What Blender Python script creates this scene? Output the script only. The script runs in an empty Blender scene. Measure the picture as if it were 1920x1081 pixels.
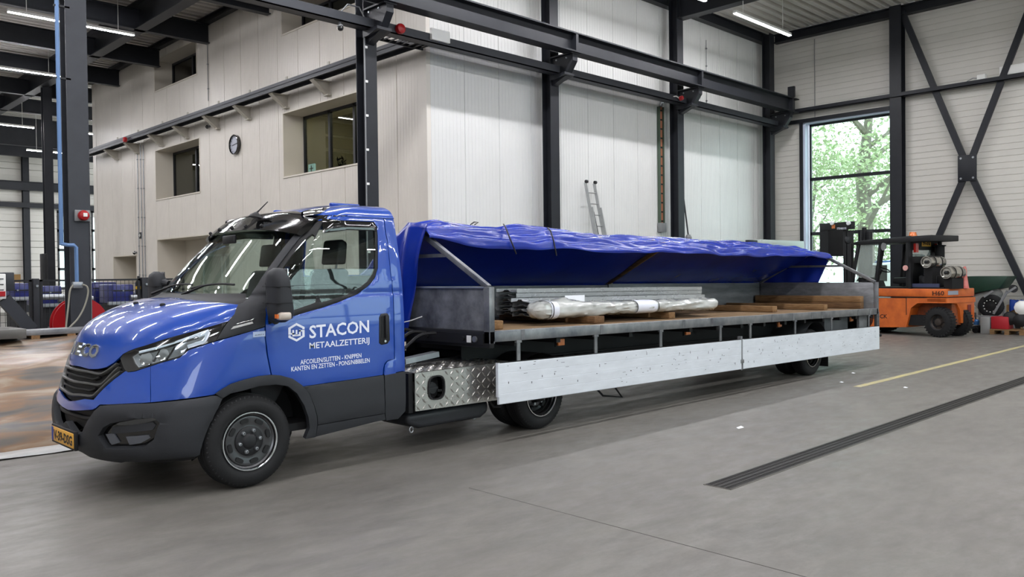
import bpy, bmesh, math, random
from mathutils import Vector, Matrix
from mathutils.bvhtree import BVHTree
from mathutils.geometry import delaunay_2d_cdt
import numpy as np
random.seed(7)
scene = bpy.context.scene
col = scene.collection

# ---------------------------------------------------------------- camera
F_PX, W_PX, H_PX = 1545.06, 1920, 1081
YAW, PITCH, ROLL, CAM_H = 0.775296, -0.0156725, -0.0120496, 1.575
_f = Vector((math.sin(YAW) * math.cos(PITCH), math.cos(YAW) * math.cos(PITCH), math.sin(PITCH)))
_r = _f.cross(Vector((0, 0, 1))).normalized()
_u = _r.cross(_f)
_R = _r * math.cos(ROLL) + _u * math.sin(ROLL)
_U = _u * math.cos(ROLL) - _r * math.sin(ROLL)
CAM = Vector((0, 0, CAM_H))
cd = bpy.data.cameras.new('camera')
cam = bpy.data.objects.new('camera', cd)
col.objects.link(cam)
cd.sensor_fit = 'HORIZONTAL'
cd.sensor_width = 36.0
cd.lens = F_PX / W_PX * 36.0
cd.clip_start, cd.clip_end = 0.05, 400
cam.matrix_world = Matrix(((_R.x, _U.x, -_f.x, CAM.x), (_R.y, _U.y, -_f.y, CAM.y), (_R.z, _U.z, -_f.z, CAM.z), (0, 0, 0, 1)))
scene.camera = cam

# ---------------------------------------------------------------- world, exposure
LED_POWER = 165.0
wd = bpy.data.worlds.new('overcast_sky')
scene.world = wd
wd.use_nodes = True
bg = wd.node_tree.nodes['Background']
bg.inputs['Color'].default_value = (0.86, 0.93, 1.0, 1)
bg.inputs['Strength'].default_value = 5.0
scene.view_settings.view_transform = 'Standard'
scene.view_settings.look = 'None'
scene.view_settings.gamma = 1.0
scene.view_settings.use_curve_mapping = False
scene.view_settings.exposure = 0.22
cy = scene.cycles
cy.use_denoising = True
cy.max_bounces = 8
cy.diffuse_bounces = 4
cy.glossy_bounces = 4
cy.transmission_bounces = 6
cy.transparent_max_bounces = 10
cy.caustics_reflective = False
cy.caustics_refractive = False
cy.sample_clamp_indirect = 6.0

# ---------------------------------------------------------------- helpers
def ray(px, py):
    return _f + _R * ((px - W_PX / 2) / F_PX) - _U * ((py - H_PX / 2) / F_PX)

def at(px, py, axis, val):
    """the point of the plane axis = val that the photograph shows at a pixel"""
    d = ray(px, py)
    i = 'xyz'.index(axis)
    return CAM + d * ((val - CAM[i]) / d[i])

def lin(h):
    if isinstance(h, str):
        h = h.lstrip('#')
        c = [int(h[i:i + 2], 16) / 255 for i in (0, 2, 4)]
        return tuple(v / 12.92 if v <= .04045 else ((v + .055) / 1.055) ** 2.4 for v in c)
    return tuple(h)

MATS = {}
def mat(name, color, rough=.5, metal=0., noise=0., nscale=8., ncol=None, stretch=(1, 1, 1), bump=0., bscale=40.,
        coat=0., emit=None, estr=0., spec=.5, rvar=0., trans=0., ior=1.45, alpha=1.):
    if name in MATS:
        return MATS[name]
    m = bpy.data.materials.new(name)
    m.use_nodes = True
    nt = m.node_tree
    b = nt.nodes['Principled BSDF']
    c = lin(color)
    b.inputs['Base Color'].default_value = (*c, 1)
    b.inputs['Roughness'].default_value = rough
    b.inputs['Metallic'].default_value = metal
    b.inputs['Specular IOR Level'].default_value = spec
    b.inputs['IOR'].default_value = ior
    b.inputs['Coat Weight'].default_value = coat
    b.inputs['Coat Roughness'].default_value = .03
    b.inputs['Transmission Weight'].default_value = trans
    b.inputs['Alpha'].default_value = alpha
    if emit is not None:
        b.inputs['Emission Color'].default_value = (*lin(emit), 1)
        b.inputs['Emission Strength'].default_value = estr
    if noise or bump or rvar:
        tc = nt.nodes.new('ShaderNodeTexCoord')
        mp = nt.nodes.new('ShaderNodeMapping')
        mp.inputs['Scale'].default_value = stretch
        nt.links.new(tc.outputs['Object'], mp.inputs['Vector'])
    if noise or rvar:
        n = nt.nodes.new('ShaderNodeTexNoise')
        n.inputs['Scale'].default_value = nscale
        n.inputs['Detail'].default_value = 6
        n.inputs['Roughness'].default_value = .62
        nt.links.new(mp.outputs[0], n.inputs['Vector'])
        rp = nt.nodes.new('ShaderNodeMapRange')
        rp.inputs['From Min'].default_value = .3
        rp.inputs['From Max'].default_value = .7
        nt.links.new(n.outputs['Fac'], rp.inputs['Value'])
    if noise:
        mx = nt.nodes.new('ShaderNodeMix')
        mx.data_type = 'RGBA'
        c2 = lin(ncol) if ncol is not None else tuple(v * (1 - noise) for v in c)
        mx.inputs['A'].default_value = (*c, 1)
        mx.inputs['B'].default_value = (*c2, 1)
        nt.links.new(rp.outputs[0], mx.inputs['Factor'])
        nt.links.new(mx.outputs['Result'], b.inputs['Base Color'])
    if rvar:
        r2 = nt.nodes.new('ShaderNodeMapRange')
        r2.inputs['To Min'].default_value = max(.02, rough - rvar)
        r2.inputs['To Max'].default_value = min(1, rough + rvar)
        nt.links.new(n.outputs['Fac'], r2.inputs['Value'])
        nt.links.new(r2.outputs[0], b.inputs['Roughness'])
    if bump:
        n2 = nt.nodes.new('ShaderNodeTexNoise')
        n2.inputs['Scale'].default_value = bscale
        n2.inputs['Detail'].default_value = 4
        nt.links.new(mp.outputs[0], n2.inputs['Vector'])
        bp = nt.nodes.new('ShaderNodeBump')
        bp.inputs['Strength'].default_value = bump
        bp.inputs['Distance'].default_value = .01
        nt.links.new(n2.outputs['Fac'], bp.inputs['Height'])
        nt.links.new(bp.outputs[0], b.inputs['Normal'])
    MATS[name] = m
    return m

def glass_mat(name, tint, rough=0.0, refl=1.0):
    """thin pane: clear with a tint, mirrored by the Fresnel law"""
    if name in MATS:
        return MATS[name]
    m = bpy.data.materials.new(name)
    m.use_nodes = True
    nt = m.node_tree
    nt.nodes.clear()
    out = nt.nodes.new('ShaderNodeOutputMaterial')
    tr = nt.nodes.new('ShaderNodeBsdfTransparent')
    tr.inputs['Color'].default_value = (*lin(tint), 1)
    gl = nt.nodes.new('ShaderNodeBsdfGlossy')
    gl.inputs['Roughness'].default_value = rough
    gl.inputs['Color'].default_value = (refl, refl, refl, 1)
    fr = nt.nodes.new('ShaderNodeFresnel')
    ge = nt.nodes.new('ShaderNodeNewGeometry')
    mr = nt.nodes.new('ShaderNodeMapRange')
    mr.inputs['To Min'].default_value = 1.5
    mr.inputs['To Max'].default_value = 1 / 1.5
    nt.links.new(ge.outputs['Backfacing'], mr.inputs['Value'])
    nt.links.new(mr.outputs[0], fr.inputs['IOR'])
    mx = nt.nodes.new('ShaderNodeMixShader')
    nt.links.new(fr.outputs[0], mx.inputs[0])
    nt.links.new(tr.outputs[0], mx.inputs[1])
    nt.links.new(gl.outputs[0], mx.inputs[2])
    nt.links.new(mx.outputs[0], out.inputs['Surface'])
    MATS[name] = m
    return m

ORIGIN = {}
def empty(name, loc):
    o = bpy.data.objects.new(name, None)
    o.empty_display_size = .2
    col.objects.link(o)
    o.location = loc
    ORIGIN[o.name] = Vector(loc)
    return o

def tag(o, label=None, cat=None, group=None, kind=None):
    if label: o['label'] = label
    if cat: o['category'] = cat
    if group: o['group'] = group
    if kind: o['kind'] = kind
    return o

def thing(name, label, cat, loc=(0, 0, 0), group=None):
    return tag(empty(name, loc), label, cat, group)

class MB:
    """collects vertices and faces in world coordinates; build() links them as one mesh object"""
    def __init__(s):
        s.v, s.f = [], []
    def add(s, vs, fs):
        n = len(s.v)
        s.v += [tuple(v) for v in vs]
        s.f += [tuple(i + n for i in f) for f in fs]
        return s
    def box(s, x0, x1, y0, y1, z0, z1):
        v = [(x, y, z) for x in (x0, x1) for y in (y0, y1) for z in (z0, z1)]
        return s.add(v, [(0, 1, 3, 2), (4, 6, 7, 5), (0, 4, 5, 1), (2, 3, 7, 6), (0, 2, 6, 4), (1, 5, 7, 3)])
    def bar(s, a, b, w, h, up=(0, 0, 1)):
        """rectangular bar from a to b, w wide sideways and h along up"""
        a, b, up = Vector(a), Vector(b), Vector(up)
        d = (b - a).normalized()
        sd = d.cross(up)
        if sd.length < 1e-6: sd = d.cross(Vector((1, 0, 0)))
        sd.normalize()
        uu = sd.cross(d)
        v = [p + sd * (i * w / 2) + uu * (j * h / 2) for p in (a, b) for i, j in ((-1, -1), (1, -1), (1, 1), (-1, 1))]
        return s.add(v, [(0, 3, 2, 1), (4, 5, 6, 7), (0, 1, 5, 4), (1, 2, 6, 5), (2, 3, 7, 6), (3, 0, 4, 7)])
    def tube(s, pts, r, n=8, cap=True, closed=False):
        pts = [Vector(p) for p in pts]
        rr = r if isinstance(r, (list, tuple)) else [r] * len(pts)
        m = len(pts)
        ref = None
        rings = []
        for i, p in enumerate(pts):
            if closed: d = pts[(i + 1) % m] - pts[i - 1]
            else: d = pts[min(i + 1, m - 1)] - pts[max(i - 1, 0)]
            d.normalize()
            if ref is None:
                ref = d.cross(Vector((0, 0, 1)))
                if ref.length < .1: ref = d.cross(Vector((1, 0, 0)))
            ref = (ref - d * ref.dot(d)).normalized()
            o = d.cross(ref)
            rings.append([p + (ref * math.cos(2 * math.pi * k / n) + o * math.sin(2 * math.pi * k / n)) * rr[i] for k in range(n)])
        vs = [v for g in rings for v in g]
        fs = []
        for i in range(m if closed else m - 1):
            j = (i + 1) % m
            for k in range(n):
                fs.append((i * n + k, i * n + (k + 1) % n, j * n + (k + 1) % n, j * n + k))
        if cap and not closed:
            fs.append(tuple(range(n - 1, -1, -1)))
            fs.append(tuple((m - 1) * n + k for k in range(n)))
        return s.add(vs, fs)
    def lathe(s, o, axis, prof, n=32, up=None, cap=(1, 1)):
        """prof = [(distance along axis, radius)]"""
        o, a = Vector(o), Vector(axis).normalized()
        e = a.cross(Vector(up or ((0, 0, 1) if abs(a.z) < .9 else (1, 0, 0)))).normalized()
        g = a.cross(e)
        vs, fs = [], []
        for d, r in prof:
            for k in range(n):
                t = 2 * math.pi * k / n
                vs.append(o + a * d + (e * math.cos(t) + g * math.sin(t)) * r)
        for i in range(len(prof) - 1):
            for k in range(n):
                fs.append((i * n + k, (i + 1) * n + k, (i + 1) * n + (k + 1) % n, i * n + (k + 1) % n))
        if cap[0]: fs.append(tuple(range(n)))
        m = (len(prof) - 1) * n
        if cap[1]: fs.append(tuple(m + k for k in range(n - 1, -1, -1)))
        return s.add(vs, fs)
    def prism(s, poly, axis, a, b):
        """polygon in the two other axes, extruded along axis from a to b"""
        def p3(p, q):
            return {'x': (q, p[0], p[1]), 'y': (p[0], q, p[1]), 'z': (p[0], p[1], q)}[axis]
        n = len(poly)
        vs = [p3(p, a) for p in poly] + [p3(p, b) for p in poly]
        fs = [tuple(range(n)), tuple(range(2 * n - 1, n - 1, -1))] + [(i, i + n, (i + 1) % n + n, (i + 1) % n) for i in range(n)]
        return s.add(vs, fs)
    def extrude_line(s, prof, fn, a, b):
        """open profile (list) swept: fn(p, q) -> 3d"""
        n = len(prof)
        vs = [fn(p, a) for p in prof] + [fn(p, b) for p in prof]
        return s.add(vs, [(i, i + 1, i + 1 + n, i + n) for i in range(n - 1)])
    def grid(s, rows):
        n, m = len(rows), len(rows[0])
        return s.add([p for r in rows for p in r], [(i * m + j, i * m + j + 1, (i + 1) * m + j + 1, (i + 1) * m + j) for i in range(n - 1) for j in range(m - 1)])
    def move(s, fn):
        s.v = [tuple(fn(Vector(v))) for v in s.v]
        return s
    def build(s, name, m, parent=None, smooth=False, bev=0., label=None, kind=None, angle=35, seg=2, weld=False):
        o0 = Vector((0, 0, 0))
        if parent is not None: o0 = ORIGIN[parent.name]
        me = bpy.data.meshes.new(name)
        me.from_pydata([tuple(Vector(v) - o0) for v in s.v], [], s.f)
        bm = bmesh.new()
        bm.from_mesh(me)
        if weld: bmesh.ops.remove_doubles(bm, verts=bm.verts, dist=1e-5)
        bmesh.ops.recalc_face_normals(bm, faces=bm.faces)
        if bev:
            ed = [e for e in bm.edges if len(e.link_faces) == 2 and e.calc_face_angle(0) > math.radians(30)]
            bmesh.ops.bevel(bm, geom=ed, offset=bev, segments=seg, affect='EDGES', profile=.5, clamp_overlap=True)
        if smooth or bev:
            for f in bm.faces: f.smooth = True
            for e in bm.edges:
                if len(e.link_faces) == 2 and e.calc_face_angle(0) > math.radians(angle): e.smooth = False
        bm.to_mesh(me)
        bm.free()
        me.materials.append(m if not isinstance(m, str) else MATS[m])
        o = bpy.data.objects.new(name, me)
        col.objects.link(o)
        if parent is not None:
            o.parent = parent
        ORIGIN[o.name] = o0
        if label: o['label'] = label
        if kind: o['kind'] = kind
        return o

def struct(mb, name, m, **k):
    return mb.build(name, m, kind='structure', **k)

def copy_tree(o, loc=None, parent=None, label=None):
    c = o.copy()
    col.objects.link(c)
    if parent is not None: c.parent = parent
    if loc is not None: c.location = loc
    if label: c['label'] = label
    for ch in list(o.children): copy_tree(ch, None, c)
    return c

def in_poly(p, poly):
    x, y = p
    r = False
    n = len(poly)
    for i in range(n):
        x0, y0 = poly[i]
        x1, y1 = poly[i - 1]
        if (y0 > y) != (y1 > y) and x < (x1 - x0) * (y - y0) / (y1 - y0) + x0: r = not r
    return r

def densify(poly, step):
    out = []
    for i in range(len(poly)):
        a, b = poly[i], poly[(i + 1) % len(poly)]
        n = max(1, int(math.ceil(math.hypot(b[0] - a[0], b[1] - a[1]) / step)))
        for k in range(n): out.append((a[0] + (b[0] - a[0]) * k / n, a[1] + (b[1] - a[1]) * k / n))
    return out

def smooth_poly(pts, n=4, closed=True):
    """Catmull-Rom through the points"""
    out = []
    m = len(pts)
    rng = range(m if closed else m - 1)
    for i in rng:
        p0, p1, p2, p3 = (pts[(i + k) % m] if closed else pts[min(max(i + k, 0), m - 1)] for k in (-1, 0, 1, 2))
        for k in range(n):
            t = k / n
            out.append(tuple(.5 * (2 * b + (c - a) * t + (2 * a - 5 * b + 4 * c - d) * t * t + (3 * b - a - 3 * c + d) * t ** 3) for a, b, c, d in zip(p0, p1, p2, p3)))
    if not closed: out.append(tuple(pts[-1]))
    return out

def tri_fill(poly, holes=(), step=.06):
    """triangles of a 2d polygon with holes, with inner grid points"""
    poly = densify(poly, step)
    hs = [densify(h, step) for h in holes]
    vs, es = [], []
    for loop in [poly] + hs:
        n0 = len(vs)
        vs += loop
        es += [(n0 + i, n0 + (i + 1) % len(loop)) for i in range(len(loop))]
    xs, ys = [p[0] for p in poly], [p[1] for p in poly]
    y = min(ys) + step * .5
    while y < max(ys):
        x = min(xs) + step * .37
        while x < max(xs):
            if in_poly((x, y), poly) and not any(in_poly((x, y), h) for h in hs):
                d = min(abs(x - a) + abs(y - b) for a, b in vs[:len(poly)])
                if d > step * .45: vs.append((x, y))
            x += step
        y += step
    r = delaunay_2d_cdt([Vector(v) for v in vs], es, [], 0, 1e-6)
    V = [(v.x, v.y) for v in r[0]]
    Fs = []
    for f in r[2]:
        c = (sum(V[i][0] for i in f) / len(f), sum(V[i][1] for i in f) / len(f))
        if in_poly(c, poly) and not any(in_poly(c, h) for h in hs): Fs.append(tuple(f))
    used = sorted({i for f in Fs for i in f})
    mp = {i: k for k, i in enumerate(used)}
    return [V[i] for i in used], [tuple(mp[i] for i in f) for f in Fs]

def shell(V, Fs, outer, inner):
    """closed plate from flat triangles: outer(p), inner(p) -> 3d points"""
    n = len(V)
    vs = [outer(p) for p in V] + [inner(p) for p in V]
    cnt = {}
    for f in Fs:
        for i in range(len(f)):
            e = (f[i], f[(i + 1) % len(f)])
            cnt[e] = cnt.get(e, 0) + 1
    fs = list(Fs) + [tuple(i + n for i in reversed(f)) for f in Fs]
    for (a, b) in cnt:
        if (b, a) not in cnt: fs.append((a, a + n, b + n, b))
    return vs, fs

def text_mesh(body, size, ext=.0, font_w=1.0, bold=0.0, res=2, align='LEFT'):
    """2d triangles of a line of lettering: verts (x, y), faces"""
    cu = bpy.data.curves.new('lettering', 'FONT')
    cu.body = body
    cu.size = size
    cu.offset = bold
    cu.resolution_u = res
    cu.align_x = align
    o = bpy.data.objects.new('lettering', cu)
    col.objects.link(o)
    dg = bpy.context.evaluated_depsgraph_get()
    me = bpy.data.meshes.new_from_object(o.evaluated_get(dg))
    V = [(v.co.x * font_w, v.co.y) for v in me.vertices]
    Fs = [tuple(p.vertices) for p in me.polygons]
    bpy.data.objects.remove(o)
    bpy.data.curves.remove(cu)
    bpy.data.meshes.remove(me)
    return V, Fs
# ================================================================ materials of the hall
M_FLOOR = mat('concrete_floor', '#8e8b85', .5)
def _floor_nodes():
    nt = M_FLOOR.node_tree
    b = nt.nodes['Principled BSDF']
    tc = nt.nodes.new('ShaderNodeTexCoord')
    def noise(scale, stretch, detail=6, rough=.6, dist=0.):
        mp = nt.nodes.new('ShaderNodeMapping')
        mp.inputs['Scale'].default_value = stretch
        mp.inputs['Rotation'].default_value = (0, 0, .35)
        nt.links.new(tc.outputs['Object'], mp.inputs['Vector'])
        n = nt.nodes.new('ShaderNodeTexNoise')
        n.inputs['Scale'].default_value = scale
        n.inputs['Detail'].default_value = detail
        n.inputs['Roughness'].default_value = rough
        n.inputs['Distortion'].default_value = dist
        nt.links.new(mp.outputs[0], n.inputs['Vector'])
        return n.outputs['Fac']
    def ramp(v, a, b_, lo, hi):
        r = nt.nodes.new('ShaderNodeMapRange')
        for k, x in (('From Min', a), ('From Max', b_), ('To Min', lo), ('To Max', hi)): r.inputs[k].default_value = x
        nt.links.new(v, r.inputs['Value'])
        return r.outputs[0]
    def mul(a, c):
        m = nt.nodes.new('ShaderNodeMath')
        m.operation = 'MULTIPLY'
        nt.links.new(a, m.inputs[0])
        nt.links.new(c, m.inputs[1])
        return m.outputs[0]
    big = ramp(noise(.35, (1, 1, 1), 5, .6, .6), .3, .7, .86, 1.1)
    trowel = ramp(noise(1.6, (1, 2.6, 1), 8, .7, 1.2), .35, .68, 1.08, .8)
    fine = ramp(noise(28, (1, 1, 1), 6, .75), .3, .7, .92, 1.06)
    specks = ramp(noise(60, (1, 1, 1), 2, .5), .70, .78, 1., .72)
    v = mul(mul(mul(big, trowel), fine), specks)
    cm = nt.nodes.new('ShaderNodeMix')
    cm.data_type = 'RGBA'
    cm.inputs['A'].default_value = (0, 0, 0, 1)
    cm.inputs['B'].default_value = (*lin('#6d6a64'), 1)
    nt.links.new(v, cm.inputs['Factor'])
    cm.clamp_factor = False
    nt.links.new(cm.outputs['Result'], b.inputs['Base Color'])
    nt.links.new(ramp(noise(3, (1, 2, 1), 6), .3, .7, .36, .6), b.inputs['Roughness'])
    bp = nt.nodes.new('ShaderNodeBump')
    bp.inputs['Strength'].default_value = .12
    bp.inputs['Distance'].default_value = .01
    nt.links.new(trowel, bp.inputs['Height'])
    nt.links.new(bp.outputs[0], b.inputs['Normal'])
_floor_nodes()
M_PANEL = mat('white_steel_panel', '#d6d6d3', .34, noise=.06, nscale=1.2, spec=.4)
M_PANEL_O = mat('cream_steel_panel', '#d6d0c6', .38, noise=.06, nscale=1.2, spec=.4)
M_PANEL_E = mat('pale_grey_sandwich_panel', '#cfccc4', .42, noise=.05, nscale=1.5, spec=.4)
M_STEEL = mat('anthracite_painted_steel', '#25272c', .45, noise=.25, nscale=3, spec=.35)
M_STEEL_L = mat('dark_grey_painted_steel', '#393b40', .45, noise=.2, nscale=3, spec=.35)
M_DECK = mat('roof_deck_steel', '#c9c6be', .5, noise=.1, nscale=1)
M_FRAME = mat('black_window_frame', '#1d1f23', .4)
M_REVEAL = mat('cream_reveal', '#cfc8ba', .45)
M_PANE = glass_mat('window_pane', '#dfe9e6')
M_PANE_O = glass_mat('office_pane', '#9aa09a')
M_ROOM = mat('office_room_wall', '#b5ad98', .8)
M_GALV = mat('galvanised_steel', '#9fa3a6', .38, .75, noise=.3, nscale=6, rvar=.1)
M_WHITE = mat('white_plastic', '#e6e6e2', .4)
M_BLACK = mat('black_plastic', '#141518', .5)
M_RED = mat('red_plastic', '#a3141a', .35)
M_LED = mat('led_diffuser', '#ffffff', .4, emit='#fbfaff', estr=LED_POWER)
M_ALU = mat('bare_aluminium', '#b9bbbb', .35, .8, noise=.15, nscale=10)
M_GREYP = mat('grey_plastic', '#7d7f80', .5)
M_COPPER = mat('copper_busbar', '#b4765a', .4, .3)
M_BLUEPIPE = mat('blue_pipe', '#5d7da8', .35)

YW, XO, XE, ZR = 13.1, 10.49, 24.45, 9.05
X0, Y0, YF = -10.0, -12.0, 48.0
CY0, CY1 = 12.6, 12.86            # the row of columns
CX = [3.67 + 4.98 * k for k in range(5)]

# ---------------------------------------------------------------- floor
mb = MB()
mb.add([(X0, Y0, 0), (XE + .3, Y0, 0), (XE + .3, YW + .3, 0), (XO + 9, YW + .3, 0), (XO + 9, YF, 0), (X0, YF, 0)], [(0, 1, 2, 3, 4, 5)])
mb.add([(X0, Y0, -.3), (XE + .3, Y0, -.3), (XE + .3, YW + .3, -.3), (XO + 9, YW + .3, -.3), (XO + 9, YF, -.3), (X0, YF, -.3)], [(5, 4, 3, 2, 1, 0)])
floor = struct(mb, 'floor', M_FLOOR)
M_YEL = mat('worn_yellow_paint', '#b5a867', .6, noise=.5, nscale=9, ncol='#97927f')
mb = MB()
a, b = at(1607, 725, 'z', 0), at(1920, 648, 'z', 0)
mb.box(a.x, XE - .2, a.y - .05, a.y + .05, .0, .003)
struct(mb, 'trim_floor_line', M_YEL)
xj_ = at(800, 893, 'z', 0).x
struct(MB().box(xj_ - .003, xj_ + .003, Y0, 4.6, 0, .0015), 'trim_floor_joint', mat('saw_cut_joint', '#4c4a46', .8))
# drain: a long channel with a grate of bars
gy = 3.27
M_GRATE = mat('cast_iron_grate', '#3b3a38', .5, .6, noise=.3, nscale=30)
M_SLOT = mat('drain_slot_dark', '#0b0b0b', .9)
M_DEDGE = mat('drain_edge', '#6b6861', .45, .5)
dr = thing('floor_drain', 'long narrow dark iron drain grate set into the concrete floor', 'floor drain', (5.3, gy, 0))
mb = MB()
mb.box(5.30, 23.9, gy - .105, gy + .105, 0.0006, .0016)
mb.build('channel', M_SLOT, dr)
mb = MB()
for y in (gy - .115, gy + .105): mb.box(5.29, 23.9, y, y + .010, .0, .004)
mb.box(5.29, 5.3, gy - .115, gy + .115, 0, .004)
mb.build('edge_frame', M_DEDGE, dr)
for k in range(37):
    mb = MB()
    xa, xb = 5.302 + k * .5, 5.302 + k * .5 + .497
    for y in (-.103, -.055, -.011, .043, .091): mb.box(xa, xb, gy + y, gy + y + (.022 if abs(y + .011) < .001 else .012), .001, .006)
    n = 24 if k < 14 else 12
    for i in range(n):
        x = xa + (i + .2) * .497 / n
        mb.box(x, x + .011 * 24 / n * .8, gy - .1, gy + .1, .001, .0055)
    mb.build('grate', M_GRATE, dr)

# ---------------------------------------------------------------- walls
def rib_profile(a, b, pitch=.1, depth=.005, groove=.016):
    """(along, out) points across a ribbed panel from a to b with joint grooves at its ends"""
    p = [(a, -groove), (a + .009, -groove), (a + .014, 0)]
    n = max(1, round((b - a) / pitch))
    w = (b - a - .024) / n
    for i in range(n):
        s = a + .012 + i * w
        if i: p += [(s - .012, 0), (s - .006, depth), (s + .006, depth), (s + .012, 0)]
    return p + [(b - .014, 0), (b - .009, -groove), (b, -groove)]

mb = MB()
mb.box(XO + .02, XE + .3, YW + .015, YW + .3, 0, ZR)
wall_back = struct(mb, 'wall_back', M_PANEL)
xj = [at(870.7, 180, 'y', YW).x + k * 1.0 for k in range(-1, 15)]
xj[0] = XO
xs = [x for x in xj if x < XE] + [XE]
for a, b in zip(xs[:-1], xs[1:]):
    mb = MB()
    mb.extrude_line(rib_profile(a, b), lambda p, q: (p[0], YW - p[1], q), 0, ZR)
    mb.build('panel', M_PANEL, wall_back)

# the end wall: horizontal ribbed panels with one tall window
def zy(px, py): 
    p = at(px, py, 'x', XE)
    return p.y, p.z
wy1, wz1 = zy(1506, 232)
wy0, _ = zy(1670, 215)
wz0 = .1
mb = MB()
mb.box(XE + .015, XE + .3, Y0, wy0 - .02, 0, ZR)
mb.box(XE + .015, XE + .3, wy1, YW + .3, 0, ZR)
mb.box(XE + .015, XE + .3, wy0 - .02, wy1, wz1, ZR)
mb.box(XE + .015, XE + .3, wy0 - .02, wy1, 0, wz0)
wall_right = struct(mb, 'wall_right', M_PANEL_E)
for k in range(9):
    z0, z1 = .05 + k * 1.0, min(1.05 + k, ZR)
    for (ya, yb) in ((Y0, wy0 - .02), (wy0 - .02, wy1), (wy1, YW)):
        mb = MB()
        pieces = [(z0, z1)]
        if ya > Y0 and yb < YW:
            pieces = [(max(z0, wz1), z1)] if z1 > wz1 else []
        for (p0, p1) in pieces:
            if p1 - p0 < .06: continue
            mb.extrude_line(rib_profile(p0, p1, .165, -.014, .014), lambda p, q: (XE - p[1], q, p[0]), ya, yb)
        if mb.v: mb.build('panel', M_PANEL_E, wall_right)
# its window
win = struct(MB().box(XE - .02, XE + .3, wy1 - .07, wy1, wz0, wz1).box(XE - .02, XE + .3, wy0 - .02, wy1, wz1 - .02, wz1 + .05), 'window_1', mat('pale_blue_reveal', '#c9d4e6', .4))
mb = MB()
fy = wy1 - .10
bars = [(336, 0), (438, 0)]
mb.box(XE + .2, XE + .26, fy - .06, fy, wz0, wz1 - .02)
mb.box(XE + .2, XE + .26, wy0, wy0 + .05, wz0, wz1 - .02)
mb.box(XE + .2, XE + .26, wy0, fy, wz1 - .09, wz1 - .02)
mb.box(XE + .2, XE + .26, wy0, fy, wz0, wz0 + .08)
zb = []
for py in (336, 438, 540):
    z = at(1524, py, 'x', XE + .2).z
    mb.box(XE + .2, XE + .26, wy0, fy, z - .05, z + .05)
    zb.append(z)
mb.build('frame', M_FRAME, win)
zz = [wz1 - .09] + zb + [wz0]
for z1, z0 in zip(zz[:-1], zz[1:]):
    MB().box(XE + .225, XE + .235, wy0, fy, z0, z1).build('pane', M_PANE, win)
# black lintel and left post of that window
mb = MB()
mb.box(XE - .1, XE, wy0, YW - .3, wz1 + .02, wz1 + .13)
mb.box(XE - .06, XE, wy1, wy1 + .1, 0, wz1 + .05)
struct(mb, 'trim_window_lintel', M_STEEL)

# the office wall with its openings (y far, y near, z0, z1, recess depth)
def oy(px, py): 
    p = at(px, py, 'x', XO)
    return p.y, p.z
OPEN = []
def opening(pl, pr, ptl, pbl, d):
    yf, zt = oy(pl, ptl)
    yn, _ = oy(pr, ptl)
    _, z0 = oy(pl, pbl)
    OPEN.append((yn, yf, z0, zt, d))
    return OPEN[-1]
W1 = opening(531, 670, 213.5, 332, .6)
W2 = opening(291.5, 374, 283.2, 374.8, .6)
W3 = opening(289.5, 368.5, 114, 172.3, .6)
W4 = opening(528, 722, 14, 66, .6)
D1 = opening(295.5, 430, 449.7, 640, .9)
D2 = opening(213, 256, 481.5, 640, .8)
OPEN[4] = D1 = (D1[0], D1[1], 0, D1[3], D1[4])
OPEN[5] = D2 = (D2[0], D2[1], 0, D2[3], D2[4])
YO = at(178, 300, 'x', XO).y

def z_spans(y):
    iv = [(0, ZR)]
    for (a, b, z0, z1, d) in OPEN:
        if a <= y <= b:
            n = []
            for (p, q) in iv:
                if z1 <= p or z0 >= q: n.append((p, q))
                else:
                    if z0 > p + .01: n.append((p, z0))
                    if z1 < q - .01: n.append((z1, q))
            iv = n
    return iv

wall_left = MB()
cuts = sorted({YW, YO} | {y for o in OPEN for y in o[:2]})
for a, b in zip(cuts[:-1], cuts[1:]):
    for (p, q) in z_spans((a + b) / 2): wall_left.box(XO + .015, XO + .12, a, b, p, q)
wall_left.box(XO, XO + 8, YO, YO + .2, 0, ZR)
wall_left = struct(wall_left, 'wall_office', M_PANEL_O)
yj = YW
while yj < YO - .05:
    a, b = yj, min(yj + 1.0, YO)
    ed = sorted({a, b} | {y for o in OPEN for y in o[:2] if a < y < b})
    mb = MB()
    prof = rib_profile(a, b, .1, .004, .016)
    for p, q in zip(ed[:-1], ed[1:]):
        seg = [s for s in prof if p < s[0] < q]
        seg = [(p, seg[0][1] if seg else 0)] + seg + [(q, seg[-1][1] if seg else 0)]
        for (z0, z1) in z_spans((p + q) / 2):
            mb.extrude_line(seg, lambda s, t: (XO - s[1], s[0], t), z0, z1)
    mb.build('panel', M_PANEL_O, wall_left)
    yj += 1.0
mb = MB()
mb.box(XO - .012, XO + .09, YW - .012, YW + .19, 0, ZR)
mb.box(XO - .012, XO + .012, YO - .18, YO, 0, ZR)
struct(mb, 'trim_corner', M_PANEL_O)

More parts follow.
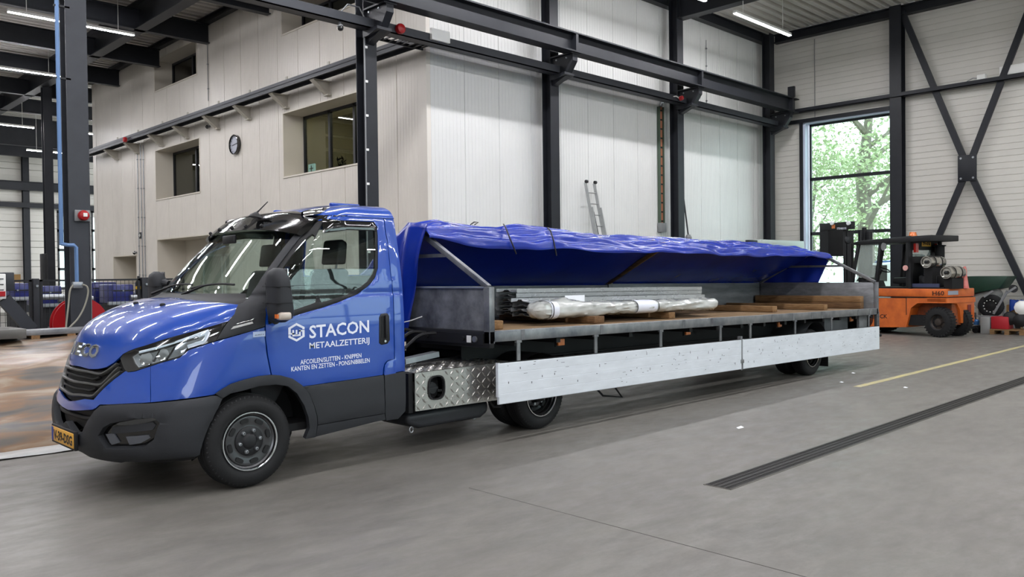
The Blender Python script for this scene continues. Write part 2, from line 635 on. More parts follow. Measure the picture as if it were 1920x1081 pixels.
def office_window(n, o, bars, sill=True, room=2.6, label=None):
    yn, yf, z0, z1, d = o
    xi = XO + d
    mb = MB()                                         # reveals
    mb.box(XO - .01, xi, yf - .004, yf + .03, z0 - .03, z1 + .03)
    mb.box(XO - .01, xi, yn - .03, yn + .004, z0 - .03, z1 + .03)
    mb.box(XO - .01, xi, yn, yf, z1 - .004, z1 + .03)
    mb.box(XO - .02, xi, yn - .03, yf + .03, z0 - .035, z0 + .004)
    w = struct(mb, 'window_%d' % n, M_REVEAL)
    mb = MB()
    t = .07
    mb.box(xi - .04, xi + .04, yn, yf, z1 - t, z1)
    mb.box(xi - .04, xi + .04, yn, yf, z0, z0 + t)
    ys = [yn] + [yn + (yf - yn) * f for f in bars] + [yf]
    for y in ys: mb.box(xi - .04, xi + .04, max(yn, y - t * .6), min(yf, y + t * .6), z0, z1)
    mb.build('frame', M_FRAME, w)
    for a, b in zip(ys[:-1], ys[1:]):
        MB().box(xi, xi + .01, a, b, z0, z1).build('pane', M_PANE_O, w)
    mb = MB()                                         # the room behind
    e = xi + room
    zc = min(z1 + .35, ZR - .05)
    A, B, zf = yn - 1.2, yf + 1.2, z0 - .9
    for q in (((e, A, zf), (e, B, zf), (e, B, zc), (e, A, zc)), ((xi + .06, A, zc), (e, A, zc), (e, B, zc), (xi + .06, B, zc)), ((xi + .06, A, zf), (e, A, zf), (e, B, zf), (xi + .06, B, zf)),
              ((xi + .06, A, zf), (e, A, zf), (e, A, zc), (xi + .06, A, zc)), ((xi + .06, B, zf), (e, B, zf), (e, B, zc), (xi + .06, B, zc)),
              ((xi + .06, A, zf), (xi + .06, yn, zf), (xi + .06, yn, zc), (xi + .06, A, zc)), ((xi + .06, B, zf), (xi + .06, yf, zf), (xi + .06, yf, zc), (xi + .06, B, zc)),
              ((xi + .06, yn, zf), (xi + .06, yf, zf), (xi + .06, yf, z0), (xi + .06, yn, z0)), ((xi + .06, yn, z1), (xi + .06, yf, z1), (xi + .06, yf, zc), (xi + .06, yn, zc))):
        mb.add(q, [(0, 1, 2, 3)])
    mb.build('room_shell', M_ROOM, w)
    return w, xi, zc
w1, xi1, zc1 = office_window(2, W1, [.30, .63], room=3.2)
w2, xi2, zc2 = office_window(3, W2, [.47])
w3, _, _ = office_window(4, W3, [.5], room=1.6)
w4, _, _ = office_window(5, W4, [.36, .7], room=1.6)
# exit sign and plant in the big office window, a lamp in that room
yn, yf, z0, z1, d = W1
p = at(586, 316, 'x', xi1 + .3)
M_SIGN = mat('lit_exit_sign', '#9fd0d8', .5, emit='#bfe6ea', estr=2.5)
sg = thing('exit_sign', 'small lit pale blue sign behind the large office window', 'sign', (xi1 + .3, p.y, p.z - .12))
MB().box(xi1 + .27, xi1 + .3, p.y - .16, p.y + .16, p.z - .12, p.z + .12).build('sign_panel', M_SIGN, sg)
mb = MB()
mb.box(xi1 + .262, xi1 + .268, p.y - .09, p.y + .09, p.z - .015, p.z + .015).box(xi1 + .262, xi1 + .268, p.y - .02, p.y + .02, p.z - .08, p.z + .08)
mb.build('symbol', mat('dark_teal_print', '#1f5a66', .6), sg)
MB().box(xi1 + .27, xi1 + .33, p.y - .03, p.y + .03, z0 - .9, p.z - .12).build('post', M_GREYP, sg)
p = at(634, 308, 'x', xi1 + .35)
pl = thing('potted_plant', 'dark leafy pot plant on the sill behind the large office window', 'plant', (xi1 + .4, p.y, z0 - .9))
MB().lathe((xi1 + .45, p.y, z0 - .9), (0, 0, 1), [(0, .12), (.9, .12), (.92, .17), (1.0, .17)], 14).build('pot', M_BLACK, pl, smooth=True)
mb = MB()
for k in range(60):
    th, ph = random.uniform(0, 6.28), random.uniform(-.2, 1.2)
    r = random.uniform(.15, .36)
    c = Vector((xi1 + .45 + r * math.cos(th) * math.cos(ph) * .5, p.y + r * math.sin(th) * math.cos(ph), z0 + .15 + r * math.sin(ph)))
    d1 = Vector((random.uniform(-1, 1), random.uniform(-1, 1), random.uniform(-.5, 1))).normalized() * .09
    d2 = d1.cross(Vector((0, .3, 1))).normalized() * .03
    mb.add([c - d1, c + d2, c + d1, c - d2], [(0, 1, 2, 3)])
mb.build('foliage', mat('dark_leaf', '#1c2415', .6), pl, kind='stuff')
MB().box(xi1 + .8, xi1 + 1.0, W1[0] - .5, W1[1] + .5, zc1 - .06, zc1 - .02).build('room_lamp', mat('room_led', '#ffffff', .4, emit='#fff2dc', estr=40.), w1)
MB().box(xi2 + .8, xi2 + 1.0, W2[0] - .5, W2[1] + .5, zc2 - .06, zc2 - .02).build('room_lamp', mat('room_led2', '#ffffff', .4, emit='#fff2dc', estr=6.), w2)

def recess(n, o, leaf):
    yn, yf, z0, z1, d = o
    xi = XO + d
    mb = MB()
    mb.box(XO - .01, xi, yf - .004, yf + .03, 0, z1 + .03).box(XO - .01, xi, yn - .03, yn + .004, 0, z1 + .03).box(XO - .01, xi, yn, yf, z1 - .004, z1 + .03)
    mb.box(xi, xi + .05, yn - .03, yf + .03, 0, z1)
    w = struct(mb, 'door_%d' % n, M_REVEAL)
    for (a, b, h) in leaf:
        ya, yb = yn + (yf - yn) * a, yn + (yf - yn) * b
        mb = MB()
        for y in (ya, yb - .06): mb.box(xi - .05, xi, y, y + .06, 0, h)
        mb.box(xi - .05, xi, ya, yb, h - .06, h)
        mb.build('door_frame', M_WHITE, w)
        MB().box(xi - .02, xi - .002, ya + .06, yb - .06, .0, h - .06).build('door_leaf', mat('grey_door_leaf', '#b6b4aa', .5), w)
        MB().box(xi - .07, xi - .02, ya + .12, ya + .15, 1.0, 1.05).build('door_handle', M_GALV, w)
    return w
recess(1, D1, [(.45, .72, 2.35), (.1, .42, 2.35)])
recess(2, D2, [(.05, .5, 2.2)])

# far wall, left wall and the wall behind the camera
M_FARP = M_PANEL_E
mb = MB()
fw = []                                     # windows of the far wall
for (pa, pb, ta, tb) in ((106, 131, 396, 540), (170, 185, 396, 540)):
    p, q = at(pa, ta, 'y', YF), at(pb, tb, 'y', YF)
    fw.append((p.x, q.x, max(.3, q.z), p.z))
xa = X0
for (p, q, z0, z1) in fw:
    mb.box(xa, p, YF, YF + .3, 0, ZR)
    mb.box(p, q, YF, YF + .3, 0, z0).box(p, q, YF, YF + .3, z1, ZR)
    xa = q
mb.box(xa, XO + 12, YF, YF + .3, 0, ZR)
wall_far = struct(mb, 'wall_far', M_FARP)
for k in range(9):
    mb = MB()
    xa = X0
    for (p, q, z0, z1) in fw + [(XO + 12, None, 0, 0)]:
        mb.extrude_line(rib_profile(k * 1.0, k + 1.0, .33, -.02, .03), lambda s, t: (t, YF - .02 - s[1], s[0]), xa, p)
        if q is not None and k + .5 > z1: mb.extrude_line(rib_profile(k * 1.0, k + 1.0, .33, -.02, .03), lambda s, t: (t, YF - .02 - s[1], s[0]), p, q)
        xa = q
    mb.build('panel', M_FARP, wall_far)
for i, (p, q, z0, z1) in enumerate(fw):
    mb = MB()
    mb.box(p, p + .1, YF - .03, YF + .1, z0, z1).box(q - .1, q, YF - .03, YF + .1, z0, z1)
    nb = 4
    for k in range(nb + 1):
        z = z0 + (z1 - z0) * k / nb
        mb.box(p, q, YF - .03, YF + .1, z - .07, z + .07)
    w = struct(mb, 'window_%d' % (6 + i), M_FRAME)
    for k in range(nb):
        MB().box(p, q, YF + .04, YF + .05, z0 + (z1 - z0) * k / nb, z0 + (z1 - z0) * (k + 1) / nb).build('pane', M_PANE, w)
mb = MB()
mb.box(X0 - .3, X0, Y0, YF, 0, ZR)
struct(mb, 'wall_side', M_PANEL)
mb = MB()                                   # wall behind the camera: an open doorway and a tall glazed front
DO = [(-6.5, -1.5, 4.6), (10.5, 20.5, 7.9)]
xa = X0
for (p, q, h) in DO:
    mb.box(xa, p, Y0 - .3, Y0, 0, ZR).box(p, q, Y0 - .3, Y0, h, ZR)
    xa = q
mb.box(xa, XE + .3, Y0 - .3, Y0, 0, ZR)
wf = struct(mb, 'wall_front', M_PANEL)
for (p, q, h) in DO:
    mb = MB()
    mb.box(p - .12, p, Y0 - .05, Y0 + .05, 0, h).box(q, q + .12, Y0 - .05, Y0 + .05, 0, h).box(p - .12, q + .12, Y0 - .05, Y0 + .05, h, h + .15)
    mb.build('door_surround', M_STEEL, wf)
p, q, h = DO[1]
mb = MB()
for k in range(5): mb.box(p + (q - p) * k / 4 - .05, p + (q - p) * k / 4 + .05, Y0 - .2, Y0 - .1, 0, h)
for z in (.05, 2.7, 5.3, h): mb.box(p, q, Y0 - .2, Y0 - .1, z - .08, z + .08)
gw = struct(mb, 'window_8', M_FRAME)
for k in range(4):
    for z0, z1 in ((.05, 2.7), (2.7, 5.3), (5.3, h)):
        MB().box(p + (q - p) * k / 4 + .05, p + (q - p) * (k + 1) / 4 - .05, Y0 - .155, Y0 - .15, z0 + .08, z1 - .08).build('pane', M_PANE, gw)
ground = MB()
for (a, b, c, d_) in ((-40, 90, -60, Y0 - .3), (XE + .3, 90, Y0 - .3, YF), (-40, 90, YF + .3, 90)): ground.box(a, b, c, d_, -.3, -.02)
struct(ground, 'ground_outside', mat('pale_paving', '#b4b1a8', .8, noise=.2, nscale=2))

# ---------------------------------------------------------------- roof
mb = MB()
prof = []
y = Y0
while y < YF:
    prof += [(y, 0), (y + .14, 0), (y + .17, .12), (y + .27, .12)]
    y += .3
def deck(x0, x1, ya, yb):
    p = [s for s in prof if ya <= s[0] <= yb]
    MBd = mb
    MBd.extrude_line(p, lambda s, t: (t, s[0], ZR + s[1]), x0, x1)
deck(X0, XE + .3, Y0, YW + .2)
deck(X0, XO + 12, YW, YF)
mb.box(X0 - .3, XE + .4, Y0 - .3, YF + .3, ZR + .2, ZR + .4)
struct(mb, 'ceiling', M_DECK)

def ibeam(mb, axis, a, b, c1, c2, h, w, tf=.02, tw=.014):
    """I section along an axis; c1, c2 = centre in the other two axes (second is up or depth), h along the second"""
    def bx(u0, u1, v0, v1):
        if axis == 'x': mb.box(a, b, u0, u1, v0, v1)
        if axis == 'y': mb.box(u0, u1, a, b, v0, v1)
        if axis == 'z': mb.box(u0, u1, v0, v1, a, b)
    bx(c1 - w / 2, c1 + w / 2, c2 - h / 2, c2 - h / 2 + tf)
    bx(c1 - w / 2, c1 + w / 2, c2 + h / 2 - tf, c2 + h / 2)
    bx(c1 - tw / 2, c1 + tw / 2, c2 - h / 2 + tf, c2 + h / 2 - tf)
    return mb

def bolts(mb, pts, axis, r=.018, l=.03):
    for p in pts: mb.lathe(p, axis, [(0, r), (l, r)], 6)

# columns: flanges face the camera and the wall
for k, x in enumerate(CX):
    lab = ['dark grey steel column at far left carrying a blue air pipe', 'dark steel column standing free in front of the office wall',
           'dark steel column just left of the leaning aluminium ladder', 'dark steel column beside the vertical copper busbar', 'dark steel column in the corner where the white walls meet'][k]
    t = thing('steel_column', lab, 'column', (x + .14, CY0 + .13, 0), 'steel columns of the hall')
    mb = MB()
    ibeam(mb, 'z', 0, ZR - .1, x + .14, (CY0 + CY1) / 2, .26, .28, .018, .012)
    mb.build('shaft', M_STEEL_L if k == 0 else M_STEEL, t)
    mb = MB()
    mb.box(x - .05, x + .33, CY0 - .06, CY1 + .06, 0, .03)
    mb.build('base_plate', M_STEEL, t)
    if k:                                   # corbels for the crane beam and the tie beam
        zc = 6.12
        mb = MB()
        mb.prism([(CY0, zc + .32), (CY0 - .62, zc + .32), (CY0 - .62, zc + .16), (CY0 - .4, zc - .14), (CY0, zc - .3)], 'x', x + .06, x + .22)
        mb.box(x + .0, x + .28, CY0 - .64, CY0, zc + .3, zc + .33)
        mb.build('corbel', M_STEEL, t)
        mb = MB()
        bolts(mb, [(x + .0, CY0 - .5, zc + .22), (x + .0, CY0 - .2, zc + .22)], (-1, 0, 0))
        for i in (0, 1):
            for j in (0, 1): bolts(mb, [(x + .08 + i * .12, CY0 - .001, 6.12 + .14 * j)], (0, -1, 0))
        mb.build('bolt', M_GALV, t, kind='stuff')
# free columns further back, and the column on the end wall
t = thing('steel_column', 'distant dark steel column left of the column with the blue pipe', 'column', (8.63, 31.85, 0), 'steel columns of the hall')
ibeam(MB(), 'z', 0, 8.3, 8.63, 31.85, .26, .28).build('shaft', M_STEEL, t)
MB().box(8.43, 8.83, 31.65, 32.05, 0, .03).build('base_plate', M_STEEL, t)
t = thing('steel_column', 'thin dark steel post against the far white wall at left', 'column', (at(49, 400, 'y', YF - .2).x, YF - .2, 0), 'steel columns of the hall')
xx = at(49, 400, 'y', YF - .2).x
ibeam(MB(), 'z', 0, 8.8, xx, YF - .18, .26, .3).build('shaft', M_STEEL, t)
ye = (9.213 + 8.892) / 2
t = thing('steel_column', 'dark steel column on the end wall right of the tall window', 'column', (24.25, ye, 0), 'steel columns of the hall')
mb = MB()
mb.box(24.11, 24.13, ye - .16, ye + .16, 0, ZR).box(24.4, 24.42, ye - .16, ye + .16, 0, ZR).box(24.13, 24.4, ye - .01, ye + .01, 0, ZR)
mb.build('shaft', M_STEEL, t)
MB().box(24.05, 24.44, ye - .22, ye + .22, 0, .03).build('base_plate', M_STEEL, t)

# crane beam on the corbels
t = thing('crane_beam', 'black crane runway beam on corbels along the white wall', 'beam', (16, 12.05, 6.45))
mb = ibeam(MB(), 'x', 8.3, 24.1, 12.05, 6.665, .43, .3, .03, .02)
mb.build('girder', M_STEEL, t)
mb = MB()
mb.box(8.3, 24.0, 12.03, 12.07, 6.88, 6.93)
mb.build('rail', M_STEEL, t)
for x in CX[1:]:
    mb = MB()
    mb.box(x + .1, x + .18, 11.91, 12.19, 6.48, 6.86)
    mb.build('stiffener', M_STEEL, t)
MB().box(23.85, 23.95, 11.95, 12.15, 6.93, 7.25).build('end_stop', M_STEEL, t)
# tie beam, level with the ledge on the office wall
t = thing('tie_beam', 'dark grey flat tie beam below the crane beam along the columns', 'beam', (12, 12.5, 6.05))
mb = MB()
mb.box(-6, 24.2, 12.36, 12.6, 6.05, 6.07).box(-6, 24.2, 12.36, 12.38, 6.05, 6.22).box(-6, 24.2, 12.58, 12.6, 6.05, 6.22)
mb.build('channel', M_STEEL_L, t)
for x in CX[1:]:
    mb = MB()
    mb.prism([(12.6, 6.05), (12.15, 6.05), (12.15, 6.0), (12.45, 5.93), (12.6, 5.93)], 'x', x - .02, x + .3)
    mb.build('bracket', M_STEEL, t)
# the ledge on brackets along the office wall
t = thing('wall_ledge', 'long grey steel ledge on brackets running along the office wall', 'ledge', (10.3, 23, 6.1))
mb = MB()
mb.box(9.98, 10.0, 12.6, YO, 6.13, 6.30).box(9.98, 10.26, 12.6, YO, 6.21, 6.225).box(10.24, 10.26, 12.6, YO, 6.13, 6.30)
mb.build('rail', M_STEEL_L, t)
M_BRK = mat('pale_bracket', '#b9b4a8', .5)
yb = 14.9
first = None
for px, py in ((797 - 200, 150), (519, 178), (450, 200), (392, 222), (335, 240), (288, 255), (243, 268), (205, 285)):
    yb = at(px, py, 'x', 10.2).y
    mb = MB()
    mb.prism([(10.02, 6.13), (10.49, 6.13), (10.49, 5.82), (10.36, 5.82)], 'y', yb - .01, yb + .01)
    mb.box(10.02, 10.49, yb - .09, yb + .09, 6.115, 6.13)
    mb.add([(10.02, yb - .09, 6.115), (10.02, yb + .09, 6.115), (10.40, yb + .09, 5.82), (10.40, yb - .09, 5.82)], [(0, 1, 2, 3)])
    mb.box(10.38, 10.49, yb - .1, yb + .1, 5.8, 5.83)
    mb.box(10.46, 10.49, yb - .04, yb + .04, 6.3, 6.6)
    mb.build('bracket', M_BRK, t)
# cable ladder that bridges from the tie beam to the ledge
t = thing('cable_ladder', 'short dark cable ladder by the free column under the crane beam', 'cable ladder', (9.6, 12.7, 6.1))
mb = MB()
mb.box(8.95, 10.3, 12.62, 12.65, 6.07, 6.13).box(8.95, 10.3, 12.95, 12.98, 6.07, 6.13)
mb.build('side_rail', M_STEEL, t)
for k in range(9): MB().box(9.0 + k * .15, 9.03 + k * .15, 12.64, 12.96, 6.08, 6.1).build('rung', M_STEEL, t)
MB().box(10.0, 10.45, 12.3, 12.36, 6.1, 6.32).build('junction_box', M_WHITE, t)
# rafters and roof beams
def roof_beam(name, label, axis, a, b, c, z0, z1, w=.2):
    t = thing(name, label, 'beam', (c if axis == 'y' else (a + b) / 2, c if axis == 'x' else (a + b) / 2, z0), 'roof beams')
    ibeam(MB(), axis, a, b, c, (z0 + z1) / 2, z1 - z0, w, .025, .015).build('girder', M_STEEL, t)
    if axis == 'y':
        mb = MB()
        for k in range(4): bolts(mb, [(c - .1, b - .06 if c < 10 else a + .06, z0 + .1 + .12 * k)], (-1, 0, 0), .016)
        mb.build('bolt', M_GALV, t, kind='stuff')
    return t
roof_beam('rafter', 'black roof rafter meeting the column by the copper busbar', 'y', Y0 + .05, CY0 - .01, CX[3] + .14, 8.35, ZR - .01, .3)
roof_beam('rafter', 'black roof rafter overhead above the truck cab, outside the view', 'y', Y0 + .05, CY0 - .01, CX[1] + .14, 8.35, ZR - .01, .3)
roof_beam('rafter', 'black roof rafter above the third column, seen at the top edge', 'y', Y0 + .05, CY0 - .01, CX[2] + .14, 8.35, ZR - .01, .3)
roof_beam('rafter', 'long black rafter running back above the far left column', 'y', CY1 + .02, YF - .05, 8.53, 8.3, ZR - .01, .3)
roof_beam('rafter', 'black edge beam under the roof along the end wall', 'y', Y0 + .05, 12.8, 24.3, 8.78, ZR - .01, .25)
roof_beam('edge_beam', 'black edge beam under the roof along the white back wall', 'x', XO + .05, 24.15, 12.98, 8.75, ZR - .01, .2)
roof_beam('edge_beam', 'dark roof edge beam along the top of the office wall', 'y', YW, YO, 10.38, 8.85, ZR - .01, .16)
for i, y in enumerate((15.9, 19.4, 22.95, 26.5, 30.05, 33.6, 37.1, 41.45, 45)):
    lab = ['roof cross beam number one from the truck side, above the upper office windows', 'roof cross beam above the upper left office window', 'nearest black roof cross beam at the top left corner',
           'second black roof cross beam at the upper left, ending at the office wall', 'third black roof cross beam at the left, crossing the distant column',
           'fourth black roof cross beam at the far left', 'fifth black roof cross beam far back at the left', 'black roof cross beam above the farthest strip lights', 'last black roof cross beam before the far wall'][i]
    roof_beam('cross_beam', lab, 'x', X0, XO - .05 if y < YO else XO + 8, y, 8.3 if y < 40 else 7.6, 8.85, .2)
mb = MB()
t = thing('crane_beam', 'distant dark beams running across the far wall at the left', 'beam', (9, YF - .4, 5))
ibeam(MB(), 'x', X0, XO + 12, YF - .45, 6.45, .45, .3).build('girder', M_STEEL, t)
MB().box(X0, XO + 12, YF - .5, YF - .35, 5.35, 5.6).build('channel', M_STEEL, t)
# end-wall girt
t = thing('wall_beam', 'thin black horizontal beam across the end wall above the window', 'beam', (24.2, 5, 6.45))
mb = MB().box(24.1, 24.3, Y0, 12.95, 6.47, 6.49).box(24.1, 24.12, Y0, 12.95, 6.47, 6.59).box(24.28, 24.3, Y0, 12.95, 6.47, 6.59)
mb.build('channel', M_STEEL, t)
# X bracing
t = thing('cross_bracing', 'black steel cross bracing with centre plate on the end wall', 'bracing', (24.2, 7.2, 4.3))
c = Vector((24.2, 7.225, 4.30))
for p in ((24.2, 8.9, 8.85), (24.2, 5.55, 8.85), (24.2, 8.95, .1), (24.2, 5.5, .1)):
    p = Vector(p)
    d = (p - c).normalized()
    mb = MB().bar(c + d * .2, p, .02, .16, (1, 0, 0))
    mb.move(lambda v: v)
    mb = MB()
    sd = d.cross(Vector((1, 0, 0))).normalized()
    a, b = c + d * .2, p
    mb.add([a - sd * .08, b - sd * .08, b + sd * .08, a + sd * .08] + [q + Vector((.08, 0, 0)) for q in (a - sd * .08, b - sd * .08, b + sd * .08, a + sd * .08)],
           [(0, 1, 2, 3), (7, 6, 5, 4), (0, 4, 5, 1), (1, 5, 6, 2), (2, 6, 7, 3), (3, 7, 4, 0)])
    mb.build('brace', M_STEEL, t)
MB().box(24.16, 24.2, 7.225 - .23, 7.225 + .23, 3.95, 4.65).build('gusset_plate', M_STEEL, t, bev=.01)
mb = MB()
for a in (-.15, .15):
    for b in (-.27, .27):
        mb = MB()
        bolts(mb, [(24.16, 7.225 + a, 4.3 + b)], (-1, 0, 0), .03, .02)
        mb.build('bolt', M_GALV, t)

# ---------------------------------------------------------------- strip lights
def strip_light(x, y, z, L, label, estr=None):
    t = thing('strip_light', label, 'strip light', (x, y, z), 'LED strip lights under the roof')
    mb = MB().box(x, x + L, y - .045, y + .045, z + .012, z + .075)
    for xs in (x + .4, x + L - .4): mb.box(xs - .006, xs + .006, y - .006, y + .006, z + .07, ZR + .02)
    mb.build('housing', M_WHITE, t)
    MB().box(x + .01, x + L - .01, y - .04, y + .04, z, z + .014).build('diffuser', M_LED, t)
    return t
rows_l = ((10.66, 'row by the back wall'), (4.7, 'row above the truck'), (-1.27, 'row behind the camera'), (-7.34, 'row by the glazed front'))
rows_b = ((16.5, 'row just behind the column line'), (22.3, 'upper left row'), (28.3, 'second row at upper left'), (35.2, 'third row at far left'), (41.3, 'farthest row at far left'))
nth = ['first', 'second', 'third', 'fourth', 'fifth', 'sixth', 'seventh']
for y, txt in rows_l:
    for k in range(7):
        x = 18.23 + 4.15 * (k - 6)
        strip_light(x, y, 7.95, 2.85, 'white LED strip light, %s, %s from its left end' % (txt, nth[k]))
for y, txt in rows_b:
    for k in range(3):
        x = 5.25 + 4.15 * (k - 2) + (5.1 if y > 33 else 0)
        strip_light(x, y, 7.95 if y < 33 else 7.4, 2.9, 'white LED strip light, %s, %s from its left end' % (txt, nth[k]))
# ================================================================ the blue truck
M_PAINT = mat('blue_car_paint', '#0341a2', .3, coat=1., spec=.5, noise=.04, nscale=2)
M_CLAD = mat('dark_grey_cladding', '#26282c', .6, bump=.15, bscale=260)
M_GLOSSB = mat('gloss_black', '#070708', .12, coat=1.)
M_RUBBER = mat('black_rubber', '#121214', .6)
M_TYRE = mat('tyre_rubber', '#131416', .72, noise=.3, nscale=14, bump=.1, bscale=90)
M_RIM = mat('dark_silver_rim', '#5a5a5c', .26, .85, noise=.2, nscale=8)
M_RIMD = mat('matt_black', '#101113', .6)  # plain black of fittings and backings, also the plugs drawn as vent holes
M_CHROME = mat('chrome', '#d9dadc', .12, 1.)
M_LETTER = mat('white_vinyl', '#e3e8f4', .45)
M_CGLASS = glass_mat('cab_glass', '#f0f5f3')
M_CGLASS2 = glass_mat('windscreen_glass', '#eef5f1')
M_LENS = glass_mat('lamp_lens', '#f2f5f6')
M_REFL = mat('lamp_reflector', '#c9cdd2', .12, .95)
M_LAMPW = mat('white_light_guide', '#e4ebf5', .25, spec=.7)
M_SEAT = mat('dark_seat_fabric', '#33373c', .9, noise=.3, nscale=60)
M_DASH = mat('dashboard_plastic', '#15171a', .6)
M_UNDER = mat('underbody_black', '#0d0e10', .8)
M_PLATE = mat('yellow_number_plate', '#d9a340', .45)
M_INK = mat('black_print', '#0c0c0e', .5)

YC = 6.81                                    # truck centre line
XR = 4.37                                    # back of the cab
_T = np.array([
 # z      xf     L     W     q
 [.22,  2.14, .62, .945, 2.6],
 [.29,  2.02, .645, .975, 2.6],
 [.40,  1.955, .675, .99, 2.7],
 [.52,  1.94, .68, 1.0, 2.7],
 [.66,  1.95, .69, 1.0, 2.7],
 [.74,  1.975, .70, 1.0, 2.6],
 [.85,  2.005, .715, 1.0, 2.5],
 [1.00, 2.05, .735, 1.0, 2.45],
 [1.10, 2.085, .76, 1.0, 2.4],
 [1.20, 2.145, .785, 1.0, 2.4],
 [1.29, 2.265, .765, .995, 2.4],
 [1.36, 2.43, .70, .99, 2.45],
 [1.41, 2.61, .61, .985, 2.5],
 [1.445, 2.78, .47, .975, 2.7],
 [1.475, 2.86, .36, .98, 2.9],
 [1.60, 2.98, .33, .965, 3.0],
 [1.75, 3.12, .33, .94, 3.0],
 [1.90, 3.27, .33, .91, 3.0],
 [2.00, 3.38, .33, .888, 3.0],
 [2.05, 3.45, .33, .876, 3.0],
 [2.10, 3.53, .31, .86, 3.0],
 [2.15, 3.64, .29, .82, 3.0],
 [2.19, 3.78, .26, .74, 3.0],
 [2.22, 3.95, .22, .56, 3.0],
 [2.232, 4.08, .18, .38, 3.0]])
def _pchip(xs, ys):
    h = np.diff(xs)
    d = np.diff(ys) / h
    m = np.zeros(len(xs))
    for i in range(1, len(xs) - 1):
        if d[i - 1] * d[i] > 0:
            w1, w2 = 2 * h[i] + h[i - 1], h[i] + 2 * h[i - 1]
            m[i] = (w1 + w2) / (w1 / d[i - 1] + w2 / d[i])
    m[0], m[-1] = d[0], d[-1]
    def f(x):
        i = min(max(int(np.searchsorted(xs, x)) - 1, 0), len(xs) - 2)
        t = (x - xs[i]) / h[i]
        return ((2 * t ** 3 - 3 * t * t + 1) * ys[i] + (t ** 3 - 2 * t * t + t) * h[i] * m[i] + (-2 * t ** 3 + 3 * t * t) * ys[i + 1] + (t ** 3 - t * t) * h[i] * m[i + 1])
    return f
_fx, _fl, _fw, _fq = (_pchip(_T[:, 0], _T[:, k]) for k in (1, 2, 3, 4))
ZLO, ZHI = .22, 2.232
_zs = np.linspace(ZLO, ZHI, 900)
_cx = np.array([_fx(z) for z in _zs])
_us = np.concatenate([[0], np.cumsum(np.hypot(np.diff(_cx), np.diff(_zs)))])
def u_of_z(z): return float(np.interp(z, _zs, _us))
def z_of_u(u): return float(np.interp(u, _us, _zs))
SIDE_T = 1.35                                # how much parameter the straight side takes
def body(u, t, off=0.):
    """point of the cab skin; t = 0 centre line, 1 corner, 1 + SIDE_T back of the cab; sign = side"""
    def raw(u, t):
        z = z_of_u(u)
        xf, L, W, q = _fx(z), _fl(z), _fw(z), _fq(z)
        s = -1 if t < 0 else 1
        a = abs(t)
        if a <= 1:
            th = a * math.pi / 2
            x = xf + L * (1 - math.cos(th))
            v = W * math.sin(th) ** (2 / q)
        else:
            x = xf + L + (XR - xf - L) * (a - 1) / SIDE_T
            v = W
        return Vector((x, YC - s * v, z))
    p = raw(u, t)
    if off:
        e = .012
        a = raw(min(u + e, _us[-1]), t) - raw(max(u - e, 0), t)
        b = raw(u, t + e) - raw(u, t - e)
        n = a.cross(b)
        if n.length > 1e-9:
            n.normalize()
            out = Vector((p.x - 3.4, p.y - YC, (p.z - 1.3) * (1. if p.z > 1.2 else .3)))
            if abs(t) < .9: out = Vector((-1, (p.y - YC) * .6, .5))
            if n.dot(out) < 0: n = -n
            p = p + n * off
    return p
def to_ut(p):
    z = min(max(p.z, ZLO), ZHI)
    xf, L, W, q = _fx(z), _fl(z), _fw(z), _fq(z)
    v = YC - p.y
    s = -1 if v < 0 else 1
    if p.x >= xf + L - 1e-4: t = 1 + (p.x - xf - L) / (XR - xf - L) * SIDE_T
    else:
        sn = min(1., abs(v) / W) ** (q / 2)
        cs = max(0., 1 - (p.x - xf) / L)
        t = math.atan2(sn, cs) / (math.pi / 2)
    return u_of_z(z), s * t
def _mk_bvh():
    V, Fs = [], []
    U = np.linspace(0, _us[-1], 150)
    Tt = np.concatenate([np.linspace(-1 - SIDE_T, -1, 16)[:-1], np.linspace(-1, 1, 90), np.linspace(1, 1 + SIDE_T, 16)[1:]])
    for u in U:
        for t in Tt: V.append(body(u, t))
    m = len(Tt)
    for i in range(len(U) - 1):
        for j in range(m - 1):
            Fs.append((i * m + j, i * m + j + 1, (i + 1) * m + j + 1, (i + 1) * m + j))
    return BVHTree.FromPolygons(V, Fs)
BODY = _mk_bvh()
def ut(p):
    """('z', z, t) or a pixel (px, py) of the photograph that falls on the cab skin"""
    if p[0] == 'z': return u_of_z(p[1]), p[2]
    h = BODY.ray_cast(CAM, ray(*p).normalized())
    if h[0] is None:
        best = None
        for k in range(1, 60):
            for dx, dy in ((k * .5, 0), (0, k * .5), (-k * .5, 0), (0, -k * .5)):
                h = BODY.ray_cast(CAM, ray(p[0] + dx, p[1] + dy).normalized())
                if h[0] is not None: return to_ut(h[0])
    return to_ut(h[0])
TS = .95                                     # metres per unit of t, for even triangles
